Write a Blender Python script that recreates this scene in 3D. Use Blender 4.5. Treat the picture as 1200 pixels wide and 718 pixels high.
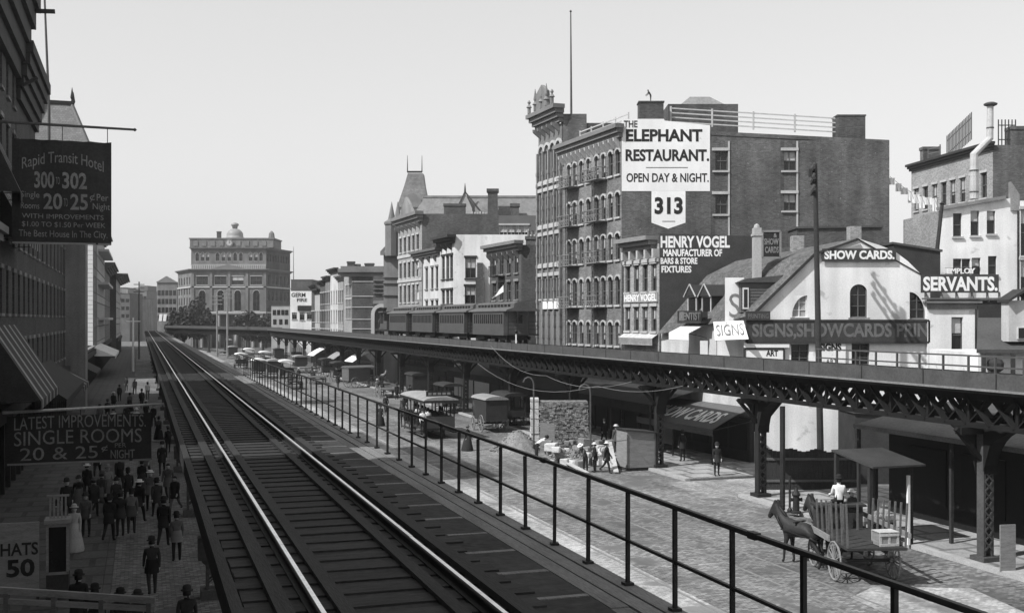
import bpy, bmesh, math, random
from mathutils import Vector, Matrix
random.seed(11)
C = bpy.context.scene.collection
for _o in list(bpy.data.objects):
    bpy.data.objects.remove(_o)
R = math.radians
PI = math.pi

# ---------------------------------------------------------------- camera, sky, sun, exposure
CAMZ = 8.6; FPX = 1300.0; HOR = 374.0
sc = bpy.context.scene
cam = bpy.data.cameras.new('camera'); camo = bpy.data.objects.new('camera', cam); C.objects.link(camo)
camo.location = (0, 0, CAMZ); camo.rotation_euler = (R(90), 0, 0)
cam.sensor_width = 36; cam.lens = 36 * FPX / 1200; cam.shift_y = 15 / 1200
cam.clip_start = 0.1; cam.clip_end = 5000
sc.camera = camo

SUN_AZ = 57.0      # direction the light travels, degrees to the right of straight ahead
SUN_EL = 47.0
w = bpy.data.worlds.new('World'); sc.world = w; w.use_nodes = True
nt = w.node_tree; nt.nodes.clear()
sky = nt.nodes.new('ShaderNodeTexSky'); sky.sky_type = 'NISHITA'; sky.sun_disc = False
sky.sun_elevation = R(SUN_EL); sky.sun_rotation = R(180 + SUN_AZ)
sky.air_density = 1.0; sky.dust_density = 1.0; sky.ozone_density = 1.0
sep = nt.nodes.new('ShaderNodeSeparateColor'); sep.mode = 'HSV'      # brightest channel only: the plate has no colour
bg = nt.nodes.new('ShaderNodeBackground'); bg.inputs[1].default_value = 0.15
out = nt.nodes.new('ShaderNodeOutputWorld')
pw = nt.nodes.new('ShaderNodeMath'); pw.operation = 'POWER'; pw.inputs[1].default_value = .5   # flat response of the old plate
sl = nt.nodes.new('ShaderNodeMath'); sl.operation = 'MULTIPLY'; sl.inputs[1].default_value = 2.12
nt.links.new(sky.outputs[0], sep.inputs[0]); nt.links.new(sep.outputs[2], pw.inputs[0]); nt.links.new(pw.outputs[0], sl.inputs[0]); nt.links.new(sl.outputs[0], bg.inputs[0]); nt.links.new(bg.outputs[0], out.inputs[0])

sun = bpy.data.lights.new('sun', 'SUN'); suno = bpy.data.objects.new('sun', sun); C.objects.link(suno)
sun.energy = 4.6; sun.angle = R(0.5); sun.color = (1, 1, 1)
Ld = Vector((math.sin(R(SUN_AZ)) * math.cos(R(SUN_EL)), math.cos(R(SUN_AZ)) * math.cos(R(SUN_EL)), -math.sin(R(SUN_EL))))
suno.rotation_euler = Ld.to_track_quat('-Z', 'Y').to_euler()
suno.location = (-40, -30, 60)
vs = sc.view_settings
sc.display_settings.display_device = 'sRGB'
vs.view_transform = 'Standard'; vs.look = 'None'; vs.exposure = 0.18; vs.gamma = 1.0; vs.use_curve_mapping = False

# ---------------------------------------------------------------- street frame and pixel helpers
SD = Vector((-.3173, .9483)); TD = Vector((.9483, .3173))
ANG = math.atan2(.3173, .9483)                      # rotation of a thing whose +Y runs down the street
def ST(s, t, z=0.0): return Vector((SD.x * s + TD.x * t, SD.y * s + TD.y * t, z))
def P(px, py, Y): return Vector(((px - 600) * Y / FPX, Y, CAMZ + (HOR - py) * Y / FPX))
def G(px, py, z=0.0):
    Y = FPX * (CAMZ - z) / (py - HOR); return Vector(((px - 600) * Y / FPX, Y, z))
def tY(px, t): return t / (.9483 * (px - 600) / FPX + .3173)
def XY(px, Y): return Vector(((px - 600) * Y / FPX, Y))
def zof(py, Y): return CAMZ + (HOR - py) * Y / FPX
FX = Matrix(((SD.y, SD.x, 0, 0), (-SD.x, SD.y, 0, 0), (0, 0, 1, 0), (0, 0, 0, 1)))   # local x = across (t), y = along (s)
FX = Matrix.Rotation(math.atan2(.3173, .9483), 4, 'Z'); FXI = FX.inverted()
LD = Vector((-.359, .9333)); LN = Vector((-.9333, -.359))                              # right-hand building line
def on_line(px, off=0.0):
    b = Vector((8.07, 82.0)) + LN * off; k = (px - 600) / FPX
    u = (k * b.y - b.x) / (LD.x - k * LD.y)
    return b + LD * u

# ---------------------------------------------------------------- materials
MATS = {}
def mat(name, base, rough=.85, var=.3, scale=1.2, fine=18, bump=.15, metal=0.0, brick=None, stretch=(1, 1, 1), spec=.25, speck=None, streak=0.0, rnd=0.0):
    m = bpy.data.materials.new(name); m.use_nodes = True; n = m.node_tree; n.nodes.clear()
    o = n.nodes.new('ShaderNodeOutputMaterial'); p = n.nodes.new('ShaderNodeBsdfPrincipled')
    p.inputs['Roughness'].default_value = rough; p.inputs['Metallic'].default_value = metal
    p.inputs['Specular IOR Level'].default_value = spec
    n.links.new(p.outputs[0], o.inputs[0])
    uv = n.nodes.new('ShaderNodeUVMap'); mp = n.nodes.new('ShaderNodeMapping'); mp.inputs['Scale'].default_value = stretch
    oi = n.nodes.new('ShaderNodeObjectInfo')
    off = n.nodes.new('ShaderNodeVectorMath'); off.operation = 'SCALE'; off.inputs[0].default_value = (37.0, 19.0, 5.0)
    n.links.new(oi.outputs['Random'], off.inputs['Scale'])
    n.links.new(uv.outputs[0], mp.inputs[0]); n.links.new(off.outputs[0], mp.inputs[1])
    a = n.nodes.new('ShaderNodeTexNoise'); a.inputs['Scale'].default_value = scale; a.inputs['Detail'].default_value = 4
    b = n.nodes.new('ShaderNodeTexNoise'); b.inputs['Scale'].default_value = fine; b.inputs['Detail'].default_value = 2
    n.links.new(mp.outputs[0], a.inputs[0]); n.links.new(mp.outputs[0], b.inputs[0])
    ad = n.nodes.new('ShaderNodeMath'); ad.operation = 'ADD'
    n.links.new(a.outputs[0], ad.inputs[0]); n.links.new(b.outputs[0], ad.inputs[1])
    mr = n.nodes.new('ShaderNodeMapRange'); mr.inputs[1].default_value = .65; mr.inputs[2].default_value = 1.35
    mr.inputs[3].default_value = 1 - var; mr.inputs[4].default_value = 1 + var
    n.links.new(ad.outputs[0], mr.inputs[0])
    fac = mr.outputs[0]; col = None
    if brick:
        bw, bh, lo, hi, mo = brick
        bt = n.nodes.new('ShaderNodeTexBrick'); bt.inputs['Scale'].default_value = 1
        bt.inputs['Brick Width'].default_value = bw; bt.inputs['Row Height'].default_value = bh
        bt.inputs['Mortar Size'].default_value = bh * .09; bt.inputs['Mortar Smooth'].default_value = .3
        bt.inputs['Color1'].default_value = (base * lo,) * 3 + (1,); bt.inputs['Color2'].default_value = (base * hi,) * 3 + (1,)
        bt.inputs['Mortar'].default_value = (base * mo,) * 3 + (1,)
        n.links.new(uv.outputs[0], bt.inputs[0]); col = bt.outputs[0]
    mx = n.nodes.new('ShaderNodeMix'); mx.data_type = 'RGBA'; mx.blend_type = 'MULTIPLY'; mx.inputs[0].default_value = 1
    if col: n.links.new(col, mx.inputs[6])
    else: mx.inputs[6].default_value = (base,) * 3 + (1,)
    n.links.new(fac, mx.inputs[7])
    fin = mx.outputs[2]
    if speck:                                           # scattered pale or dark flecks: (scale, threshold, value)
        v = n.nodes.new('ShaderNodeTexNoise'); v.inputs['Scale'].default_value = speck[0]; v.inputs['Detail'].default_value = 3
        n.links.new(mp.outputs[0], v.inputs[0])
        r = n.nodes.new('ShaderNodeMapRange'); r.inputs[1].default_value = speck[1]; r.inputs[2].default_value = speck[1] + .08
        n.links.new(v.outputs[0], r.inputs[0])
        m2 = n.nodes.new('ShaderNodeMix'); m2.data_type = 'RGBA'
        n.links.new(r.outputs[0], m2.inputs[0]); n.links.new(fin, m2.inputs[6]); m2.inputs[7].default_value = (speck[2],) * 3 + (1,)
        fin = m2.outputs[2]
    if streak:                                          # soot and rain runs down the wall
        m3 = n.nodes.new('ShaderNodeMapping'); m3.inputs['Scale'].default_value = (1.1, .09, 1); n.links.new(uv.outputs[0], m3.inputs[0]); n.links.new(off.outputs[0], m3.inputs[1])
        v3 = n.nodes.new('ShaderNodeTexNoise'); v3.inputs['Scale'].default_value = 1.0; v3.inputs['Detail'].default_value = 5; n.links.new(m3.outputs[0], v3.inputs[0])
        v4 = n.nodes.new('ShaderNodeTexNoise'); v4.inputs['Scale'].default_value = .22; v4.inputs['Detail'].default_value = 4; n.links.new(mp.outputs[0], v4.inputs[0])
        a3 = n.nodes.new('ShaderNodeMath'); a3.operation = 'ADD'; n.links.new(v3.outputs[0], a3.inputs[0]); n.links.new(v4.outputs[0], a3.inputs[1])
        r3 = n.nodes.new('ShaderNodeMapRange'); r3.inputs[1].default_value = .75; r3.inputs[2].default_value = 1.25; r3.inputs[3].default_value = 1 - streak; r3.inputs[4].default_value = 1 + streak * .45; n.links.new(a3.outputs[0], r3.inputs[0])
        x3 = n.nodes.new('ShaderNodeMix'); x3.data_type = 'RGBA'; x3.blend_type = 'MULTIPLY'; x3.inputs[0].default_value = 1; n.links.new(fin, x3.inputs[6]); n.links.new(r3.outputs[0], x3.inputs[7]); fin = x3.outputs[2]
    if rnd:                                             # piece to piece difference
        r4 = n.nodes.new('ShaderNodeMapRange'); r4.inputs[3].default_value = 1 - rnd; r4.inputs[4].default_value = 1 + rnd; n.links.new(oi.outputs['Random'], r4.inputs[0])
        x4 = n.nodes.new('ShaderNodeMix'); x4.data_type = 'RGBA'; x4.blend_type = 'MULTIPLY'; x4.inputs[0].default_value = 1; n.links.new(fin, x4.inputs[6]); n.links.new(r4.outputs[0], x4.inputs[7]); fin = x4.outputs[2]
    n.links.new(fin, p.inputs['Base Color'])
    if bump:
        bp = n.nodes.new('ShaderNodeBump'); bp.inputs['Strength'].default_value = bump; bp.inputs['Distance'].default_value = .03
        n.links.new(ad.outputs[0], bp.inputs['Height']); n.links.new(bp.outputs[0], p.inputs['Normal'])
    MATS[name] = m
    return m
BR = (.24, .085, .72, 1.3, 1.6)
mat('street_cobble', .19, .9, .45, .18, 6, .6, brick=(.26, .13, .6, 1.4, .45), speck=(.5, .57, .12), streak=.32)
mat('street_stone', .38, .85, .4, .3, 8, .3, brick=(.24, .12, .75, 1.25, .6), speck=(.6, .57, .2), streak=.4)
mat('asphalt_dark', .13, .9, .35, .5, 9, .3)
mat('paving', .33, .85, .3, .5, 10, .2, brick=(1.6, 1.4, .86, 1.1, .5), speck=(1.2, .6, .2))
mat('paving_shade_west', .085, .85, .35, .5, 8, .2, brick=(1.6, 1.4, .88, 1.1, .6))  # shade of the west pavement put into the base colour
mat('paving_shade_east', .11, .85, .3, .5, 10, .2, brick=(1.6, 1.4, .88, 1.1, .5))  # paving darkened to stand in for shade under the railway
mat('kerb_stone', .36, .85, .25, 2)
mat('brick_shade', .055, .92, .3, .5, 16, .2, brick=BR)  # base lowered to carry the shade of the west fronts
mat('brick_front', .16, .9, .22, .6, 25, .2, brick=BR, streak=.25)
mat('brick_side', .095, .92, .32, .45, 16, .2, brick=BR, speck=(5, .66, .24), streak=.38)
mat('brick_dark', .075, .92, .3, .5, 16, .2, brick=BR, streak=.35)
mat('brick_far', .12, .92, .25, .4, 10, 0)
mat('brick_pale', .24, .9, .25, .5, 16, .2, brick=BR)
mat('stone_pale', .36, .88, .22, .5, 10, .1)
mat('stone_mid', .22, .9, .25, .5, 10, .1, streak=.3)
mat('stone_institute', .165, .9, .28, .5, 10, .1, streak=.3)
mat('stone_brown', .17, .9, .25, .4, 8, .1)
mat('stone_trim', .42, .85, .2, 1, 14, .1)
mat('white_wall', .76, .85, .12, .5, 12, .12, speck=(1.3, .64, .5), streak=.22)
mat('white_paint', .80, .7, .08, 1.5, 20, .03)
mat('cream_wall', .55, .85, .15, .6, 12, .05, streak=.25)
mat('sign_white', .80, .7, .08, .8, 16, .03, speck=(3.5, .68, .55), streak=.10)
mat('sign_black', .018, .75, .4, 1.5, 16, .02, speck=(6, .66, .10))
mat('sign_dark', .045, .8, .35, 1.2, 14, .05)
mat('sign_grey', .30, .8, .3, 1.2, 14, .05)
mat('letter_grey', .20, .8, .35, 2.2, 14, .0)
mat('letter_dim', .13, .8, .35, 2.2, 14, .0)
mat('wood_dark', .035, .8, .35, 1.5, 14, .2)
mat('wood_mid', .11, .8, .35, 2, 14, .2, stretch=(1, 6, 1))
mat('wood_grey', .22, .85, .3, 2, 14, .2, stretch=(1, 6, 1))
mat('wood_pale', .45, .85, .25, 2, 14, .2)
mat('tie_wood', .030, .9, .45, 1.6, 11, .4, stretch=(1, 5, 1), rnd=.16)
mat('deck_dirt', .033, .95, .5, 1.2, 9, .3, speck=(4, .64, .05))
mat('plank', .15, .85, .35, .8, 12, .3, stretch=(5, .7, 1), rnd=.15)
mat('guard_timber', .024, .85, .4, 1, 12, .3, stretch=(6, .6, 1))
mat('steel_rail', .72, .3, .2, 3, 20, .02, metal=1.0)
mat('rail_web', .02, .7, .3)
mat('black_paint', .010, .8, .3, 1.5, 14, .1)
mat('iron_black', .022, .55, .35, 2, 14, .08)
mat('iron_grey', .075, .6, .3, 1.2, 12, .08)
mat('iron_edge', .20, .5, .3, 1, 12, .05)
mat('iron_pale', .45, .5, .25, 2, 10, .05)
mat('roof_shingle', .115, .9, .35, .8, 10, .3, brick=(.2, .13, .7, 1.3, .5))
mat('roof_slate', .17, .6, .25, .8, 10, .2, brick=(.25, .2, .8, 1.2, .6))
mat('roof_slate_pale', .19, .7, .25, .8, 10, .2, brick=(.25, .2, .85, 1.15, .75))
mat('roof_tar', .07, .9, .3, .6, 10, .1)
mat('roof_tin', .20, .5, .3, .5, 8, .1)
mat('glass', .012, .12, .1, 1, 5, .0, spec=.45)
mat('glass_dim', .006, .35, .1, 1, 5, .0, spec=.12)
mat('curtain', .42, .9, .2, 3, 12, .1)
mat('sash', .10, .7, .2, 3, 14, .03)
mat('sash_white', .6, .7, .15, 3, 14, .03)
mat('canvas_white', .72, .9, .14, 1.5, 14, .1)
mat('canvas_dark', .03, .85, .35, 1.5, 14, .15)
mat('canvas_grey', .26, .9, .3, 1.0, 10, .15)
mat('banner', .028, .9, .35, 1.2, 10, .1)
mat('cloth_black', .022, .9, .3, 5, 30, .1, rnd=.5)
mat('cloth_grey', .09, .9, .25, 5, 30, .1, rnd=.5)
mat('cloth_mid', .16, .9, .25, 5, 30, .1, rnd=.5)
mat('cloth_white', .72, .85, .12, 5, 30, .1)
mat('skin', .38, .6, .1, 5, 20, 0)
mat('horse_dark', .028, .6, .35, 2, 14, .1)
mat('horse_grey', .30, .7, .3, 2, 14, .1)
mat('leather', .015, .6, .2, 5, 30, 0)
mat('car_paint', .078, .35, .3, 1.4, 12, .03, spec=.5)
mat('car_roof', .10, .6, .3, 1, 12, .05)
mat('leaf', .038, .7, .45, 1, 6, 0)
mat('bark', .06, .9, .3, 3, 12, .3)
mat('rubble', .20, .9, .4, 3, 12, .2)
mat('rubble_pale', .50, .9, .25, 3, 12, .2)
mat('brick_loose', .20, .9, .5, 5, 16, .2, brick=(.22, .08, .45, 1.7, .25))
mat('wire', .06, .6, .2)
mat('dome', .26, .5, .15, 1, 8, 0)
def M(n): return MATS[n]

# ---------------------------------------------------------------- mesh building
class MB:
    def __init__(self, xf=None):
        self.v = []; self.f = []; self.mi = []; self.xf = xf
    def add(self, vs, fs, mi=0):
        b = len(self.v)
        if self.xf is not None: vs = [self.xf @ Vector(p) for p in vs]
        self.v.extend([tuple(p) for p in vs]); self.f.extend([tuple(i + b for i in f) for f in fs]); self.mi.extend([mi] * len(fs))
        return self
    BF = [(0, 1, 2, 3), (7, 6, 5, 4), (0, 4, 5, 1), (1, 5, 6, 2), (2, 6, 7, 3), (3, 7, 4, 0)]
    def box(self, x0, x1, y0, y1, z0, z1, mi=0):
        return self.add([(x0, y0, z0), (x0, y1, z0), (x1, y1, z0), (x1, y0, z0), (x0, y0, z1), (x0, y1, z1), (x1, y1, z1), (x1, y0, z1)], self.BF, mi)
    def rbox(self, c, size, rot, mi=0):
        h = [d / 2 for d in size]
        pts = [(-h[0], -h[1], -h[2]), (-h[0], h[1], -h[2]), (h[0], h[1], -h[2]), (h[0], -h[1], -h[2]), (-h[0], -h[1], h[2]), (-h[0], h[1], h[2]), (h[0], h[1], h[2]), (h[0], -h[1], h[2])]
        return self.add([Vector(c) + rot @ Vector(p) for p in pts], self.BF, mi)
    def beam(self, p, q, w, h, mi=0, up=(0, 0, 1)):
        p = Vector(p); q = Vector(q); d = (q - p); L = d.length
        if L < 1e-6: return self
        d /= L; u = Vector(up)
        if abs(d.dot(u)) > .97: u = Vector((1, 0, 0))
        r = d.cross(u).normalized(); u2 = r.cross(d)
        pts = []
        for e in (p, q):
            for a, b in ((-1, -1), (1, -1), (1, 1), (-1, 1)): pts.append(e + r * (a * w / 2) + u2 * (b * h / 2))
        return self.add(pts, [(3, 2, 1, 0), (4, 5, 6, 7), (0, 1, 5, 4), (1, 2, 6, 5), (2, 3, 7, 6), (3, 0, 4, 7)], mi)
    def tube(self, pts, r, n=6, mi=0):
        pts = [Vector(p) for p in pts]; rings = []
        rs = r if isinstance(r, (list, tuple)) else [r] * len(pts)
        for i, p in enumerate(pts):
            d = (pts[min(i + 1, len(pts) - 1)] - pts[max(i - 1, 0)]).normalized()
            a = Vector((0, 0, 1)) if abs(d.z) < .9 else Vector((1, 0, 0))
            x = d.cross(a).normalized(); y = d.cross(x)
            rings.append([p + (x * math.cos(2 * PI * k / n) + y * math.sin(2 * PI * k / n)) * rs[i] for k in range(n)])
        vs = [v for r_ in rings for v in r_]; fs = []
        for i in range(len(pts) - 1):
            for k in range(n):
                fs.append((i * n + k, i * n + (k + 1) % n, (i + 1) * n + (k + 1) % n, (i + 1) * n + k))
        fs.append(tuple(range(n))[::-1]); fs.append(tuple((len(pts) - 1) * n + k for k in range(n)))
        return self.add(vs, fs, mi)
    def lathe(self, prof, c=(0, 0, 0), n=12, mi=0, sx=1, sy=1, a0=0):
        vs = []; fs = []
        for r, z in prof:
            for k in range(n): vs.append((c[0] + r * sx * math.cos(a0 + 2 * PI * k / n), c[1] + r * sy * math.sin(a0 + 2 * PI * k / n), c[2] + z))
        for i in range(len(prof) - 1):
            for k in range(n): fs.append((i * n + k, i * n + (k + 1) % n, (i + 1) * n + (k + 1) % n, (i + 1) * n + k))
        fs.append(tuple(range(n))[::-1]); fs.append(tuple((len(prof) - 1) * n + k for k in range(n)))
        return self.add(vs, fs, mi)
    def prism(self, poly, z0, z1, mi=0):
        n = len(poly); vs = [(p[0], p[1], z0) for p in poly] + [(p[0], p[1], z1) for p in poly]
        fs = [tuple(range(n))[::-1], tuple(range(n, 2 * n))] + [(i, (i + 1) % n, n + (i + 1) % n, n + i) for i in range(n)]
        return self.add(vs, fs, mi)
    def slab(self, poly, y0, y1, mi=0):                 # outline in (x, z), thickness in y
        n = len(poly); vs = [(p[0], y0, p[1]) for p in poly] + [(p[0], y1, p[1]) for p in poly]
        fs = [tuple(range(n)), tuple(range(n, 2 * n))[::-1]] + [((i + 1) % n, i, n + i, n + (i + 1) % n) for i in range(n)]
        return self.add(vs, fs, mi)
    def quad(self, *p, mi=0): return self.add(list(p), [tuple(range(len(p)))], mi)
    def build(self, name, mats, parent=None, smooth=False, world=True):
        me = bpy.data.meshes.new(name)
        rot = world and self.xf is FX                    # street things keep street aligned local axes
        off = Vector((0, 0, 0))
        if parent is not None and world and not rot and parent.rotation_euler.z == 0: off = wloc(parent)
        me.from_pydata([tuple((FXI @ Vector(p)) if rot else (Vector(p) - off)) for p in self.v], [], self.f)
        if not isinstance(mats, (list, tuple)): mats = [mats]
        for m in mats: me.materials.append(M(m) if isinstance(m, str) else m)
        me.polygons.foreach_set('material_index', self.mi)
        autouv(me)
        if smooth:
            for p in me.polygons: p.use_smooth = True
        o = bpy.data.objects.new(name, me); C.objects.link(o)
        if rot: o.matrix_basis = FX
        if parent is not None:
            o.parent = parent
            if world and (rot or parent.rotation_euler.z != 0): o.matrix_parent_inverse = wmat(parent).inverted()
        return o
def wmat(o): return (wmat(o.parent) @ o.matrix_parent_inverse if o.parent else Matrix.Identity(4)) @ o.matrix_basis
def wloc(o):
    l = Vector(o.location)
    while o.parent: o = o.parent; l = l + Vector(o.location)
    return l
def autouv(me):
    uvl = me.uv_layers.new(name='UVMap'); d = uvl.data
    for p in me.polygons:
        n = p.normal
        if abs(n.z) > .8: ax = Vector((1, 0, 0)); ay = Vector((0, 1, 0))
        else:
            ax = Vector((-n.y, n.x, 0)).normalized(); ay = n.cross(ax)
            if ay.z < 0: ay = -ay
        for li in p.loop_indices:
            co = me.vertices[me.loops[li].vertex_index].co
            d[li].uv = (co.dot(ax), co.dot(ay))
def tag(o, label=None, cat=None, group=None, kind=None):
    if label: o['label'] = label
    if cat: o['category'] = cat
    if group: o['group'] = group
    if kind: o['kind'] = kind
    return o
def thing(name, label, cat, loc=(0, 0, 0), rz=0.0, group=None):
    o = bpy.data.objects.new(name, None); C.objects.link(o); o.empty_display_size = .3
    o.location = loc if len(loc) == 3 else (loc[0], loc[1], 0); o.rotation_euler = (0, 0, rz)
    return tag(o, label, cat, group)
def inst(me, name, parent=None, loc=(0, 0, 0), rz=0.0, scale=None):
    o = bpy.data.objects.new(name, me); C.objects.link(o); o.location = loc; o.rotation_euler = (0, 0, rz)
    if scale: o.scale = scale
    if parent is not None: o.parent = parent
    return o
def copy_tree(o, parent=None):
    c = o.copy(); C.objects.link(c); c.parent = parent
    for ch in list(o.children): copy_tree(ch, c)
    return c
def wallframe(A, B, z=0.0):
    A = Vector((A[0], A[1])); B = Vector((B[0], B[1])); d = (B - A).normalized()
    return Matrix(((d.x, -d.y, 0, A.x), (d.y, d.x, 0, A.y), (0, 0, 1, z), (0, 0, 0, 1)))
_tc = {}
def text_geo(body, bold=.0, bend=0.0):
    k = (body, bold)
    if k not in _tc:
        cu = bpy.data.curves.new('t', 'FONT'); cu.body = body; cu.extrude = .012; cu.offset = bold; cu.resolution_u = 3
        ob = bpy.data.objects.new('t', cu); C.objects.link(ob)
        me = bpy.data.meshes.new_from_object(ob.evaluated_get(bpy.context.evaluated_depsgraph_get()))
        bpy.data.objects.remove(ob)
        vs = [tuple(v.co) for v in me.vertices]; fs = [tuple(p.vertices) for p in me.polygons]
        bpy.data.meshes.remove(me); _tc[k] = (vs, fs)
    return _tc[k]
def text(mb, body, x0, x1, z0, z1, y=0.0, bold=.02, arc=0.0, shear=0.0, mi=0, depth=.012, flip=False):
    """lettering fitted into x0..x1, z0..z1 of mb's frame, standing on the plane y; flip when x runs to the viewer's left"""
    vs, fs = text_geo(body, bold)
    xs = [v[0] for v in vs]; ys = [v[1] for v in vs]; a, b = min(xs), max(xs); c, d = min(ys), max(ys)
    cap = max(d, .0)
    out = []
    for v in vs:
        u = (v[0] - a) / (b - a); t = (v[1] - c) / (d - c)
        x = (x1 + (x0 - x1) * u) if flip else (x0 + (x1 - x0) * u)
        z = z0 + (z1 - z0) * t + arc * (1 - (2 * u - 1) ** 2) + shear * (u - .5)
        out.append((x, y + (v[2] / .012 + 1) * .5 * depth, z))
    return mb.add(out, fs, mi)

# ---------------------------------------------------------------- walls with real openings
def wall_panel(mb, A, B, z0, z1, ops, depth=.22, mi=0, ztop=None):
    """wall from A to B, outward on the left of the walk; ops = (u0,u1,za,zb,arch)"""
    F = wallframe(A, B); L = (Vector(B) - Vector(A)).length
    old = mb.xf; mb.xf = F
    us = sorted(set([0, L] + [o[0] for o in ops] + [o[1] for o in ops])); zs = sorted(set([z0, z1] + [o[2] for o in ops] + [o[3] for o in ops]))
    us = [u for u in us if 0 <= u <= L]; zs = [z for z in zs if z0 <= z <= z1]
    for j in range(len(zs) - 1):
        run = None
        zc = (zs[j] + zs[j + 1]) / 2
        for i in range(len(us) - 1):
            uc = (us[i] + us[i + 1]) / 2
            hole = any(o[0] < uc < o[1] and o[2] < zc < o[3] for o in ops)
            if not hole:
                if run is None: run = us[i]
            if hole and run is not None:
                mb.quad((run, 0, zs[j]), (us[i], 0, zs[j]), (us[i], 0, zs[j + 1]), (run, 0, zs[j + 1]), mi=mi); run = None
        if run is not None: mb.quad((run, 0, zs[j]), (us[-1], 0, zs[j]), (us[-1], 0, zs[j + 1]), (run, 0, zs[j + 1]), mi=mi)
    for o in ops:
        u0, u1, a, b = o[:4]; arch = o[4] if len(o) > 4 else 0
        y = -depth
        if not arch:
            loop = [(u0, a), (u1, a), (u1, b), (u0, b)]
        else:
            r = (u1 - u0) / 2; uc = (u0 + u1) / 2; rise = r * arch; arc = []
            for k in range(11):
                th = PI * k / 10
                arc.append((uc + r * math.cos(th), b - rise + rise * math.sin(th)))
            loop = [(u0, a), (u1, a)] + arc
            for k in range(5): mb.quad((u1, 0, b), (arc[k][0], 0, arc[k][1]), (arc[k + 1][0], 0, arc[k + 1][1]), mi=mi)
            for k in range(5, 10): mb.quad((u0, 0, b), (arc[k][0], 0, arc[k][1]), (arc[k + 1][0], 0, arc[k + 1][1]), mi=mi)
        for k in range(len(loop)):
            p = loop[k]; q = loop[(k + 1) % len(loop)]
            mb.quad((p[0], 0, p[1]), (q[0], 0, q[1]), (q[0], y, q[1]), (p[0], y, p[1]), mi=mi)
    mb.xf = old
_wm = {}
def win_meshes(w, h, arch, fm, lint, sill, curt, trim):
    k = (round(w, 2), round(h, 2), arch, fm, lint, sill, curt, trim)
    if k in _wm: return _wm[k]
    hw = w / 2; res = []
    fr = MB(); t = min(.07, w * .09)
    fr.box(-hw, -hw + t, -.2, -.12, 0, h); fr.box(hw - t, hw, -.2, -.12, 0, h)
    fr.box(-hw + t, hw - t, -.2, -.12, 0, t); fr.box(-hw + t, hw - t, -.2, -.12, h - t, h)
    fr.box(-hw + t, hw - t, -.19, -.10, h * .5 - t * .5, h * .5 + t * .5)
    if w > .7 and h > 1.2:
        fr.box(-t * .3, t * .3, -.19, -.13, t, h * .5 - t * .5); fr.box(-t * .3, t * .3, -.19, -.13, h * .5 + t * .5, h - t)
    res.append(('frame', fr, fm))
    pn = MB(); pn.box(-hw + t, hw - t, -.215, -.195, t, h - t); res.append(('pane', pn, 'glass'))
    if curt > 0:
        cu = MB(); cu.box(-hw + t * 1.2, hw - t * 1.2, -.192, -.186, h * (1 - curt), h - t); res.append(('blind', cu, 'curtain'))
    if lint:
        lb = MB(); e = .12
        if arch:
            n = 8; rise = hw * arch
            for i in range(n):
                a0 = PI * i / n; a1 = PI * (i + 1) / n
                def pt(a, rr, rz): return (rr * math.cos(a), h - rise + rz * math.sin(a))
                p = [pt(a0, hw + .01, rise + .01), pt(a0, hw + .10, rise + .15), pt(a1, hw + .10, rise + .15), pt(a1, hw + .01, rise + .01)]
                lb.slab(p, .005, .09)
        else:
            lb.box(-hw - e, hw + e, .004, .10, h + .01, h + .22)
        res.append(('lintel', lb, trim))
    if sill:
        sb = MB(); sb.box(-hw - .09, hw + .09, .004, .13, -.14, -.005); res.append(('sill', sb, trim))
    outm = []
    for n, b, m in res:
        o = b.build(n, m); outm.append((n, o.data)); bpy.data.objects.remove(o)
    _wm[k] = outm
    return outm
def window(parent, A, B, u, z, w, h, arch=0, fm='sash', lint=True, sill=True, curt=0, trim='stone_trim', name='window'):
    A = Vector(A); B = Vector(B); d = (B - A).normalized(); p = A + d * u; off = wloc(parent)
    ms = win_meshes(w, h, arch, fm, lint, sill, curt, trim)
    root = inst(ms[0][1], name, parent, (p.x - off.x, p.y - off.y, z - off.z), math.atan2(d.y, d.x))
    for n, me in ms[1:]: inst(me, n, root)
    return root
def u_px(A, B, px):
    A = Vector(A); d = (Vector(B) - A).normalized(); k = (px - 600) / FPX
    return (k * A.y - A.x) / (d.x - k * d.y)
def cornice(parent, A, B, z, h=.8, proj=.6, brackets=0, m='stone_brown', ends=.1, name='cornice', steps=3, bm=None):
    F = wallframe(A, B); L = (Vector(B) - Vector(A)).length; mb = MB(F)
    for i in range(steps):
        a = i / steps; mb.box(-ends - (a * proj * .6), L + ends + a * proj * .6, -.05, .06 + proj * (i + 1) / steps, z + h * a + .002 * i, z + h * (i + 1) / steps)
    o = mb.build(name, m, parent)
    if brackets:
        bb = MB(F)
        for i in range(brackets):
            u = L * (i + .5) / brackets
            vs = [(u - .09, .01, z - .7), (u + .09, .01, z - .7), (u + .09, .01, z - .004), (u - .09, .01, z - .004), (u - .09, .12, z - .7), (u + .09, .12, z - .7), (u + .09, proj * .8, z - .004), (u - .09, proj * .8, z - .004), (u - .09, proj * .75, z - .25), (u + .09, proj * .75, z - .25)]
            bb.add(vs, [(0, 1, 5, 4), (4, 5, 9, 8), (8, 9, 6, 7), (1, 2, 6, 9, 5), (0, 4, 8, 7, 3)])
        bb.build('cornice_bracket', bm or m, o)
    return o
def band(parent, A, B, z, h=.18, proj=.06, m='stone_trim', name='belt_course'):
    L = (Vector(B) - Vector(A)).length; mb = MB(wallframe(A, B)); mb.box(0, L, .004, proj, z, z + h); return mb.build(name, m, parent)
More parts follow.
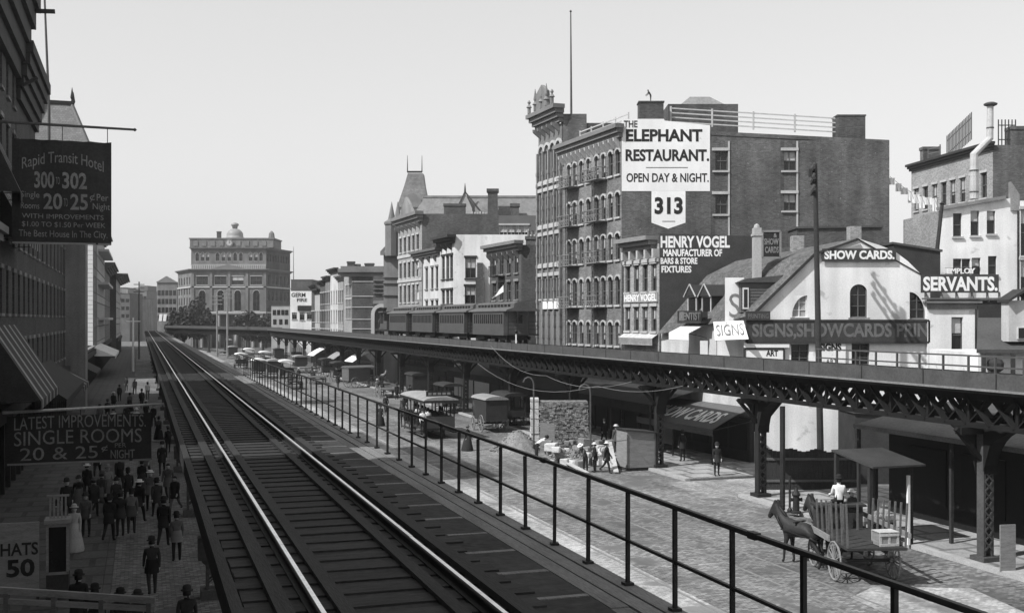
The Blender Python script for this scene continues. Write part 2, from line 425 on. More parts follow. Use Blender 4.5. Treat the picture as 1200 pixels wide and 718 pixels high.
def bldg(name, label, A, B, z1, depth, sdir=(1, 0), wf='brick_front', ws='brick_side', cols=(), w=1.0, rows=(), side_wins=(), group=None, cat='building',
         lint=True, sill=True, arch=0, fm='sash', trim='stone_trim', roof='roof_tar', shop=4.3, curts=None, parapet=.5, ztop_back=None, extra_ops=()):
    """A near front corner, B far front corner; rows = (z_bottom, height). Returns root, corners."""
    A = Vector((A[0], A[1])); B = Vector((B[0], B[1])); sd = Vector(sdir).normalized(); Cn = A + sd * depth; D = B + sd * depth
    root = thing(name, label, cat, (A.x, A.y, 0), 0, group)
    ops = []; L = (B - A).length
    for (zb, h) in rows:
        for u in cols: ops.append((u - w / 2, u + w / 2, zb, zb + h, arch))
    so = []
    Ls = depth
    for (u, zb, ww, h) in side_wins: so.append((Ls - u - ww / 2, Ls - u + ww / 2, zb, zb + h, 0))   # u measured from the front corner
    f = MB(); wall_panel(f, A, B, 0, z1, ops + list(extra_ops)); f.build('front_wall', wf, root)
    s = MB(); zb_ = ztop_back if ztop_back else z1
    wall_panel(s, Cn, A, 0, min(z1, zb_), so)
    s.build('side_wall', ws, root)
    r = MB()
    r.quad((B.x, B.y, 0), (D.x, D.y, 0), (D.x, D.y, zb_), (B.x, B.y, z1)); r.quad((D.x, D.y, 0), (Cn.x, Cn.y, 0), (Cn.x, Cn.y, zb_), (D.x, D.y, zb_))
    r.build('rear_wall', ws, root)
    rf = MB(); e = parapet
    rf.quad((A.x, A.y, z1 - e), (B.x, B.y, z1 - e), (D.x, D.y, zb_ - e), (Cn.x, Cn.y, zb_ - e)); rf.build('roof', roof, root)
    i = 0
    for (zb, h) in rows:
        for u in cols:
            c = 0 if curts is None else random.choice(curts)
            window(root, A, B, u, zb, w, h, arch, fm, lint, sill, c, trim); i += 1
    for (u, zb, ww, h) in side_wins:
        window(root, Cn, A, Ls - u, zb, ww, h, 0, fm, True, True, random.choice((0, .5, 0)), trim)
    if shop:
        sh = MB(wallframe(A, B)); sh.box(.1, L - .1, .004, .10, shop - .6, shop); n = max(1, int(L / 2.2))
        for k in range(n + 1): sh.box(.1 + (L - .3) * k / n, .24 + (L - .3) * k / n, .004, .09, 0, shop - .6)
        so_ = sh.build('shopfront', 'wood_dark', root)
        pn = MB(wallframe(A, B)); pn.box(.12, L - .12, .006, .04, .35, shop - .62); pn.build('show_window', 'glass_dim', so_)
    return root, A, B, Cn, D
def chimney(parent, x, y, z0, z1, w=.9, d=.7, m='brick_side', pots=2, name='chimney'):
    mb = MB(); mb.box(x - w / 2, x + w / 2, y - d / 2, y + d / 2, z0, z1 - .3); mb.box(x - w / 2 - .08, x + w / 2 + .08, y - d / 2 - .08, y + d / 2 + .08, z1 - .3, z1)
    o = mb.build(name, m, parent)
    if pots:
        pb = MB()
        for i in range(pots): pb.lathe([(.13, 0), (.11, .45), (.14, .5)], (x + (i - (pots - 1) / 2) * .34, y, z1), 8)
        pb.build('chimney_pot', 'brick_front', o)
    return o
# ================================================================= GROUND
def structure(mb, name, m):
    o = mb.build(name, m); o['kind'] = 'structure'; return o
def st_box(mb, s0, s1, t0, t1, z0, z1, mi=0):
    old = mb.xf; mb.xf = FX; mb.box(t0, t1, s0, s1, z0, z1, mi); mb.xf = old
def fronto(Y): return Matrix(((1, 0, 0, 0), (0, -1, 0, Y), (0, 0, 1, 0), (0, 0, 0, 1)))

g = MB(); g.quad((-1500, -300, -.012), (1500, -300, -.012), (1500, 2500, -.012), (-1500, 2500, -.012)); structure(g, 'ground', 'asphalt_dark')
g = MB(FX); g.quad((-.9, -40, 0), (27.4, -40, 0), (27.4, 420, 0), (-.9, 420, 0)); structure(g, 'street', 'street_cobble')
g = MB(FX)
for t0, t1 in ((14.75, 16.3),): g.quad((t0, -20, .004), (t1, -20, .004), (t1, 330, .004), (t0, 330, .004))
structure(g, 'tram_bed', 'street_stone')
g = MB(FX)
for t0 in (14.6, 16.04, 19.6, 21.04):
    g.box(t0, t0 + .10, -20, 330, .0, .016)
structure(g, 'tram_rails', 'iron_edge')
g = MB(FX); g.quad((20.6, 26.0, .008), (24.6, 26.0, .008), (25.2, 29.0, .008), (22.4, 30.2, .008), (20.8, 29.2, .008)); structure(g, 'crossing_stones', 'street_stone')
g = MB(FX); g.box(-6.6, -1.15, -30, 330, -.01, .14); structure(g, 'pavement_west', 'paving_shade_west')
g = MB(FX); g.box(-1.14, -.9, -30, 330, -.01, .137); structure(g, 'kerb_west', 'paving_shade_west')
g = MB(FX); g.box(27.75, 42, -30, 47.5, -.01, .14); g.box(27.75, 36, 53, 65, -.01, .14); structure(g, 'pavement_east', 'paving')
g = MB(FX); g.box(27.75, 36, 65.01, 330, -.01, .14); structure(g, 'pavement_far', 'paving_shade_east')
g = MB(FX); g.box(27.45, 27.74, -30, 47.5, -.01, .144); g.box(27.45, 27.74, 53, 330, -.01, .144); structure(g, 'kerb_east', 'kerb_stone')
g = MB(FX); g.quad((25.5, 47.6, .006), (33, 47.6, .006), (33, 52.9, .006), (26.3, 52.9, .006)); structure(g, 'driveway', 'street_stone')

# ================================================================= EAST SIDE: the big restaurant building
def rows_px(ys, Y): return [(zof(b, Y), zof(a, Y) - zof(b, Y)) for a, b in ys]
A = on_line(728.3); B = on_line(658)
Lx = (B - A).length
wpx = (667.2, 674, 681.8, 690.1, 699.5, 707.5, 715.8, 724.2)
cols = [u_px(A, B, p) for p in wpx]
Ye = 82.4
rows = rows_px(((175, 204), (225, 254), (273, 304), (323.5, 357), (377, 405)), Ye)
ELZ = zof(149, 82)
sw = [(XY(p, 82).x - A.x, zof(b, 82), 1.05, zof(a, 82) - zof(b, 82)) for p, a, b in ((844.5, 177, 200), (844.5, 228, 251), (925, 177, 200), (925, 227, 247))]
E, _, _, Ec, Ed = bldg('tenement_building', 'six storey brick corner building with the huge white restaurant sign on its side wall', A, B, ELZ, XY(1042, 82).x - A.x, cols=cols, w=.74,
     rows=rows, arch=.7, side_wins=sw, ztop_back=ELZ - 1.0, curts=(0, 0, .35, .5, .75), parapet=.25)
cornice(E, A, B, ELZ - .75, .95, .62, brackets=13, m='stone_brown', bm='stone_trim')
# side wall top follows the falling roof
mb = MB(fronto(82)); x0 = A.x; x1 = XY(1042, 82).x
mb.slab([(x0, ELZ - 1.0), (x1, ELZ - 1.0), (x1, ELZ - .95), (x0, ELZ + .02)], -.25, .0); mb.build('gable_parapet', 'brick_side', E)
for i, (p, q) in enumerate(((832.8, 838.2), (914.2, 918.6))):
    mb = MB(fronto(82)); mb.box(XY(p, 82).x, XY(q, 82).x, .004, .05, 5.6, ELZ - 1.02); mb.build('recess_shade_strip', 'brick_dark', E)  # dark strip stands in for the shade of an air-shaft recess
for p in (853, 933):
    mb = MB(fronto(82)); mb.box(XY(p, 82).x, XY(p, 82).x + .12, .004, .12, 6, ELZ - 1.05); mb.build('rain_pipe', 'stone_trim', E)
for u0, u1 in (((u_px(A, B, 665)), (u_px(A, B, 679))), ((u_px(A, B, 695)), (u_px(A, B, 712)))):
    a, b = min(u0, u1), max(u0, u1)
    for zb, h in rows[:4]:
        mb = MB(wallframe(A, B)); z = zb - .12; d = .95
        mb.box(a, b, .02, d, z - .06, z)
        for zz in (z + .85, z + .45): 
            for (p, q) in (((a, d, zz), (b, d, zz)), ((a, .02, zz), (a, d, zz)), ((b, .02, zz), (b, d, zz))): mb.beam(p, q, .05, .05)
        n = 7
        for k in range(n):
            uu = a + (b - a) * k / (n - 1); mb.beam((uu, d, z), (uu, d, z + .85), .035, .035)
            if k < n - 1: mb.beam((uu, d, z + .05), (uu + (b - a) / (n - 1), d, z + .42), .03, .03)
        fe = mb.build('fire_escape', 'iron_edge', E)
        ld = MB(wallframe(A, B)); um = a + (b - a) * .55
        for q in (-.2, .2): ld.beam((um + q, .55, z - 3.05), (um + q, .55, z + .7), .05, .05)
        for k in range(9): ld.beam((um - .2, .55, z - 2.9 + k * .33), (um + .2, .55, z - 2.9 + k * .33), .03, .03)
        ld.build('ladder', 'iron_grey', fe)
# roof things of the restaurant building
mb = MB(); cx = XY(763.5, 82).x; w_ = (778 - 749.5) * 82 / FPX
mb.box(cx - w_ / 2, cx + w_ / 2, 82.02, 83.2, ELZ - 1.2, zof(120, 82)); mb.box(cx - w_ / 2 - .06, cx + w_ / 2 + .06, 81.98, 83.26, zof(120, 82), zof(118.3, 82)); mb.build('chimney', 'brick_dark', E)
mb = MB(); cx = XY(998, 82).x; w_ = (1014 - 981.5) * 82 / FPX
mb.box(cx - w_ / 2, cx + w_ / 2, 82.02, 83.4, ELZ - 1.6, zof(136, 82)); mb.box(cx - w_ / 2 - .05, cx + w_ / 2 + .05, 81.98, 83.45, zof(136, 82), zof(134.3, 82)); mb.build('chimney', 'brick_dark', E)
Yh = 88
mb = MB(); mb.box(XY(783, Yh).x, XY(865, Yh).x, Yh, Yh + 5, ELZ - 1.5, zof(122, Yh)); hut = mb.build('roof_hut', 'brick_dark', E)
mb = MB(); xa, xb, zl, zh = XY(798, Yh).x, XY(851, Yh).x, zof(122, Yh) + .004, zof(110, Yh)
mb.add([(xa, Yh + .3, zl), (xb, Yh + .3, zl), (xb, Yh + 4, zl), (xa, Yh + 4, zl), (xa + .9, Yh + 1.2, zh), (xb - 1.1, Yh + 1.2, zh), (xb - 1.1, Yh + 3, zh), (xa + .9, Yh + 3, zh)], [(0, 1, 5, 4), (1, 2, 6, 5), (2, 3, 7, 6), (3, 0, 4, 7), (4, 5, 6, 7)])
mb.build('skylight', 'roof_tin', hut)
# roof fence
def rail_fence(name, label, pts, h, npost, nr, m, group=None, t=.07):
    root = thing(name, label, 'fence', pts[0], 0, group)
    rb = MB()
    for a, b in zip(pts[:-1], pts[1:]):
        a = Vector(a); b = Vector(b); L = (b - a).length; n = max(1, int(round(L / npost)))
        for i in range(n + 1):
            p = a.lerp(b, i / n); pb = MB(); pb.box(p.x - t, p.x + t, p.y - t, p.y + t, p.z, p.z + h); pb.build('post', m, root)
        for k in range(nr):
            z = h * (k + .6) / nr; rb.beam(a + Vector((0, 0, z)), b + Vector((0, 0, z)), .05, .09)
    rb.build('rails', m, root)
    return root
rail_fence('roof_fence', 'pale timber rail fence along the roof edge above the big restaurant sign', [P(786, 146, 82.6), P(980, 158, 82.6)], 1.35, 3.0, 4, 'wood_pale', t=.06)
rail_fence('roof_fence', 'white slatted railing above the bracketed cornice of the tall brick building', [(A.x + LD.x * .6 + .8, A.y + LD.y * .6, ELZ - .1), (A.x + LD.x * 9.3 + .8, A.y + LD.y * 9.3, ELZ - .1)], 1.3, 2.0, 4, 'wood_pale', t=.05)
# the big painted signs
S = thing('wall_sign', 'white board reading The Elephant Restaurant, open day and night, above its arrow shaped number', 'sign', (XY(728, 82).x, 81.94, zof(224, 82)))
def X8(p): return XY(p, 81.94).x
def Z8(p): return zof(p, 81.94)
mb = MB(fronto(81.99)); mb.slab([(X8(728.6), Z8(224)), (X8(832), Z8(224)), (X8(832), Z8(147)), (X8(779), Z8(141.5)), (X8(778), Z8(139.5)), (X8(728.6), Z8(139.5))], .004, .06); mb.build('board', 'sign_white', S)
mb = MB(fronto(81.99)); mb.slab([(X8(763.5), Z8(223.8)), (X8(763.5), Z8(261)), (X8(783), Z8(268)), (X8(803.3), Z8(261)), (X8(803.3), Z8(223.8))], .004, .055); mb.build('number_board', 'sign_white', S)
def lettering(root, body, x0, x1, z0, z1, F, m='sign_black', bold=.02, y=.0, name='lettering', arc=0, depth=.012, shear=0, flip=False):
    t = MB(F); text(t, body, x0, x1, z0, z1, y, bold, arc, shear, depth=depth, flip=flip); return t.build(name, m, root)
FF = fronto(81.99 - .061)
for body, a, b, y0, y1, bo in (('THE', 731, 747, 149.5, 141.5, .02), ('ELEPHANT', 733.5, 823, 166, 151.5, .035), ('RESTAURANT.', 733, 831, 189, 175, .035), ('OPEN DAY & NIGHT.', 734, 830.5, 213.5, 203, .02), ('313', 767, 800, 251, 231, .04)):
    lettering(S, body, X8(a), X8(b), Z8(y0), Z8(y1), FF, bold=bo)
mb = MB(FF); mb.box(X8(757), X8(806), 0, .01, Z8(196.8), Z8(196.1)); mb.box(X8(776), X8(791), 0, .01, Z8(259.6), Z8(259)); mb.build('rule_line', 'sign_black', S)

# ornate building with the spiky cornice
A2 = on_line(658.3, .05) ; B2 = on_line(631, .05); L2 = (B2 - A2).length
Yo = 94.5; OZ = zof(150, Yo)
cols = [u_px(A2, B2, p) for p in (635.6, 642.3, 649, 655.6)]
rows = rows_px(((176, 210), (225, 262), (278, 308), (326, 350)), Yo)
O, _, _, Oc, Od = bldg('loft_building', 'narrow ornate stone fronted building with a spiked crest and tall banded window bays', A2, B2, OZ, 14, cols=cols, w=1.0, rows=rows, arch=0, wf='stone_brown', ws='brick_dark', lint=False, trim='stone_trim')
cornice(O, A2, B2, OZ + .1, 1.4, .95, brackets=5, m='stone_brown', bm='stone_mid', steps=4)
for y in (214, 222, 266, 274, 312, 322):
    band(O, A2, B2, zof(y, Yo) - .1, .3, .16, 'stone_trim')
for i in range(5):
    u = L2 * (i + .02) / 4.1; mb = MB(wallframe(A2, B2)); mb.box(u - .04, u + .16, .004, .2, 5, OZ - 1.9); 
    for z in range(6, int(OZ - 2), 1): mb.box(u - .07, u + .19, .006, .23, z, z + .32)
    mb.build('banded_pier', 'stone_mid', O)
mb = MB(wallframe(A2, B2))
for i in range(4):
    u = cols[i]
    for k in range(6):
        a0 = PI * k / 6; a1 = PI * (k + 1) / 6; zc = rows[0][0] + rows[0][1]
        mb.slab([(u + .5 * math.cos(a), zc + .5 * math.sin(a)) for a in (a0, a1)] + [(u + .68 * math.cos(a), zc + .72 * math.sin(a)) for a in (a1, a0)], .01, .18)
mb.build('arch_moulding', 'stone_trim', O)
mb = MB(wallframe(A2, B2)); z0 = OZ + 1.6
mb.slab([(1.2, z0), (L2 - 1.0, z0), (L2 - 1.2, z0 + 1.3), (L2 * .5, z0 + 2.0), (1.4, z0 + 1.3)], .5, .8)
for u in (.2, 1.4, L2 * .5, L2 - 1.2, L2 + .2): mb.lathe([(.16, 0), (.16, .5), (.26, .55), (.08, .8), (.16, 1.0), (.02, 1.9 if 1 < u < L2 - 1 else 1.2)], (u, .8, z0), 8)
mb.build('roof_crest', 'stone_mid', O)
mb = MB(); mb.box(XY(660, 92).x, XY(687.5, 92).x, 92, 97, OZ - 3, zof(133.5, 92)); mb.build('stair_house', 'brick_side', O)
mb = MB(wallframe(A2, B2)); mb.box(.2, L2 * .72, .01, .2, zof(362, Yo), zof(353, Yo)); mb.build('sign_band', 'sign_white', O)
fp = P(669.5, 133, 94)
pole = thing('flagpole', 'bare flagpole rising from the roof of the ornate narrow building', 'flagpole', fp)
mb = MB(); mb.tube([(fp.x, fp.y, fp.z - .5), (fp.x - .05, fp.y, zof(15, 94))], [.10, .05], 8); mb.build('pole', 'iron_grey', pole)
mb = MB(); mb.lathe([(.02, 0), (.12, .1), (.02, .22)], (fp.x - .05, fp.y, zof(15, 94)), 8); mb.build('ball_finial', 'iron_grey', pole)

# Bars and store fixtures building
A3 = on_line(772.6); B3 = on_line(731.2); Yv = 77.2; VZ = zof(280, Yv)
cols = [u_px(A3, B3, p) for p in (735.7, 745.7, 755.9, 766.3)]
rows = rows_px(((309, 341), (359, 388)), Yv)
V, _, _, Vc, Vd = bldg('store_building', 'three storey shop house with lettered band and half black painted side wall', A3, B3, VZ - .35, 9.5, cols=cols, w=.78, rows=rows, wf='brick_pale', ws='brick_side', fm='sash', curts=(0, .45, .5), ztop_back=VZ - .6, parapet=.2)
L3 = (B3 - A3).length
cornice(V, A3, B3, VZ - .7, .9, .9, m='wood_grey', brackets=0, ends=-.55)
mb = MB(wallframe(A3, B3))
for i in range(5): mb.box(L3 * i / 4.6 + .05, L3 * i / 4.6 + .3, .01, .45, VZ - 1.3, VZ - .72)
mb.box(0, L3, .01, .14, VZ - 1.6, VZ - 1.35); mb.build('frieze', 'stone_trim', V)
mb = MB(wallframe(A3, B3)); mb.box(.12, L3 - .12, .01, .09, zof(353.6, Yv), zof(342.6, Yv)); bnd = mb.build('name_band', 'sign_grey', V)
lettering(bnd, 'HENRY VOGEL', .25, L3 - .25, zof(352.6, Yv), zof(343.8, Yv), wallframe(A3, B3), 'sign_white', .03, y=.092, flip=True)
mb = MB(wallframe(A3, B3))
aw = [(0.1, .02, zof(391, Yv)), (L3 - .1, .02, zof(391, Yv)), (L3 - .1, .5, zof(396, Yv)), (.1, .5, zof(396, Yv)), (L3 - .1, .5, zof(404, Yv)), (.1, .5, zof(404, Yv))]
mb.add(aw, [(0, 1, 2, 3), (3, 2, 4, 5)]); mb.add([(p[0], p[1], p[2] - .02) for p in aw], [(0, 1, 2, 3), (3, 2, 4, 5)]); mb.build('awning', 'wood_pale', V)
# black painted area with letters
def X7(p): return XY(p, 76.6).x
def Z7(p): return zof(p, 76.6)
S = thing('wall_sign', 'black painted wall lettered Henry Vogel, manufacturer of bars and store fixtures', 'sign', (X7(773), 76.5, Z7(390)))
mb = MB(fronto(A3.y)); mb.slab([(X7(773), Z7(390)), (X7(860), Z7(311)), (X7(893), Z7(305)), (X7(893), Z7(277)), (X7(773), Z7(273.5))], .004, .03); mb.build('board', 'sign_dark', S)
for body, a, b, y0, y1, bo in (('HENRY VOGEL', 774, 855, 290.5, 276.5, .035), ('MANUFACTURER OF', 777, 846, 300.5, 292, .035), ('BARS & STORE', 774, 817, 309.5, 302, .035), ('FIXTURES', 775, 810, 319.5, 311.5, .035)):
    lettering(S, body, X7(a), X7(b), Z7(y0), Z7(y1), fronto(A3.y - .031), 'sign_white', bo)

# ================================================================= SHOW CARDS house: long roof, white side gable
YG = 65.6
Ag = XY(885, YG); Bg = on_line(775); 
Hh = thing('frame_house', 'old house with long shingled roof and big white side gable lettered for show cards', 'house', (Ag.x, Ag.y, 0))
def XG(p): return XY(p, YG).x
def ZG(p): return zof(p, YG)
eave = ZG(366); rz = ZG(281)
rx = XG(1004); bx = XG(1090)
gab = [(XG(885), 0), (XG(1090), 0), (XG(1090), ZG(330)), (XG(1080), ZG(322)), (XG(1064), ZG(306)), (XG(1048), ZG(294)), (XG(1030), ZG(287)), (XG(1004), ZG(279)), (XG(957), ZG(298)), (XG(885), ZG(366))]
# gable wall with openings: cells clipped by the outline are built as strips
ops = [(XG(1066), XG(1084.5), ZG(373.5), ZG(342), 'p'), (XG(928), XG(946), ZG(372), ZG(346), 'q'), (XG(996), XG(1016.5), ZG(372), ZG(333), 1.0), (XG(998), XG(1019), ZG(428), ZG(402), 0), (XG(927), XG(948), ZG(428), ZG(403), 0)]
def clip_top(x):
    top = gab[2:]
    for (xa, za), (xb, zb) in zip(top[:-1], top[1:]):
        if xb <= x <= xa: return za + (zb - za) * (x - xa) / (xb - xa)
    return 0
mb = MB(fronto(YG))
xs = sorted(set([p[0] for p in gab] + [o[0] for o in ops] + [o[1] for o in ops]))
for xa, xb in zip(xs[:-1], xs[1:]):
    xm = (xa + xb) / 2; holes = sorted([(o[2], o[3]) for o in ops if o[0] < xm < o[1]]); z = 0
    for h0, h1 in holes:
        mb.quad((xa, 0, z), (xb, 0, z), (xb, 0, h0), (xa, 0, h0)); z = h1
    mb.quad((xa, 0, z), (xb, 0, z), (xb, 0, clip_top(xb)), (xa, 0, clip_top(xa)))
for x0, x1, z0, z1, ar in ops:
    mb.quad((x0, 0, z0), (x1, 0, z0), (x1, -.2, z0), (x0, -.2, z0)); mb.quad((x0, 0, z0), (x0, 0, z1), (x0, -.2, z1), (x0, -.2, z0)); mb.quad((x1, 0, z0), (x1, 0, z1), (x1, -.2, z1), (x1, -.2, z0)); mb.quad((x0, 0, z1), (x1, 0, z1), (x1, -.2, z1), (x0, -.2, z1))
    if ar == 1.0:
        r = (x1 - x0) / 2; xc = (x0 + x1) / 2
        for k in range(10):
            a0, a1 = PI * k / 10, PI * (k + 1) / 10; cx = x1 if k < 5 else x0
            mb.quad((cx, 0, z1), (xc + r * math.cos(a0), 0, z1 - r + r * math.sin(a0)), (xc + r * math.cos(a1), 0, z1 - r + r * math.sin(a1)))
    if ar == 'p':
        for k in range(8):
            a0, a1 = PI / 2 * k / 8, PI / 2 * (k + 1) / 8; W_, H_ = x1 - x0, z1 - z0
            mb.quad((x1, 0, z1), (x0 + W_ * math.cos(a0), 0, z0 + H_ * math.sin(a0)), (x0 + W_ * math.cos(a1), 0, z0 + H_ * math.sin(a1)))
    if ar == 'q':
        for k in range(8):
            a0, a1 = PI / 2 + PI / 2 * k / 8, PI / 2 + PI / 2 * (k + 1) / 8; W_, H_ = x1 - x0, z1 - z0
            mb.quad((x0, 0, z1), (x1 + W_ * math.cos(a0), 0, z0 + H_ * math.sin(a0)), (x1 + W_ * math.cos(a1), 0, z0 + H_ * math.sin(a1)))
mb.build('gable_wall', 'white_wall', Hh)
for i, (x0, x1, z0, z1, ar) in enumerate(ops):
    f = MB(fronto(YG)); t = .07
    f.box(x0, x0 + t, -.2, -.12, z0, z1); f.box(x1 - t, x1, -.2, -.12, z0, z1); f.box(x0 + t, x1 - t, -.2, -.12, z0, z0 + t); f.box(x0 + t, x1 - t, -.2, -.12, z1 - t, z1)
    xc = (x0 + x1) / 2; f.box(xc - .03, xc + .03, -.2, -.13, z0 + t, z1 - t)
    for k in (.35, .68): f.box(x0 + t, x1 - t, -.19, -.14, z0 + (z1 - z0) * k - .02, z0 + (z1 - z0) * k + .02)
    wn = f.build('window', 'sash_white' if ar == 'q' else 'sash', Hh); p = MB(fronto(YG)); p.box(x0 + t, x1 - t, -.23, -.2, z0 + t, z1 - t); p.build('pane', 'sign_grey' if ar == 'q' else 'glass', wn)
    s = MB(fronto(YG)); s.box(x0 - .1, x1 + .1, .004, .12, z0 - .12, z0); s.build('sill', 'stone_mid', wn)
# front wall and roof running back along the street to the store building
fa = Ag; fb = Bg; zf = eave; zb2 = 7.7
mb = MB(); mb.quad((fa.x, fa.y, 0), (fb.x, fb.y, 0), (fb.x, fb.y, zb2), (fa.x, fa.y, zf)); mb.build('front_wall', 'cream_wall', Hh)
ridA = Vector((rx, YG - .15, rz + .1)); ridB = P(862, 306, fb.y - .2)
mb = MB(); e0 = Vector((fa.x - .35, fa.y - .15, zf - .2)); e1 = Vector((fb.x - .35, fb.y - .2, zb2 - .15))
kA = Vector((XG(955), YG - .15, ZG(297))); kB = Vector(ridB) + Vector((-2.0, 0, -1.0))
n = 6
for i in range(n):
    a, b = i / n, (i + 1) / n
    mb.quad(e0.lerp(e1, a), e0.lerp(e1, b), kA.lerp(kB, b), kA.lerp(kB, a)); mb.quad(kA.lerp(kB, a), kA.lerp(kB, b), ridA.lerp(ridB, b), ridA.lerp(ridB, a))
bk0 = Vector((XG(1095), YG - .1, ZG(330))); bk1 = Vector((ridB.x + 5, ridB.y, 8))
mb.quad(ridA, ridB, bk1, bk0)
mb.build('roof', 'roof_shingle', Hh)
rk = MB(fronto(YG - .15)); rk.beam((e0.x, .04, e0.z - .1), (kA.x, .04, kA.z), .08, .16); rk.beam((kA.x, .04, kA.z), (rx, .04, rz), .08, .12)
rk.build('verge_board', 'wood_dark', Hh)
# clapboard dormer at the near end with its own little roof
YD = 66.6
mb = MB(fronto(YD)); xl, xr = XY(868, YD).x, XY(913, YD).x; zt = zof(330, YD)
mb.slab([(xl, zof(366, YD)), (XY(880, YD).x, zof(366, YD)), (xr, zt), (xl, zt)], -3, 0)
for k in range(9): mb.slab([(xl, zof(366, YD) + k * .19), (xl + (xr - xl) * min(1, .25 + k * .085), zof(366, YD) + k * .19), (xl + (xr - xl) * min(1, .25 + k * .085), zof(366, YD) + k * .19 + .03), (xl, zof(366, YD) + k * .19 + .03)], .0, .03)
dm = mb.build('dormer', 'wood_mid', Hh)
mb = MB(fronto(YD)); mb.slab([(xl - .25, zt - .05), (xr + .2, zt - .05), (xr + .9, zt + .45), (xl + .3, zt + .18)], -3.2, .2); mb.build('dormer_roof', 'roof_tar', dm)
mb = MB(fronto(YD)); x0 = XY(870, YD).x; mb.box(x0, x0 + .36, .035, .09, zof(362, YD), zof(337, YD)); d2 = mb.build('window', 'sash_white', dm)
mb = MB(fronto(YD)); mb.box(x0 + .07, x0 + .29, .092, .1, zof(360, YD), zof(339, YD)); mb.build('pane', 'glass', d2)
# two front dormers with pointed roofs farther along
for px in (821, 838):
    b = on_line(px, -1.1); mb = MB(Matrix.Translation((b.x, b.y, 0)) @ Matrix.Rotation(math.atan2(LD.y, LD.x), 4, 'Z'))
    z0, z1 = zof(372, b.y), zof(347, b.y); hw = .58
    mb.box(-hw, hw, -2.0, .6, z0, z1); mb.slab([(-hw - .15, z1), (hw + .15, z1), (0, z1 + .75)], -2, .8)
    dd = mb.build('dormer', 'wood_dark', Hh)
    mb = MB(mb.xf)
    for q in (-1, 1): mb.beam((q * (hw + .2), .84, z1 - .05), (0, .84, z1 + .78), .06, .07)
    mb.box(-hw, -hw + .1, .6, .66, z0, z1); mb.box(hw - .1, hw, .6, .66, z0, z1); mb.box(-hw + .1, hw - .1, .6, .66, z1 - .1, z1); mb.build('dormer_trim', 'stone_trim', dd)
    mb = MB(mb.xf); mb.box(-hw + .14, hw - .14, .605, .63, z0 + .15, z1 - .18); mb.build('pane', 'glass', dd)
cA = P(887.5, 267, 68.5)
mb = MB(); mb.box(cA.x - .22, cA.x + .22, 68.3, 69, 9, cA.z); mb.box(cA.x - .28, cA.x + .28, 68.25, 69.05, cA.z - .5, cA.z - .35); mb.lathe([(.2, 0), (.16, .18), (.05, .26)], (cA.x, 68.65, cA.z), 8); mb.build('chimney', 'stone_pale', Hh)
for px, py, d in ((1003, 265, 1.2), (936, 276, 1.0)):
    c_ = P(px, py, 70); mb = MB(); mb.box(c_.x - .35, c_.x + .35, 70, 70.8, 9.5, c_.z); mb.build('chimney', 'brick_pale', Hh)
# signs of this house, each a board of its own
def board_sign(label, x0, x1, y0, y1, Y, bm, lines, lm, proud=.1, name='sign_board', border=None, thick=.06, extra=None):
    root = thing(name, label, 'sign', (XY((x0 + x1) / 2, Y).x, Y, zof(y1, Y)))
    F = fronto(Y); mb = MB(F); X = lambda p: XY(p, Y).x
    mb.box(X(x0), X(x1), proud, proud + thick, zof(y1, Y), zof(y0, Y)); mb.build('board', bm, root)
    for body, a, b, c, d, bo in lines:
        lettering(root, body, X(a), X(b), zof(d, Y), zof(c, Y), F, lm, bo, y=proud + thick + .002)
    if border:
        fr = MB(F); t = .06
        for a, b, c, d in ((x0, x1, y0, y0), (x0, x1, y1, y1)): fr.box(X(a), X(b), proud - .02, proud + thick + .03, zof(c, Y) - t, zof(c, Y) + t)
        for a in (x0, x1): fr.box(X(a) - t, X(a) + t, proud - .02, proud + thick + .03, zof(y1, Y), zof(y0, Y))
        fr.build('sign_frame', border, root)
    return root
board_sign('dark oblong board lettered Show Cards near the peak of the white gable', 962.5, 1049, 291.5, 306.5, YG, 'sign_dark', [('SHOW CARDS.', 965, 1047, 293.6, 304, .04)], 'sign_white', .12)
board_sign('long dark sign lettered Signs, Showcards, Prin across the foot of the white gable', 874, 1087, 375.5, 401, YG, 'sign_dark', [('SIGNS,SHOWCARDS PRIN', 880.5, 1086, 378.5, 397.5, .03)], 'letter_dim', .16, border='wood_dark')
# thin bright outline of the letters
board_sign('small grey board of dim letters above the near end of the long sign', 873, 902, 364.5, 375, YG - .2, 'sign_dark', [('PRINTING', 876, 900, 367.5, 373, .01)], 'letter_dim', .1)
board_sign('black square blade sign lettered Show Cards beside the pale chimney', 893, 914, 271, 302, 68.4, 'sign_black', [('&', 906, 910, 273.5, 278.5, .02), ('SHOW', 895, 912, 279.5, 287, .03), ('CARDS', 896, 912, 289, 296.5, .03)], 'letter_grey', .05, border='wood_grey')
board_sign('white board with faint slanting letters under the shingle roof by the pointed dormers', 848.5, 870.5, 325.5, 378, 67.5, 'sign_white', [('S', 853, 866, 344, 372, .0)], 'letter_grey', .3)
board_sign('bright window panel with scrawled black lettering under the left of the long sign', 871, 924, 401.5, 407, YG, 'sign_white', [], 'sign_black', .16)
board_sign('white window card in three panes left of the dark shop window', 872, 918, 408.5, 423, YG, 'sign_white', [('ART', 897, 911, 410, 417, .03)], 'sign_black', .1, border='wood_dark')
board_sign('white poster of heavy black letters reading Signs beside the telegraph pole', 956, 990, 400.5, 426.5, YG, 'sign_white', [('SIGNS', 959, 985, 402, 411, .05), ('ART', 967, 980, 420.5, 425.5, .0)], 'sign_black', .1)
S = thing('awning', 'tilted white awning board lettered Signs at the corner of the old house', 'awning', (XY(855, 66.5).x, 66.5, zof(398, 66.5)))
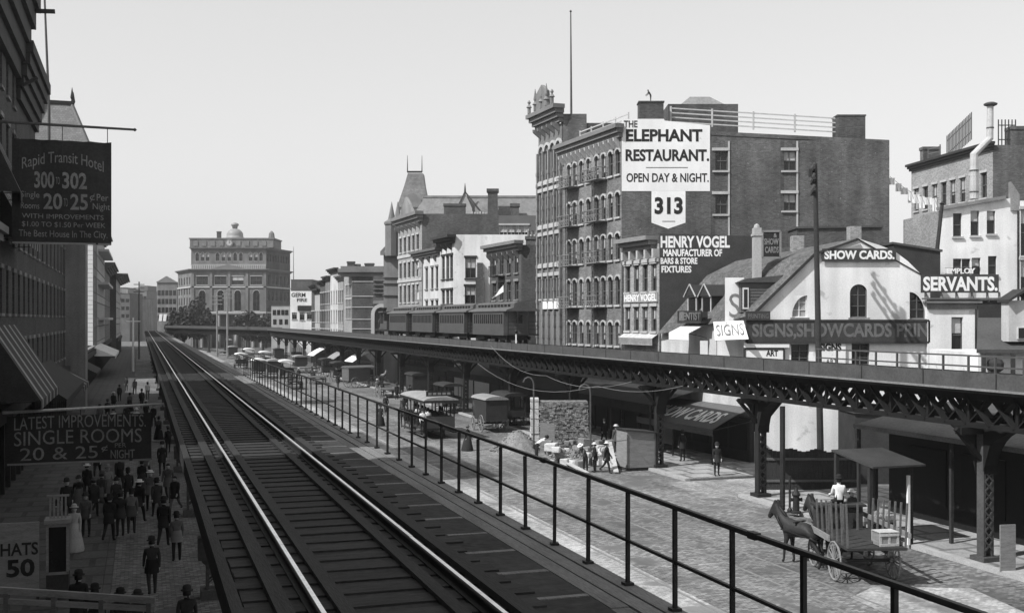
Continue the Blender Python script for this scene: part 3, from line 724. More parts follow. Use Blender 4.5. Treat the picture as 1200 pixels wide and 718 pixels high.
a_, b_ = P(836, 377, 68.4), P(871, 375.5, 66.0); c_, d_ = P(877, 397, 64.6), P(838, 398.5, 67)
mb = MB(); nn = (b_ - a_).cross(d_ - a_).normalized() * .05
mb.add([a_, b_, c_, d_, a_ + nn, b_ + nn, c_ + nn, d_ + nn], MB.BF); mb.build('board', 'sign_white', S)
dx = (c_ - d_); dz = (a_ - d_); vs, fs = text_geo('SIGNS', .0)
xs_ = [v[0] for v in vs]; ys_ = [v[1] for v in vs]
nv = nn.normalized() if nn.y < 0 else -nn.normalized()
mb = MB(); mb.add([d_ + dx * (.08 + .84 * (v[0] - min(xs_)) / (max(xs_) - min(xs_))) + dz * (.2 + .6 * (v[1] - min(ys_)) / (max(ys_) - min(ys_))) + nv * (.06 + .01 * (v[2] > 0)) for v in vs], fs); mb.build('lettering', 'letter_grey', S)
S = thing('awning', 'plain white shop awning beside the lettered corner awning of the old house', 'awning', (*on_line(820), 0))
b = on_line(833); f = wallframe(b, on_line(809)); L = (on_line(809) - b).length; mb = MB(f); z1, z0 = zof(379, 70.5), zof(390, 70.5)
v_ = [(0, .3, z1), (L, .3, z1), (L, 1.6, z0), (0, 1.6, z0), (L, 1.6, z0 - .45), (0, 1.6, z0 - .45)]
mb.add(v_, [(0, 1, 2, 3), (3, 2, 4, 5)]); mb.add([(p[0], p[1] - .02, p[2] - .03) for p in v_], [(0, 1, 2, 3), (3, 2, 4, 5)]); mb.build('canvas', 'canvas_white', S)
mb = MB(f)
for u in (.1, L - .1): mb.beam((u, .25, z0 - .3), (u, 1.58, z0 - .02), .04, .04)
mb.build('bracket', 'iron_black', S)
S = thing('balcony_sign', 'open lettered board reading Dentist on the little balcony under the pointed dormers', 'sign', (*on_line(824), 8.5))
b0 = on_line(836); b1 = on_line(808); f = wallframe(b0, b1); L = (b1 - b0).length; zb, zt2 = zof(376, 70.5), zof(365, 70.5)
mb = MB(f); mb.box(0, L, .05, .9, zb - .15, zb - .05); mb.box(0, L, .82, .9, zb - .05, zb + .02); mb.box(0, L, .82, .9, zt2, zt2 + .06); mb.box(0, .05, .82, .9, zb, zt2); mb.box(L - .05, L, .82, .9, zb, zt2); mb.build('frame', 'wood_dark', S)
lettering(S, 'DENTIST', .15, L - .15, zb + .05, zt2 - .03, f, 'letter_dim', .03, y=.84, flip=True)
mb = MB(f); mb.box(.02, L - .02, .40, .43, zb, zt2); mb.build('board', 'sign_black', S)
# white window cards under the awnings of the house
for i, (px0, px1, y0, y1) in enumerate(((820, 829, 399, 418), (840, 848, 399, 419), (858, 864, 399, 404))):
    Yc = 69.2
    root = thing('window_card', ('tall white card hanging under the plain shop awning', 'white door card under the lettered corner awning', 'small white card above the door by the corner awning')[i], 'sign', (XY(px0, Yc).x, Yc, zof(y1, Yc)))
    mb = MB(fronto(Yc)); mb.box(XY(px0, Yc).x, XY(px1, Yc).x, .1, .13, zof(y1, Yc), zof(y0, Yc)); mb.build('board', 'sign_white', root)
    mb = MB(fronto(Yc)); mb.box(XY(px0, Yc).x - .03, XY(px1, Yc).x + .03, .07, .099, zof(y1, Yc) - .03, zof(y0, Yc) + .03); mb.build('frame', 'wood_dark', root)
# the dark lean-to houses behind the gable and the long dark roofs
def simple_block(name, label, x0, x1, ytop, Y, d, m, zbot=0.0, slope=0.0, cat='building', roof='roof_tar', group=None):
    root = thing(name, label, cat, (XY(x0, Y).x, Y, 0), 0, group); mb = MB(fronto(Y)); za = zof(ytop, Y)
    mb.slab([(XY(x0, Y).x, zbot), (XY(x1, Y).x, zbot), (XY(x1, Y).x, za + slope), (XY(x0, Y).x, za)], -d, 0); mb.build('walls', m, root)
    mb = MB(fronto(Y)); mb.slab([(XY(x0, Y).x - .1, za), (XY(x1, Y).x + .1, za + slope), (XY(x1, Y).x + .1, za + slope + .14), (XY(x0, Y).x - .1, za + .14)], -d, .12); mb.build('roof', roof, root)
    return root
simple_block('rear_extension', 'low dark brick wing in front of the tall blank brick wall, above the white gable', 934, 1033, 268, 79.0, 2.6, 'brick_dark', slope=.1)
simple_block('rear_extension', 'dark shed roofed wing right of the white gable below the clothes line', 1047, 1102, 286, 71.5, 6, 'wood_dark', slope=-.5)

simple_block('outbuilding', 'low dark boarded shed between the yard fence and the long pavement awning', 1002, 1112, 484, 58.0, 3, 'wood_dark', slope=-.2)

# ================================================================= SERVANTS shop and white houses at the right
YS = 65.35
def XS(p): return XY(p, YS).x
def ZS(p): return zof(p, YS)
SV = thing('shop_building', 'small white shop house under the big Servants sign', 'shop', (XS(1087), YS, 0))
x0, x1 = XS(1087), XS(1142.5)
ops = [(XS(1142.5) - XS(1128.5), XS(1142.5) - XS(1115), ZS(413), ZS(371.5))]
mb = MB(); wall_panel(mb, (x1, YS), (x0, YS), 0, ZS(355), ops); mb.build('front_wall', 'white_wall', SV)
mb = MB(); mb.quad((x0, YS, 0), (x0, YS + 5, 0), (x0, YS + 5, ZS(355)), (x0, YS, ZS(355))); mb.quad((x1, YS, 0), (x1, YS + 5, 0), (x1, YS + 5, ZS(355)), (x1, YS, ZS(355))); mb.quad((x0, YS + 5, 0), (x1, YS + 5, 0), (x1, YS + 5, ZS(355)), (x0, YS + 5, ZS(355))); mb.quad((x0, YS, ZS(356)), (x1, YS, ZS(356)), (x1, YS + 5, ZS(356)), (x0, YS + 5, ZS(356))); mb.build('side_wall', 'white_wall', SV)
window(SV, (x1, YS), (x0, YS), (ops[0][0] + ops[0][1]) / 2, ops[0][2], ops[0][1] - ops[0][0], ops[0][3] - ops[0][2], 0, 'sash', False, True, .45, 'wood_dark')
mb = MB(fronto(YS)); mb.box(x0 - .05, x1 + .1, .0, .12, ZS(362), ZS(355)); mb.box(x0 - .2, x1 + .3, -.3, .35, ZS(355), ZS(352.5)); mb.box(x0 - .1, x1 + .2, -.2, .2, ZS(352.5), ZS(350)); mb.build('cornice', 'stone_mid', SV)
mb = MB(fronto(YS)); mb.tube([(x1 + .14, .1, 0.5), (x1 + .14, .1, ZS(358))], .06, 6); mb.build('rain_pipe', 'iron_grey', SV)
board_sign('large dark sign lettered Servants standing on the roof of the small white shop', 1078.5, 1169.5, 321.5, 343, YS - .4, 'sign_dark', [('SERVANTS.', 1081, 1168, 324, 341, .035)], 'sign_white', .05)
S = thing('sign_letters', 'cut out letters reading Em loy on a rail above the big Servants sign', 'sign', (XS(1105), YS, ZS(321)))
lettering(S, 'EMPLOY', XS(1106), XS(1139), ZS(321), ZS(314.5), fronto(YS - .4), 'sign_white', .03, y=.05, depth=.04)
mb = MB(fronto(YS - .4)); mb.box(XS(1104), XS(1141), .0, .05, ZS(321.4), ZS(320.6)); mb.box(XS(1104), XS(1141), .0, .04, ZS(314.4), ZS(314)); mb.build('rail', 'wood_dark', S)
S = thing('sign_rack', 'timber struts carrying the big Servants sign on the shop roof', 'support', (XS(1085), YS, ZS(352)))
mb = MB()
for p in (1082, 1100, 1118, 1136, 1154, 1168):
    mb.beam((XS(p), YS - .35, ZS(350)), (XS(p), YS - .35, ZS(343.3)), .1, .1); mb.beam((XS(p), YS - .3, ZS(343)), (XS(p) + 1.1, YS + 2, ZS(352)), .1, .1)
mb.build('strut', 'wood_grey', S)
mb = MB(); mb.beam((XS(1078), YS - .35, ZS(350)), (XS(1170), YS - .35, ZS(350)), .12, .1); mb.build('sole_plate', 'wood_mid', S)
simple_block('rear_extension', 'dark recessed house wall between the small white shop and the porch house', 1143, 1183, 352, 68.0, 5, 'wood_dark')
# white house behind, three storeys
YW = 76.0
def XW(p): return XY(p, YW).x
def ZW(p): return zof(p, YW)
WH = thing('white_house', 'tall whitewashed house with pale ledges behind the Servants sign', 'house', (XW(1100), YW, 0))
x0, x1 = XW(1101), XW(1192); LW = x1 - x0
wins = [(1122, 250, 277), (1142.5, 243, 276), (1161.5, 242, 274), (1132, 303, 322), (1144, 302, 322), (1163, 300, 322), (1122, 303, 322)]
wd = .6
ops = [(x1 - XW(p) - wd / 2, x1 - XW(p) + wd / 2, ZW(b), ZW(a)) for p, a, b in wins]
mb = MB(); wall_panel(mb, (x1, YW), (x0, YW), 0, ZW(247), ops); mb.build('front_wall', 'white_wall', WH)
mb = MB(fronto(YW)); mb.slab([(x0, ZW(247)), (x1, ZW(247)), (x1, ZW(231)), (x0, ZW(245.5))], -.25, 0); mb.build('gable_parapet', 'white_wall', WH)
mb = MB(fronto(YW)); mb.beam((x0 - .2, .1, ZW(245)), (x1 - .9, .1, ZW(231.5)), .35, .22); mb.slab([(XW(1184), ZW(247)), (XW(1194), ZW(247)), (XW(1194), ZW(228)), (XW(1184), ZW(213))], -.3, .12); mb.build('coping', 'stone_mid', WH)
mb = MB(fronto(YW)); mb.slab([(x0, 0), (x1, 0), (x1, ZW(233)), (x0, ZW(247))], -7, -.3); mb.build('rear_wall', 'brick_pale', WH)
for o in ops: window(WH, (x1, YW), (x0, YW), (o[0] + o[1]) / 2, o[2], wd, o[3] - o[2], 0, 'sash', False, True, random.choice((0, .5)), 'stone_trim')
x0, x1 = XW(1192), XW(1260)
ops = [(x1 - XW(1199) - .2, x1 - XW(1193), ZW(300), ZW(246)), (x1 - XW(1199) - .2, x1 - XW(1193), ZW(370), ZW(305))]
WH2 = thing('white_house', 'white house wall with tall dark windows at the right edge of the photo', 'house', (x0, YW - .4, 0))
mb = MB(); wall_panel(mb, (x1, YW - .4), (x0, YW - .4), 0, ZW(236), ops); mb.build('front_wall', 'white_wall', WH2)
mb = MB(fronto(YW)); mb.box(x0 + .02, x1, -6, -.3, 0, ZW(238)); mb.build('rear_wall', 'brick_pale', WH2)
for o in ops: window(WH2, (x1, YW - .4), (x0, YW - .4), (o[0] + o[1]) / 2, o[2], o[1] - o[0], o[3] - o[2], 0, 'sash', True, True, .3)
# brick tenement far behind
At = XY(1163.5, 100); Bt = XY(1068, 115); TZ = zof(170, 100)
Lt = (Bt - At).length
cols = [u_px(At, Bt, p) for p in (1074, 1084.5, 1095.5, 1106, 1116.5, 1128, 1140, 1153)]
T_, _, _, Tc, Td = bldg('tenement_building', 'brick tenement with sloping dark cornice and roof pens behind the white houses', At, Bt, TZ, 14, cols=cols, w=.95, rows=[(TZ - 4.6, 2.3), (TZ - 8.2, 2.3), (TZ - 11.8, 2.3)], wf='brick_pale', ws='brick_side', shop=0, curts=(0, .6, .9))
cornice(T_, At, Bt, TZ - .4, .7, .5, m='wood_dark')
chimney(T_, XY(1200, 100).x, 101, TZ - 1, zof(147, 100), 1.9, 1.2, 'brick_side', 0)
for px, py in ((1093, 172),): chimney(T_, XY(1094, 113).x, 114, TZ - 1, zof(171, 113), 1.7, .9, 'brick_side', 0)
rail_fence('roof_pen', 'spiky picket pen on the roof of the far brick tenement', [(XY(1112, 109).x, 109.5, TZ - .2), (XY(1141, 104).x, 104.5, TZ + 1.2)], 2.6, .3, 2, 'wood_mid', t=.04)
rail_fence('roof_pen', 'dark picket pen beside the big chimney on the far tenement roof', [(XY(1170, 100.6).x, 100.6, TZ - .2), (XY(1190, 100.6).x, 100.6, TZ - .2)], 2.6, .3, 2, 'wood_dark', t=.04)
rail_fence('roof_fence', 'short post and rail fence at the left end of the far tenement roof', [(XY(1090, 112).x, 112.5, TZ - .2), (XY(1104, 110).x, 110.5, TZ - .2)], 1.9, 2.0, 4, 'wood_mid', t=.05)
# tall bent stove pipe
pp = thing('stove_pipe', 'tall crooked pale stove pipe rising past the far tenement roof', 'pipe', P(1142, 232, 90))
mb = MB(); mb.tube([P(1141.5, 233, 90), P(1141.5, 181, 90), P(1160, 162, 90), P(1160.5, 125, 90)], [.34, .32, .28, .25], 10); mb.build('pipe', 'iron_pale', pp)
q = P(1160.8, 125, 90); mb = MB(); mb.lathe([(.25, 0), (.52, .12), (.55, .22), (.3, .34)], q, 10); mb.build('cowl', 'iron_grey', pp)
for py in (225, 200, 150): q = P(1141.5 if py > 181 else 1160.3, py, 90); mb = MB(); mb.lathe([(.36 if py > 181 else .3, -.05), (.36 if py > 181 else .3, .05)], q, 10); mb.build('collar', 'iron_grey', pp)
# clothes line
cl = thing('clothes_line', 'sagging clothes line between the blank brick wall and the tenement', 'rope', P(1043, 207, 82))
pts = []
for i in range(9):
    t = i / 8; pts.append(P(1043, 207, 82).lerp(P(1100, 232, 92), t) - Vector((0, 0, .5 * math.sin(PI * t))))
mb = MB(); mb.tube(pts, .02, 4); mb.build('rope', 'wire', cl)
shp = [(.03, .5, .5), (.16, .45, .6), (.27, .55, .5), (.40, .45, .85), (.50, .6, .7), (.62, .5, .95), (.74, .8, .6), (.9, .4, 1.1)]
lab = ('narrow white cloth', 'small white towel', 'white rag', 'white shirt', 'broad white sheet', 'long white undershirt', 'wide white towel', 'long white stocking')
wh = ('nearest the brick wall', 'second from the brick wall', 'third from the brick wall', 'fourth from the brick wall', 'in the middle of the line', 'third from the tenement end', 'second from the tenement end', 'at the tenement end')
for (t, ww, hh), l_, wz in zip(shp, lab, wh):
    k = t * 8; i = min(7, int(k)); p = pts[i].lerp(pts[i + 1], k - i); mb = MB(Matrix.Translation(p)); n = 5
    vs = []
    for j in range(n + 1):
        for side in (0, 1):
            vs.append((ww * (j / n - .5), .06 * math.sin(j * 2.1) * (side), 0 - hh * side))
    mb.add(vs, [(2 * j, 2 * j + 1, 2 * j + 3, 2 * j + 2) for j in range(n)]); mb.add([(v[0], v[1] + .015, v[2]) for v in vs], [(2 * j, 2 * j + 1, 2 * j + 3, 2 * j + 2) for j in range(n)])
    tag(mb.build('laundry', 'cloth_white'), l_ + ' on the clothes line, ' + wz, 'laundry', 'washing on the line')
# porch house at the right edge
YP = 52.0
PH = thing('porch_house', 'low house with steep dormer and dark lean-to roof at the right edge', 'house', (XY(1142, YP).x, YP, 0))
def XP(p): return XY(p, YP).x
def ZP(p): return zof(p, YP)
mb = MB(fronto(YP)); mb.box(XP(1146), XP(1300), -6, 0, 0, ZP(413)); mb.build('walls', 'white_wall', PH)
mb = MB(fronto(YP)); mb.add([(XP(1138), .6, ZP(409)), (XP(1300), .6, ZP(409)), (XP(1300), -3.5, ZP(372)), (XP(1183), -3.5, ZP(372)), (XP(1138), .6, ZP(413)), (XP(1300), .6, ZP(413))], [(0, 1, 2, 3), (0, 1, 5, 4), (0, 3, 4)]); mb.build('roof', 'roof_tar', PH)
mb = MB(fronto(YP - .2)); mb.box(XP(1180), XP(1290), -.8, 0, ZP(400), ZP(352)); dm = mb.build('dormer', 'cream_wall', PH)
mb = MB(fronto(YP - .2)); mb.slab([(XP(1177), ZP(354)), (XP(1196), ZP(342)), (XP(1215), ZP(354)), (XP(1215), ZP(351)), (XP(1196), ZP(338.5)), (XP(1177), ZP(351))], -1.0, .3); mb.build('dormer_roof', 'wood_dark', dm)
mb = MB(fronto(YP - .2)); mb.box(XP(1189), XP(1209), .01, .07, ZP(397), ZP(383)); wn = mb.build('window', 'sash_white', dm)
mb = MB(fronto(YP - .2)); mb.box(XP(1190.5), XP(1198.5), .072, .09, ZP(396), ZP(384)); mb.box(XP(1199.5), XP(1207.5), .072, .09, ZP(396), ZP(384)); mb.build('pane', 'glass', wn)
for p in (1146, 1180, 1215): 
    mb = MB(fronto(YP)); mb.box(XP(p) - .08, XP(p) + .08, .55, .7, 0, ZP(413)); mb.build('porch_post', 'wood_dark', PH)
mb = MB(fronto(YP)); mb.lathe([(.1, 0), (.36, .2), (.38, .5), (.28, .66), (.05, .72)], (XP(1161), .5, ZP(437)), 10); tag(mb.build('barrel', 'wood_dark'), 'dark round keg hanging at the porch of the right edge house', 'keg')

# ================================================================= farther up the east side
def on_far(px, t=31.6): Y = tY(px, t); return XY(px, Y)
# dark brick with bracketed cornice
A4 = on_line(611); B4 = on_line(574); Y4 = 103; Z4 = zof(287, 101)
cols = [u_px(A4, B4, p) for p in (579.5, 588, 596.5, 605.5)]
D4, *_ = bldg('row_house', 'dark brick house with heavy cornice and a balcony just left of the ornate stone front', A4, B4, Z4, 10, cols=cols, w=.95, rows=rows_px(((296, 320), (330, 351), (361, 384)), Y4), wf='brick_dark', ws='brick_dark', trim='stone_mid', curts=(0, .5))
cornice(D4, A4, B4, Z4 - .5, .9, .8, brackets=6, m='stone_brown', bm='stone_mid')
chimney(D4, XY(624, 102).x, 103, Z4 - .5, zof(276, 102), 1.2, .8, 'brick_side', 3)
mb = MB(wallframe(A4, B4)); u = cols[1]; z = zof(322, Y4); mb.box(u - .9, u + .9, .01, 1.0, z - .1, z)
for k in range(8): mb.beam((u - .9 + k * .257, 1.0, z), (u - .9 + k * .257, 1.0, z + .9), .04, .04)
mb.beam((u - .9, 1.0, z + .9), (u + .9, 1.0, z + .9), .06, .06); mb.build('balcony', 'iron_black', D4)
fl = thing('flag', 'small white pennant hanging on the dark brick house front above the train', 'flag', P(581, 344, 104))
mb = MB(); mb.quad(P(576, 350, 104), P(590, 334, 103), P(590, 342, 103)); mb.quad(*[p + Vector((0, .02, 0)) for p in (P(576, 350, 104), P(590, 334, 103), P(590, 342, 103))]); mb.build('cloth', 'cloth_white', fl)
mb = MB(); mb.beam(P(574, 352, 104), P(592, 332, 103), .04, .04); mb.build('staff', 'wood_mid', fl)
# white corner house
A5 = on_line(532.5); B5 = on_line(515); Y5 = 122; Z5 = zof(275, 119.2)
cols = [u_px(A5, B5, p) for p in (519.5, 524.5, 529)]
W5, *_ = bldg('row_house', 'white painted three storey house with dark window lintels on its side wall', A5, B5, Z5, 13, cols=cols, w=1.1, rows=rows_px(((300, 327), (340, 356), (365, 384)), Y5), wf='cream_wall', ws='white_wall', trim='wood_dark',
   side_wins=[(XY(551.5, 119.2).x - A5.x, zof(326, 119.2), 1.15, zof(302, 119.2) - zof(326, 119.2)), (XY(551, 119.2).x - A5.x, zof(356, 119.2), 1.15, 1.9), (XY(558.5, 119.2).x - A5.x - .02, zof(326, 119.2) + 3.9, .01, .01)][:2])
cornice(W5, A5, B5, Z5 - .9, .9, .9, m='wood_dark', brackets=3)
mb = MB(fronto(A5.y)); xx = XY(562.5, A5.y).x; mb.box(xx - .45, xx + .45, .01, .55, 4, zof(325, A5.y)); mb.box(xx - .3, xx + .3, .01, .4, zof(325, A5.y), zof(308, A5.y)); mb.build('chimney', 'brick_dark', W5)
A6 = on_line(515); B6 = on_line(486); Y6 = 126; Z6 = zof(292, 124)
cols = [u_px(A6, B6, p) for p in (489, 493.5, 500, 506.5, 512)]
C6, *_ = bldg('row_house', 'cream fronted house with tall dark shutters left of the white house', A6, B6, Z6, 9, cols=cols, w=.95, rows=rows_px(((313, 338), (352, 372)), Y6), wf='cream_wall', ws='brick_dark', trim='stone_mid')
cornice(C6, A6, B6, Z6 - .6, .8, .6, m='wood_mid', brackets=4)
A7 = on_line(494.5, .1); B7 = on_line(466.5, .1); Y7 = 135; Z7_ = zof(251, 130.7)
cols = [u_px(A7, B7, p) for p in (469.5, 474.5, 479.5, 484.5, 489.5)]
F7, *_ = bldg('commercial_building', 'five storey brick block with pale lintels and stone cornice below the mansard tower', A7, B7, Z7_, 9, cols=cols, w=1.0, rows=rows_px(((277, 294), (307, 325), (334, 354), (362, 382)), Y7), wf='brick_pale', ws='brick_dark', trim='stone_trim')
cornice(F7, A7, B7, Z7_ - .9, 1.2, .9, brackets=6, m='stone_brown', bm='stone_mid'); band(F7, A7, B7, zof(301, Y7), .35, .12); band(F7, A7, B7, zof(330, Y7), .35, .12)
chimney(F7, XY(532, 133).x, 135, Z7_ - .6, zof(237, 133), 2.6, 1, 'brick_dark', 0)
mb = MB(wallframe(A7, B7)); LL = (B7 - A7).length; mb.slab([(LL * .2, Z7_ + .3), (LL * .8, Z7_ + .3), (LL * .65, Z7_ + 1.5), (LL * .5, Z7_ + 2.5), (LL * .35, Z7_ + 1.5)], .2, .5); mb.build('roof_crest', 'stone_mid', F7)
# long slate mansard building behind
YM = 150.0
MN = thing('mansard_building', 'long brick building with patterned slate mansard roof behind the row houses', 'building', (XY(490, YM).x, YM, 0))
mb = MB(fronto(YM)); xa, xb = XY(484, YM).x, XY(640, YM).x; mb.box(xa, xb, -14, 0, 0, zof(253, YM)); mb.build('walls', 'brick_far', MN)
mb = MB(); za, zb = zof(253, YM) + .004, zof(230.5, YM)
mb.add([(xa, YM - .2, za), (xb, YM - .2, za), (xb, YM + 14, za), (xa, YM + 14, za), (xa + 1.4, YM + 1.4, zb), (xb - 1.4, YM + 1.4, zb), (xb - 1.4, YM + 12, zb), (xa + 1.4, YM + 12, zb)], [(0, 1, 5, 4), (1, 2, 6, 5), (2, 3, 7, 6), (3, 0, 4, 7), (4, 5, 6, 7)]); rf = mb.build('roof', 'roof_slate_pale', MN)
mb = MB(fronto(YM)); mb.box(xa - .2, xb + .2, .01, .4, za - .7, za - .02); mb.box(xa + 1.2, xb - 1.2, -1.7, -1.3, zb, zb + .3); mb.build('cornice', 'stone_mid', MN)
mb = MB(fronto(YM)); xc = XY(545, YM).x; mb.slab([(xc - .95, za), (xc + .95, za), (xc + .95, za + 1), (xc, zof(226, YM)), (xc - .95, za + 1)], -2, .15); dm = mb.build('dormer', 'stone_pale', MN)
mb = MB(fronto(YM)); mb.beam((xc - 1.1, .1, za + .9), (xc, .1, zof(225, YM)), .3, .2); mb.beam((xc + 2.6, .1, za), (xc, .1, zof(225, YM)), .3, .2); mb.lathe([(.15, 0), (.1, .6), (.02, 1.2)], (xc, .1, zof(225, YM)), 6); mb.build('dormer_roof', 'roof_tar', dm)
for px, pt, ww in ((577.5, 223, 1.35), (603.5, 240, 1.1)):
    cx = XY(px, YM - 1).x; mb = MB(); mb.lathe([(ww * .72, 0), (ww * .68, zof(pt, YM) - za - .5 + 2), (ww * .85, zof(pt, YM) - za - .4 + 2), (ww * .85, zof(pt, YM) - za + 2)], (cx, YM - 1.2, za - 2), 4, a0=PI / 4); mb.build('chimney', 'brick_dark', MN)
YB = 141
B8 = thing('brick_block', 'plain brick block with a row of pale windows behind the white house', 'building', (XY(548, YB).x, YB, 0))
x0, x1 = XY(548, YB).x, XY(632, YB).x
ops = [(x1 - XY(p, YB).x - .5, x1 - XY(p, YB).x + .5, zof(279, YB), zof(264, YB)) for p in (590, 599, 607.5, 615)]
mb = MB(); wall_panel(mb, (x1, YB), (x0, YB), 0, zof(252.5, YB), ops); mb.build('front_wall', 'brick_far', B8)
mb = MB(); mb.box(x0 + .01, x1 - .01, YB + .3, YB + 7, 0, zof(253, YB)); mb.build('rear_wall', 'brick_far', B8)
for o in ops: window(B8, (x1, YB), (x0, YB), (o[0] + o[1]) / 2, o[2], 1.0, o[3] - o[2], 0, 'sash_white', True, True, .5)
mb = MB(); 
for k in range(6): mb.box(XY(553 + k * 3.2, YB).x - .1, XY(553 + k * 3.2, YB).x + .1, YB + .5, YB + .8, zof(253, YB), zof(247 + (k % 3), YB))
mb.build('vent_pipe', 'stone_trim', B8)
# stone tower with steep mansard
YT = 157.0
TW = thing('mansard_tower', 'steep slate mansard tower with twin finials above the brick block', 'tower', (XY(484, YT).x, YT, 0))
mb = MB(fronto(YT)); mb.box(XY(467, YT).x, XY(502, YT).x, -5, 0, 0, zof(243, YT)); mb.build('walls', 'stone_pale', TW)
ring = lambda a, b, d0, d1, z: [(XY(a, YT).x, YT + d0, z), (XY(b, YT).x, YT + d0, z), (XY(b, YT).x, YT + d1, z), (XY(a, YT).x, YT + d1, z)]
pr = [ring(465, 503.5, -.2, 5, zof(243, YT)), ring(469, 499.5, .4, 4.4, zof(230, YT)), ring(473, 497, .8, 4, zof(217, YT)), ring(477, 495, 1.1, 3.7, zof(202, YT))]
mb = MB(); mb.add([p for r in pr for p in r], [(i * 4 + k, i * 4 + (k + 1) % 4, (i + 1) * 4 + (k + 1) % 4, (i + 1) * 4 + k) for i in range(3) for k in range(4)] + [(12, 13, 14, 15)]); mb.build('roof', 'roof_slate', TW)
mb = MB()
for px in (477.5, 494.5):
    q = P(px, 202, YT + 1.2); mb.tube([q, q + Vector((0, 0, 2.4))], [.09, .03], 6)
mb.beam(P(477.5, 201.5, YT + 1.2), P(494.5, 201.5, YT + 1.2), .2, .25); mb.build('finial', 'iron_black', TW)
mb = MB(fronto(YT)); xc = XY(484, YT).x
mb.slab([(xc - 1.2, zof(243, YT)), (xc + 1.2, zof(243, YT)), (xc + 1.2, zof(234, YT)), (xc, zof(226, YT)), (xc - 1.2, zof(234, YT))], -1, .3); mb.build('dormer', 'stone_mid', TW)
# stone church-like front with turret
YC = 151.5
CH = thing('stone_building', 'pale stone gabled hall with a corner turret beside the mansard tower', 'building', (XY(449, YC).x, YC, 0))
xl, xr = XY(449.5, YC).x, XY(471, YC).x
mb = MB(fronto(YC)); mb.slab([(xl, 0), (xr, 0), (xr, zof(272, YC)), (xr - .4, zof(272, YC)), (xl + .3, zof(297, YC)), (xl, zof(297, YC))], -9, 0); mb.build('walls', 'stone_mid', CH)
mb = MB(fronto(YC)); mb.box(xl - .4, xr, .01, .5, zof(299, YC), zof(295, YC)); mb.beam((xl - .3, .2, zof(296, YC)), (xr, .2, zof(270, YC)), .5, .35)
for y in (324, 331, 345): mb.box(xl - .1, xr, .01, .2, zof(y + 1.2, YC), zof(y, YC))
mb.build('string_course', 'stone_brown', CH)
q = P(459, 300, YC - .4); mb = MB(); mb.lathe([(.9, 0), (.9, 4.2), (1.05, 4.3), (1.05, 4.6), (.5, 5.0), (.12, 6.9), (.02, 7.4)], q, 8); mb.build('turret', 'stone_brown', CH)
mb = MB(); mb.lathe([(.5, 0), (.5, 1.2), (.05, 3.4)], q + Vector((.9, -.6, 3.9)), 6); mb.build('pinnacle', 'stone_mid', CH)
# striped brick with arch
Y9 = 178.0; A9 = on_far(412.5); B9 = on_far(403)
G9, *_ = bldg('warehouse_building', 'dark brick block with pale horizontal bands and deep cornice beyond the stone hall', A9, B9, zof(322, Y9), 8, cols=[.9, 2.3, 3.7, 5.1], w=.8, rows=rows_px(((334, 346), (351, 359), (361, 373)), Y9), wf='brick_pale', ws='brick_dark')
x0, x1 = XY(412.5, A9.y).x, XY(438, A9.y).x
for y in (330, 347, 359.5, 373.5, 384.5): mb = MB(fronto(A9.y)); mb.box(x0, x1, .005, .1, zof(y + 1, Y9), zof(y, Y9)); mb.build('belt_course', 'stone_trim', G9)
mb = MB(fronto(A9.y)); mb.box(XY(402, Y9).x, XY(452, Y9).x, -1, .3, zof(325, Y9), zof(320, Y9)); mb.box(XY(400, Y9).x, XY(453, Y9).x, -2, .8, zof(320, Y9), zof(316, Y9)); mb.box(XY(403, Y9).x, XY(452, Y9).x, -2.2, .5, zof(316, Y9), zof(313, Y9)); mb.build('cornice', 'stone_brown', G9)
for px, py, ww in ((413, 310, 1.0), (418, 309, .8), (432, 308, 1.4)): chimney(G9, XY(px, Y9).x, Y9 + 1, zof(316, Y9), zof(py, Y9), ww, .8, 'brick_dark', 0)
AR = thing('arch_building', 'dark stone building with large round archway beside the engine', 'building', (XY(438, 160).x, 160, 0))
mb = MB(fronto(160)); xa, xb = XY(437, 160).x, XY(452, 160).x; mb.box(xa, xb, -8, -.4, 0, zof(323, 160)); mb.build('walls', 'brick_dark', AR)
mb = MB(fronto(160)); mb.box(xa, xb, -.38, 0, zof(356, 160), zof(352, 160))
for y in (328, 333, 338, 343): mb.box(xa, xb, -.38, -.1, zof(y + .8, 160), zof(y, 160))
mb.build('string_course', 'stone_mid', AR)
xc = XY(447, 160).x; mb = MB(fronto(160))
for k in range(10):
    a0, a1 = PI * k / 10, PI * (k + 1) / 10; zc = zof(368, 160)
    mb.slab([(xc + 1.0 * math.cos(a), zc + 1.0 * math.sin(a)) for a in (a0, a1)] + [(xc + 1.5 * math.cos(a), zc + 1.5 * math.sin(a)) for a in (a1, a0)], -.38, .1)
for q in (-1.25, 1.25): mb.box(xc + q - .25, xc + q + .25, -.38, .1, 0, zof(368, 160))
mb.build('archway', 'stone_trim', AR)
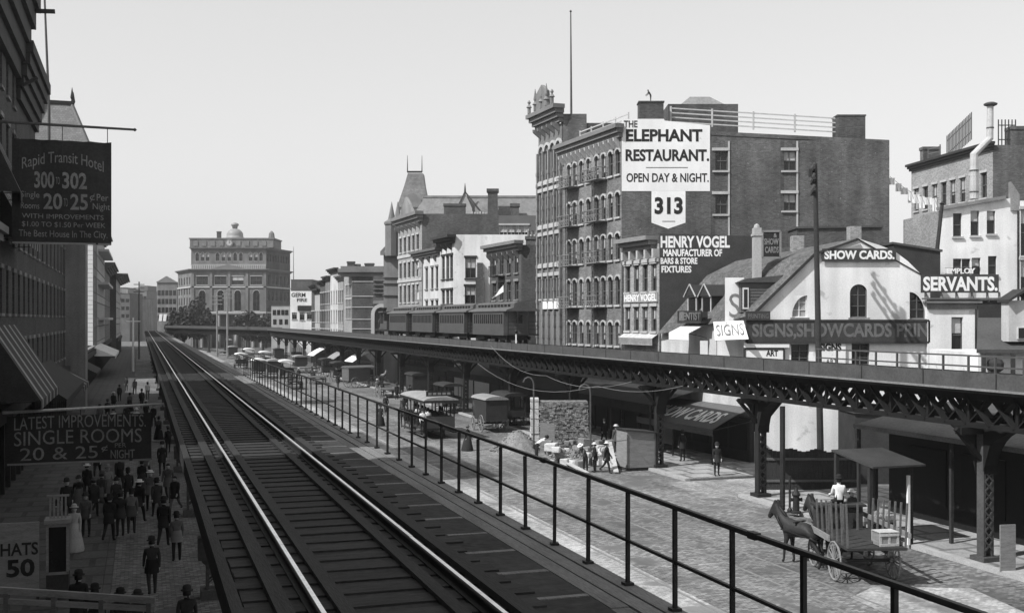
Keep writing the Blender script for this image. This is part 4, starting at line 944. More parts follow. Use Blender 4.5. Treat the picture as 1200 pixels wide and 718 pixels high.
# the stepping row toward the square
row = [(402.5, 396, 324, 'brick_pale', 'a narrow brick house with small cornice next to the banded block', 3), (396, 387, 316, 'cream_wall', 'tall pale fronted house standing above its row near the square', 4), (387, 381, 325, 'brick_front', 'brown brick house left of the tall pale front', 3),
       (381, 375, 330, 'brick_dark', 'dark narrow house in the stepping row near the square', 3), (375, 369, 340, 'stone_pale', 'low pale stone fronted house in the stepping row', 2), (369, 365, 335, 'brick_dark', 'dark end house of the row beside the lettered white wall', 2)]
for a, b, yt, m, l, n in row:
    a_ = on_far(a); b_ = on_far(b); L = (b_ - a_).length; yy = (a_.y + b_.y) / 2; zt = zof(yt, yy); nc = 3
    r, *_ = bldg('row_house', l[2:] if l.startswith('a ') else l, a_, b_, zt, 9, cols=[L * (i + .5) / nc for i in range(nc)], w=.95, rows=[(4.8 + 3.3 * i, 2.0) for i in range(max(1, int((zt - 5.2) / 3.3)))], wf=m, ws='brick_far', group='houses stepping down to the square')
    cornice(r, a_, b_, zt - .6, .8, .7, m='wood_dark' if m != 'brick_pale' else 'stone_brown')
    chimney(r, a_.x + 2, a_.y + 1.5, zt - .5, zt + 1.3, 1.2, .8, 'brick_dark', 0)
# white lettered building
YL = 247
LW_ = thing('white_building', 'low white building lettered Germ Fire on its wall near the square', 'building', (XY(340, YL).x, YL, 0))
x0, x1 = XY(340, YL).x, XY(367, YL).x
wn_ = [(345, 366, 374), (354, 366, 375), (362.5, 366, 374)]
ops = [(x1 - XY(p, YL).x - .55, x1 - XY(p, YL).x + .55, zof(b, YL), zof(a, YL)) for p, a, b in wn_]
mb = MB(); wall_panel(mb, (x1, YL), (x0, YL), 0, zof(341, YL), ops); mb.build('front_wall', 'white_wall', LW_)
mb = MB(); mb.box(x0 + .01, x1 - .01, YL + .3, YL + 9, 0, zof(341.5, YL)); mb.build('rear_wall', 'brick_far', LW_)
for o in ops: window(LW_, (x1, YL), (x0, YL), (o[0] + o[1]) / 2, o[2], 1.1, o[3] - o[2], 0, 'sash', False, True, .3)
lettering(LW_, 'GERM', XY(341.5, YL).x, XY(358, YL).x, zof(348, YL), zof(343, YL), fronto(YL - .01), 'sign_black', .03, y=0)
lettering(LW_, 'FIRE', XY(348, YL).x, XY(360, YL).x, zof(353.5, YL), zof(349.5, YL), fronto(YL - .01), 'sign_black', .03, y=0)
mb = MB(fronto(YL)); mb.box(XY(349, YL).x, XY(366.5, YL).x, .02, .3, zof(364, YL), zof(358, YL)); mb.build('sign_band', 'sign_black', LW_)
SB = simple_block('row_house', 'small pale roofed house with dark windows left of the lettered white wall', 318, 339.5, 358, 285, 8, 'stone_pale', cat='house')
for px, py in ((321.5, 363), (326.5, 363), (331.5, 363), (336, 363), (322, 374), (329, 374), (335.5, 374)):
    x = XY(px, 285).x; mb = MB(fronto(285)); mb.box(x - .42, x + .42, .01, .06, zof(py + 6, 285), zof(py, 285)); mb.build('window', 'glass', SB)
simple_block('brick_block', 'square dark warehouse showing above the lettered white wall', 341, 366, 328, 300, 20, 'brick_dark')
q = P(344, 328, 301); fp2 = thing('flagpole', 'thin flagpole on the dark warehouse near the square', 'flagpole', q); mb = MB(); mb.tube([q, q + Vector((0, 0, 9))], [.12, .05], 6); mb.build('pole', 'iron_grey', fp2)

# ================================================================= the great brownstone institute on the square
YU = 340.0
def XU(p): return XY(p, YU).x
def ZU(p): return zof(p, YU)
CU = thing('institute_building', 'massive brownstone institute with arched windows, roof clock and dome on the square', 'building', (XU(224), YU, 0))
xl, xr = XU(224), XU(312); LU = xr - xl
bigs = (237, 258.5, 278.6, 300.4); sm = (231.2, 237.4, 243.3, 255, 261.8, 268.6, 275.7, 282.3, 293.6, 299.9, 305.9)
ops = []
for p in bigs:
    ops.append((xr - XU(p) - 1.0, xr - XU(p) + 1.0, ZU(364), ZU(340), 1.0)); ops.append((xr - XU(p) - 1.75, xr - XU(p) + 1.75, ZU(333.5), ZU(323.5), 0))
for p in sm: ops.append((xr - XU(p) - .5, xr - XU(p) + .5, ZU(306), ZU(296), 1.0))
mb = MB(); wall_panel(mb, (xr, YU), (xl, YU), 0, ZU(290), ops, .5); mb.build('front_wall', 'stone_institute', CU)
Rr = XY(340, 359); Ll = XY(208.5, 357)
def frow(a, b, zs, n, w, h, arch):
    L = (Vector(b) - Vector(a)).length; o = []
    for z in zs:
        for k in range(n): o.append((L * (k + .5) / n - w / 2, L * (k + .5) / n + w / 2, z, z + h, arch))
    return o
mb = MB(); so = frow((Rr.x, Rr.y), (xr, YU), [ZU(333), ZU(352), ZU(371)], 6, 1.6, 3, 0) + frow((Rr.x, Rr.y), (xr, YU), [ZU(306)], 9, 1.0, 2.3, 1.0)
wall_panel(mb, (Rr.x, Rr.y), (xr, YU), 0, ZU(290), so, .4); mb.build('side_wall', 'brick_dark', CU)
mb = MB(); lo = frow((xl, YU), (Ll.x, Ll.y), [ZU(333), ZU(345), ZU(357), ZU(369)], 5, 1.5, 2.3, 0)
wall_panel(mb, (xl, YU), (Ll.x, Ll.y), 0, ZU(316), lo, .4); mb.quad((xl + .4, YU + .3, ZU(317)), (Ll.x + .4, Ll.y, ZU(317)), (Ll.x + 9, Ll.y, ZU(317)), (xl + 5, YU + 2, ZU(317))); mb.build('wing_wall', 'stone_institute', CU)
mb = MB(); mb.quad((xl + 1.2, YU + .2, ZU(317)), (Ll.x + 5, Ll.y + 2, ZU(317)), (Ll.x + 5, Ll.y + 2, ZU(290)), (xl + 1.2, YU + .2, ZU(290))); mb.quad((Ll.x, Ll.y, 0), (Ll.x + 9, 420, 0), (Ll.x + 9, 420, ZU(316)), (Ll.x, Ll.y, ZU(316))); mb.quad((Rr.x, Rr.y, 0), (Rr.x - 12, 385, 0), (Rr.x - 12, 385, ZU(290)), (Rr.x, Rr.y, ZU(290)))
mb.quad((xl, YU + .1, ZU(291)), (xr, YU + .1, ZU(291)), (Rr.x, Rr.y, ZU(291)), (Ll.x + 5, Ll.y + 2, ZU(291))); mb.build('rear_wall', 'stone_brown', CU)
for o in ops: window(CU, (xr, YU), (xl, YU), (o[0] + o[1]) / 2, o[2], o[1] - o[0], o[3] - o[2], o[4], 'sash', True, True, random.choice((0, .5)) if o[3] - o[2] < 3 else 0, 'stone_trim')
for o in so: window(CU, (Rr.x, Rr.y), (xr, YU), (o[0] + o[1]) / 2, o[2], o[1] - o[0], o[3] - o[2], 0, 'sash', False, False, 0)
for o in lo: window(CU, (xl, YU), (Ll.x, Ll.y), (o[0] + o[1]) / 2, o[2], o[1] - o[0], o[3] - o[2], 0, 'sash', False, False, 0)
for a, b in (((xr, YU), (xl, YU)), ((Rr.x, Rr.y), (xr, YU)), ((xl, YU), (Ll.x, Ll.y))):
    cornice(CU, a, b, ZU(318), ZU(315) - ZU(318), .9, m='stone_brown'); band(CU, a, b, ZU(337), .4, .3, 'stone_trim'); band(CU, a, b, ZU(367), .5, .4, 'stone_trim')
for a, b in (((xr, YU), (xl, YU)), ((Rr.x, Rr.y), (xr, YU))): cornice(CU, a, b, ZU(292.5), .7, .8, m='stone_brown')
for p in (226, 247.5, 268.6, 289.5, 310.5):
    mb = MB(fronto(YU)); mb.box(XU(p) - .4, XU(p) + .4, .01, .3, 0, ZU(318.5)); mb.build('pilaster', 'stone_institute', CU)
mb = MB(fronto(YU)); mb.slab([(XU(247), ZU(315)), (XU(289), ZU(315)), (XU(268), ZU(309.5))], -.5, .8); mb.build('pediment', 'stone_brown', CU)
mb = MB(fronto(YU)); 
for k in range(40): x = xl + LU * (k + .5) / 40; mb.box(x - .15, x + .15, .35, .6, ZU(315), ZU(310.5))
mb.box(xl, xr, .3, .65, ZU(310.5), ZU(309.8)); mb.build('balustrade', 'stone_trim', CU)
mb = MB(); mb.box(XU(222), XU(320), YU + .4, YU + 12, ZU(290), ZU(280)); at = mb.build('attic', 'stone_institute', CU)
mb = MB(); mb.box(XU(221), XU(321), YU + .2, YU + 12.2, ZU(280), ZU(278.6)); mb.lathe([(1, 0), (.8, 1.5), (.2, 2.2)], (XU(317), YU + 1.5, ZU(278.6)), 8); mb.build('attic_cornice', 'stone_brown', at)
for k in range(9):
    if k in (4,): continue
    x = XU(229 + k * 10); mb = MB(fronto(YU + .4)); mb.box(x - .7, x + .7, .01, .2, ZU(288), ZU(282)); mb.build('attic_panel', 'stone_brown', at)
mb = MB(fronto(YU + .4)); n = 16; mb.slab([(XU(268.6) + 1.2 * math.cos(2 * PI * k / n), ZU(284.7) + 1.2 * math.sin(2 * PI * k / n)) for k in range(n)], .01, .5); ck = mb.build('clock', 'stone_brown', CU)
mb = MB(fronto(YU + .4)); mb.slab([(XU(268.6) + .8 * math.cos(2 * PI * k / n), ZU(284.7) + .8 * math.sin(2 * PI * k / n)) for k in range(n)], .5, .55); mb.build('clock_face', 'stone_trim', ck)
mb = MB(fronto(YU + .4)); mb.beam((XU(268.6), .57, ZU(284.7)), (XU(268.6) + .1, .57, ZU(284.7) + .8), .1, .04, up=(0, 1, 0)); mb.beam((XU(268.6), .57, ZU(284.7)), (XU(268.6) + .5, .57, ZU(284.7) + .2), .1, .04, up=(0, 1, 0)); mb.build('clock_hand', 'iron_black', ck)
rd = (284 - 266.5) / 2 * YU / FPX * 1.12
prof = [(rd * 1.08, 0), (rd * 1.08, .9), (rd, .95)] + [(rd * math.cos(a), 1.5 + rd * .82 * math.sin(a)) for a in [PI / 2 * k / 7 for k in range(7)]]
mb = MB(); mb.lathe(prof + [(.75, 1.5 + rd * .82), (.9, 2.3 + rd * .82), (1.25, 2.4 + rd * .82), (1.1, 3.0 + rd * .82), (.2, 3.4 + rd * .82)], (XY(275.3, YU + 8).x, YU + 8, ZU(279)), 20); mb.build('dome', 'dome', CU, smooth=True)
chimney(CU, XY(256.7, YU + 4).x, YU + 4, ZU(279), ZU(270), 1.2, 1.0, 'brick_dark', 0)
mb = MB(fronto(YU)); mb.box(XU(226), XU(310), .3, 2.5, ZU(368.5), ZU(366.8))
pc = mb.build('porch', 'stone_institute', CU)
for k in range(9): mb = MB(fronto(YU)); mb.lathe([(.45, 0), (.38, ZU(368.5))], (XU(229 + k * 9.9), 2.0, 0), 8); mb.build('column', 'stone_pale', pc)
# brick house left of it, and the hazy far end of the avenue
BL = simple_block('brick_block', 'tall square brick house across the avenue left of the institute', 184, 207.5, 330, 380, 20, 'brick_front', slope=-.3)
mb = MB(fronto(380)); mb.slab([(XY(183, 380).x, zof(331, 380)), (XY(195, 380).x, zof(323.5, 380)), (XY(208, 380).x, zof(331, 380))], -1, .4); mb.build('pediment', 'stone_brown', BL)
for j in range(4):
    for k in range(5):
        x = XY(186.5 + k * 4.5, 380).x; mb = MB(fronto(380)); mb.box(x - .5, x + .5, .01, .06, zof(340 + j * 10 + 6, 380), zof(340 + j * 10, 380)); mb.build('window', 'glass', BL)
far = [(136, 152, 344, 'brick_far', 'far brown block at the foot of the avenue'), (150, 166, 350, 'stone_mid', 'far pale grey block beyond the telegraph poles'), (160, 172, 341, 'stone_brown', 'far stepped block at the vanishing point of the tracks'), (170, 181, 348, 'stone_mid', 'far narrow block right of the vanishing point'), (143, 150, 338, 'stone_mid', 'far slim tower block over the avenue roofs'), (176, 186, 356, 'stone_pale', 'far low pale block beside the tall square brick house'), (138, 147, 337, 'stone_brown', 'far dark narrow block left over the avenue'), (164, 173, 335, 'brick_far', 'far tall hazy block behind the stepped one'), (172, 181, 342, 'stone_brown', 'far dark block touching the tall square brick house'), (152, 160, 339, 'stone_mid', 'far hazy block in the middle of the avenue end')]
for i, (a, b, y, m, l) in enumerate(far):
    Yf = 430 + i * 22; r = simple_block('distant_building', l, a, b, y, Yf, 15, m)
    mb = MB(fronto(Yf))
    for j in range(3):
        for k in range(3): x = XY(a + (b - a) * (k + .5) / 3, Yf).x; mb.box(x - .6, x + .6, .01, .05, zof(y + 6 + j * 9 + 4, Yf), zof(y + 6 + j * 9, Yf))
    mb.build('windows', 'glass', r)
# white far awnings
for i, px in enumerate((188, 193)):
    q = P(px, 372, 378.5); mb = MB(Matrix.Translation(q)); mb.slab([(-.55, -1.2), (.5, -1.2), (.8, 1.2), (-.25, 1.2)], -.3, 0); tag(mb.build('awning', 'canvas_white'), ('left', 'right')[i] + ' one of two slanting white awnings on the far square brick house', 'awning', 'white awnings far up the avenue')
# ================================================================= WEST SIDE
def tpx(px, s): return s * ((px - 600) * .9483 + .3173 * FPX) / (.9483 * FPX - (px - 600) * .3173)
def Pst(px, py, s):
    t = tpx(px, s); Y = .9483 * s + .3173 * t; return ST(s, t, zof(py, Y))
TWL = -6.5
def west(name, label, s0, s1, h, wall, cor, n=3, floors=None, ch=1.6, proj=1.0, group=None, win=1.05, lint=True, depth=12, cat='building', brackets=0, t0=TWL, shop=True, trim='stone_mid', arch=0):
    N = ST(s0, t0).xy; Fp = ST(s1, t0).xy; L = s1 - s0
    root = thing(name, label, cat, (N.x, N.y, 0), 0, group)
    rows = [(5.2 + 3.7 * i, 2.2) for i in range(int((h - 6.6) / 3.7))] if floors is None else floors
    cols = [L * (k + .5) / n for k in range(n)]
    ops = [(u - win / 2, u + win / 2, z, z + hh, arch) for z, hh in rows for u in cols]
    mb = MB(); wall_panel(mb, Fp, N, 0, h, ops); mb.build('front_wall', wall, root)
    mb = MB(FX); mb.add([(t0, s0, 0), (t0 - depth, s0, 0), (t0 - depth, s1, 0), (t0, s1, 0), (t0, s0, h), (t0 - depth, s0, h), (t0 - depth, s1, h), (t0, s1, h)], [(0, 1, 5, 4), (1, 2, 6, 5), (2, 3, 7, 6)]); mb.build('side_wall', 'brick_dark', root)
    mb = MB(FX); mb.quad((t0 - .02, s0 + .02, h - .3), (t0 - depth, s0 + .02, h - .3), (t0 - depth, s1 - .02, h - .3), (t0 - .02, s1 - .02, h - .3)); mb.build('roof', 'roof_tar', root)
    for z, hh in rows:
        for u in cols: window(root, Fp, N, u, z, win, hh, arch, 'sash', lint, True, random.choice((0, 0, .4)), trim)
    if ch: cornice(root, Fp, N, h - ch, ch, proj, brackets=brackets, m=cor, steps=5, ends=.05)
    if shop:
        mb = MB(wallframe(Fp, N)); mb.box(.1, L - .1, .005, .45, 3.7, 4.4)
        for k in range(int(L / 2.5) + 1): mb.box(.1 + k * 2.5, .35 + k * 2.5, .006, .25, 0, 3.7)
        so = mb.build('shopfront', 'wood_dark', root); mb = MB(wallframe(Fp, N)); mb.box(.12, L - .12, .008, .06, .5, 3.5); mb.build('show_window', 'glass', so)
    return root
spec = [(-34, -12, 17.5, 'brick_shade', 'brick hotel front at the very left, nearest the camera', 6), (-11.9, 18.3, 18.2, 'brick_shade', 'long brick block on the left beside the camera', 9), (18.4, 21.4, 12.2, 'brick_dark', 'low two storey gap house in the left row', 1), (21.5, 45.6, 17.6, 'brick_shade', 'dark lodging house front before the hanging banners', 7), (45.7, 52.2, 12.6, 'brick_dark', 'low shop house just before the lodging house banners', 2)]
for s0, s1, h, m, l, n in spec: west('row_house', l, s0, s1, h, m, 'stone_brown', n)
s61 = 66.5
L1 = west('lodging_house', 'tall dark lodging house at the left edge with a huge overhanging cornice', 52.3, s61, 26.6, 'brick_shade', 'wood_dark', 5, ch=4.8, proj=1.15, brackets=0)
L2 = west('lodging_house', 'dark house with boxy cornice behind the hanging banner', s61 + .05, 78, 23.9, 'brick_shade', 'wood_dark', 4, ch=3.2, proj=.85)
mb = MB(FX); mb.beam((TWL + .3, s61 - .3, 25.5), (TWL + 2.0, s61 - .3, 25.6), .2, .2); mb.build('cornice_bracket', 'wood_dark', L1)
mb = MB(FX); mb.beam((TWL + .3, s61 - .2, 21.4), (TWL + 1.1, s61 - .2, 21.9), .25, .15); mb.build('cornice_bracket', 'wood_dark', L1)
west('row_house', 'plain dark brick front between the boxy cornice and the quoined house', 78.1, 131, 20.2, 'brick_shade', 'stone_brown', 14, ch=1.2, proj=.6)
# mansard tower set back
def tower_st(name, label, s, t, w, z0, z1, z2, wall, roof):
    root = thing(name, label, 'tower', ST(s, t, 0)); mb = MB(FX); mb.box(t - w / 2, t + w / 2, s, s + w, 0, z1); mb.build('walls', wall, root)
    a = w / 2; b = w * .24
    mb = MB(FX); mb.add([(t - a - .3, s - .3, z1), (t + a + .3, s - .3, z1), (t + a + .3, s + w + .3, z1), (t - a - .3, s + w + .3, z1), (t - b, s + w / 2 - b, z2), (t + b, s + w / 2 - b, z2), (t + b, s + w / 2 + b, z2), (t - b, s + w / 2 + b, z2)], [(0, 1, 5, 4), (1, 2, 6, 5), (2, 3, 7, 6), (3, 0, 4, 7), (4, 5, 6, 7)]); mb.build('roof', roof, root)
    mb = MB(FX)
    for q in (-b, b):
        for q2 in (-b, b): mb.lathe([(.12, 0), (.08, .5), (.16, .7), (.02, 1.6)], (t + q, s + w / 2 + q2, z2), 6)
    mb.box(t - b, t + b, s + w / 2 - b - .08, s + w / 2 - b + .08, z2, z2 + .35); mb.build('roof_crest', 'iron_black', root)
    for q in (-1, 1):
        mb = MB(FX); mb.beam((t + q * (a + .3), s - .3, z1), (t + q * b, s + w / 2 - b, z2), .25, .25); mb.build('hip_ridge', 'stone_brown', root)
    return root
tower_st('mansard_tower', 'pale slate mansard tower peeping over the banner pole at the left', 108, tpx(70, 110) - .0, 4.6, 0, zof(176, 104), zof(129, 104) - .0, 'stone_mid', 'roof_slate_pale')
q = Pst(57.5, 128, 84); q2 = Pst(52, -8, 84)
fp = thing('flagpole', 'tall flagpole leaning over the left roofs and leaving the top of the photo', 'flagpole', q); mb = MB(); mb.tube([q - Vector((0, 0, 5)), q, q2], [.11, .1, .07], 8); mb.build('pole', 'iron_grey', fp)
mb = MB(); mb.box(q.x - .3, q.x + .3, q.y - .3, q.y + .3, q.z - 5, q.z - 4); mb.build('base', 'iron_black', fp)
# quoined house beyond a low gap in the row
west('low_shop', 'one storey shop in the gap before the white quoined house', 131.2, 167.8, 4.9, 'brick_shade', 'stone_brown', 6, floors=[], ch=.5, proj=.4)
QH = west('corner_house', 'house with white toothed quoins below the banner on the left', 168, 186, 24.4, 'brick_front', 'stone_mid', 5, ch=1.0, proj=.6)
mb = MB(FX); k = 0; z = 4.9
while z < 23.2:
    wq = 1.75 if k % 2 else 1.15; mb.box(TWL - wq, TWL + .06, 167.88, 167.99, z, z + .6); mb.box(TWL - 3.1, TWL - (2.2 if k % 2 else 2.6), 167.9, 167.99, z, z + .6); z += .64; k += 1
mb.build('quoin', 'white_paint', QH)
PB = west('row_house', 'pale stone fronted house with balconies past the quoined house', 186.1, 224, 23.6, 'stone_pale', 'stone_brown', 9, ch=1.4, proj=1.4)
for z in (8.5, 14.2, 19.5):
    mb = MB(FX); mb.box(TWL + .01, TWL + 1.6, 190, 220, z, z + .4); mb.build('balcony', 'stone_trim', PB)
west('row_house', 'brown fronted house with deep cornice near the far end of the left row', 224.1, 262, 19.4, 'brick_front', 'stone_brown', 8, ch=1.4, proj=1.8)
west('row_house', 'slim grey house with overhanging cap at the end of the left row', 262.1, 315, 18.8, 'stone_pale', 'stone_brown', 8, ch=1.2, proj=2.4, t0=-5.2)
west('row_house', 'low brown house closing the far end of the left row', 315.1, 372, 15, 'brick_front', 'stone_brown', 7, ch=1.0, proj=.8)
# awnings on the left fronts
def striped_awning(label, s0, s1, zt, zb, out_, m='canvas_dark', n=6, stripe='canvas_white'):
    root = thing('striped_awning', label, 'awning', ST(s0, TWL, zb)); mb = MB(FX); a = TWL + .05; b = TWL + out_
    mb.add([(a, s0, zt), (a, s1, zt), (b, s1, zb), (b, s0, zb), (b, s1, zb - .4), (b, s0, zb - .4)], [(0, 1, 2, 3), (3, 2, 4, 5)]); mb.add([(a, s0, zt), (b, s0, zb), (a, s0, zb)], [(0, 1, 2)]); mb.build('canvas', m, root)
    mb = MB(FX)
    for i in range(n):
        u = s0 + (s1 - s0) * (i + .35) / n; v = u + (s1 - s0) * .28 / n
        mb.quad((a, u, zt + .012), (a, v, zt + .012), (b, v, zb + .012), (b, u, zb + .012)); mb.quad((b + .01, u, zb), (b + .01, v, zb), (b + .01, v, zb - .4), (b + .01, u, zb - .4))
    mb.build('stripe', stripe, root)
    mb = MB(FX)
    for u in (s0 + .1, s1 - .1): mb.beam((a, u, zb - .1), (b, u, zb - .03), .04, .04)
    mb.build('arm', 'iron_black', root)
striped_awning('dark awning with broad pale stripes low on the left front', 54.5, 66, 8.3, 4.9, 2.2, n=5, stripe='canvas_grey')
striped_awning('striped upper window awning left of the Rapid Transit banner', 55, 58.4, 17.2, 14.4, 1.3, n=3, stripe='canvas_grey')
striped_awning('pale striped window awning below the Rapid Transit banner', 59, 65.8, 15.0, 12.6, 1.3, n=5, stripe='canvas_grey')
striped_awning('wide dark shop awning past the striped one', 70, 90, 5.6, 3.9, 2.4, n=1, stripe='canvas_dark')
striped_awning('narrow grey shop awning beyond the wide dark one', 94, 104, 4.4, 3.2, 2.2, n=3, stripe='canvas_grey')
striped_awning('dark plain awning half way along the left pavement', 116, 128, 4.6, 3.3, 2.4, n=1, stripe='canvas_dark')
striped_awning('pale sunlit shop awning far along the left pavement', 170, 200, 4.6, 3.3, 3.0, m='canvas_white', n=2)
# dentist style lettering plate left edge
# hanging banners
def banner(label, s, px0, px1, y0, y1, lines, polepx, poley, polem, m='banner', lm='letter_dim', sag=.05):
    t0, t1 = tpx(px0, s), tpx(px1, s); z1 = zof(y0, .9483 * s + .3173 * (t0 + t1) / 2); z0 = zof(y1, .9483 * s + .3173 * (t0 + t1) / 2)
    org = ST(s, 0); F = Matrix(((TD.x, -SD.x, 0, org.x), (TD.y, -SD.y, 0, org.y), (0, 0, 1, 0), (0, 0, 0, 1)))
    root = thing('banner', label, 'banner', ST(s, t0, z0)); mb = MB(F); n, mm = 14, 10; vs = []; fs = []
    def wave(u, v): return .06 * math.sin(u * 9 + v * 3) * (1 - .4 * v) + .04 * math.sin(u * 17)
    for j in range(mm + 1):
        for i in range(n + 1):
            u, v = i / n, j / mm; vs.append((t0 + (t1 - t0) * u, wave(u, v), z0 + (z1 - z0) * v - (sag * abs(math.sin(u * PI * 5)) if j == mm else 0)))
    k = n + 1
    fs = [(j * k + i, j * k + i + 1, (j + 1) * k + i + 1, (j + 1) * k + i) for j in range(mm) for i in range(n)]
    mb.add(vs, fs); mb.add([(v[0], v[1] - .025, v[2]) for v in vs], fs); mb.build('cloth', m, root)
    for body, a, b, c, d, bo, arc in lines:
        T = MB(); x0, x1 = t0 + (t1 - t0) * a, t0 + (t1 - t0) * b; text(T, body, x0, x1, z1 + (z0 - z1) * d, z1 + (z0 - z1) * c, 0, bo, arc * (z1 - z0))
        L_ = MB(F); L_.add([(p[0], p[1] * .5 + .035 + wave((p[0] - t0) / (t1 - t0), (p[2] - z0) / (z1 - z0)), p[2]) for p in T.v], T.f); L_.build('lettering', lm, root)
    zp0, zp1 = [zof(y, .9483 * s) for y in poley]
    mb = MB(F); mb.tube([(TWL - .1, .0, zp0), (tpx(polepx, s), 0, zp1)], [.075, .055], 8); mb.lathe([(.02, -.08), (.1, 0), (.02, .08)], (tpx(polepx, s), 0, zp1), 8); mb.build('pole', polem, root)
    mb = MB(F)
    for u in (.04, .5, .96): x = t0 + (t1 - t0) * u; mb.beam((x, 0, z1 - .05), (x, 0, zp1 + (zp0 - zp1) * .5), .035, .035)
    mb.build('hanger', 'iron_black', root); mb = MB(F); mb.box(t0 + .02, t1 - .02, .03, .09, z0 - .02, z0 + .07); mb.build('hem_batten', 'wood_grey', root)
    return root
banner('large dark cloth banner of the Rapid Transit Hotel hanging from a pole', 56, 14, 130.5, 164, 286,
       [('Rapid Transit Hotel', .10, .92, .19, .33, .0, .075), ('300', .22, .42, .31, .47, .025, 0), ('TO', .435, .475, .36, .43, 0, 0), ('302', .50, .75, .31, .47, .025, 0), ('Single', .09, .27, .505, .58, 0, 0), ('Rooms', .09, .27, .61, .67, 0, 0), ('20', .31, .50, .515, .67, .02, 0), ('TO', .515, .555, .56, .64, 0, 0), ('25', .58, .76, .515, .67, .02, 0), ('¢', .78, .83, .51, .59, 0, 0), ('Per', .85, .97, .51, .575, 0, 0), ('Night', .81, .985, .60, .68, 0, 0),
        ('WITH IMPROVEMENTS', .10, .92, .715, .76, 0, 0), ('$1.00 TO $1.50 Per WEEK', .10, .94, .79, .845, 0, 0), ('The Best House In The City.', .07, .96, .87, .955, 0, 0)], 158, (151, 152.5), 'iron_grey', lm='letter_grey')
banner('dark cloth banner offering single rooms, hung low over the pavement', 56, 8, 177.5, 485, 541.5,
       [('LATEST IMPROVEMENTS.', .05, .96, .04, .30, .0, .03), ('SINGLE ROOMS', .05, .93, .33, .62, .0, .02), ('20 & 25', .09, .62, .66, .92, .0, 0), ('¢', .645, .69, .66, .80, .01, 0), ('PER', .74, .82, .62, .71, 0, 0), ('NIGHT', .71, .88, .76, .94, .01, 0)], 195, (480, 473.5), 'iron_pale', lm='letter_grey')
# hat board and show case on the pavement
org = ST(35.5, 0); F = Matrix(((TD.x, -SD.x, 0, org.x), (TD.y, -SD.y, 0, org.y), (0, 0, 1, 0), (0, 0, 0, 1)))
def tz(px, py, s=35.5): t = tpx(px, s); return t, zof(py, .9483 * s + .3173 * t)
S = thing('sign_board', 'dim board lettered Hats 50 at the lower left corner', 'sign', ST(35.5, tz(20, 690)[0], .14))
mb = MB(F); a, z1 = tz(-4, 613); b, z0 = tz(46, 690); mb.box(a, b, 0, .08, z0, z1); mb.build('board', 'wood_grey', S)
mb = MB(F); mb.box(a, a + .08, -.1, -.001, .14, z1); mb.box(b - .08, b, -.1, -.001, .14, z1); mb.build('leg', 'wood_dark', S)
lettering(S, 'HATS', tz(1, 0)[0], tz(45, 0)[0], tz(20, 650)[1], tz(20, 635)[1], F, 'sign_black', .02, y=.083); lettering(S, '50', tz(8, 0)[0], tz(41, 0)[0], tz(20, 675)[1], tz(20, 654)[1], F, 'sign_black', .03, y=.083)
S = thing('show_case', 'framed glass show case standing on the pavement beside the hats board', 'show case', ST(36.5, tz(66, 690)[0], .14))
mb = MB(F); a, z1 = tz(52, 630); b, z0 = tz(79, 656)
mb.box(a, b, -1.2, -.6, .14, .9); mb.build('base', 'wood_dark', S)
mb = MB(F)
for x in (a, b - .07): 
    for y in (-1.2, -.67): mb.box(x, x + .07, y, y + .07, .9, z1 + .3)
mb.box(a, b, -.67, -.6, .9, .98); mb.box(a, b, -.67, -.6, z1 + .2, z1 + .3); mb.box(a - .05, b + .05, -1.25, -.55, z1 + .3, z1 + .42); mb.build('frame', 'wood_grey', S)
mb = MB(F); mb.box(a + .07, b - .07, -.66, -.64, .98, z1 + .2); mb.build('pane', 'glass', S)
mb = MB(F); 
for k in range(5): x = a + .1 + (b - a - .2) * k / 4; mb.beam((x, -.9, z1 + .42), (x, -.9, z1 + 1.1), .05, .05)
mb.beam((a, -.9, z1 + 1.1), (b, -.9, z1 + 1.1), .06, .06); mb.build('cresting', 'wood_grey', S)
# stair landing railing of the station in the near corner
S = thing('stair_railing', 'pair of worn timber hand rails of the station stair crossing the bottom left corner', 'railing', ST(22, -4, 0))
Yl = 21.5
p0, p1 = P(-60, 687, Yl), P(182, 703, Yl); p2, p3 = P(-60, 700, Yl), P(182, 713, Yl)
mb = MB(); mb.beam(p0, p1, .08, .13); mb.build('hand_rail', 'wood_grey', S); mb = MB(); mb.beam(p2, p3, .08, .10); mb.build('middle_rail', 'wood_grey', S)
mb = MB(); e = Vector((0, 0, -.62)); mb.beam(p0 + e, p1 + e, 1.3, .1); mb.build('landing', 'wood_dark', S)
for k in (.05, .28, .51, .74, .97):
    a = p0.lerp(p1, k); mb = MB(); mb.box(a.x - .045, a.x + .045, a.y - .045, a.y + .045, a.z - .6 if k not in (.05, .97) else .14, a.z - .05); mb.build('post', 'wood_mid', S)
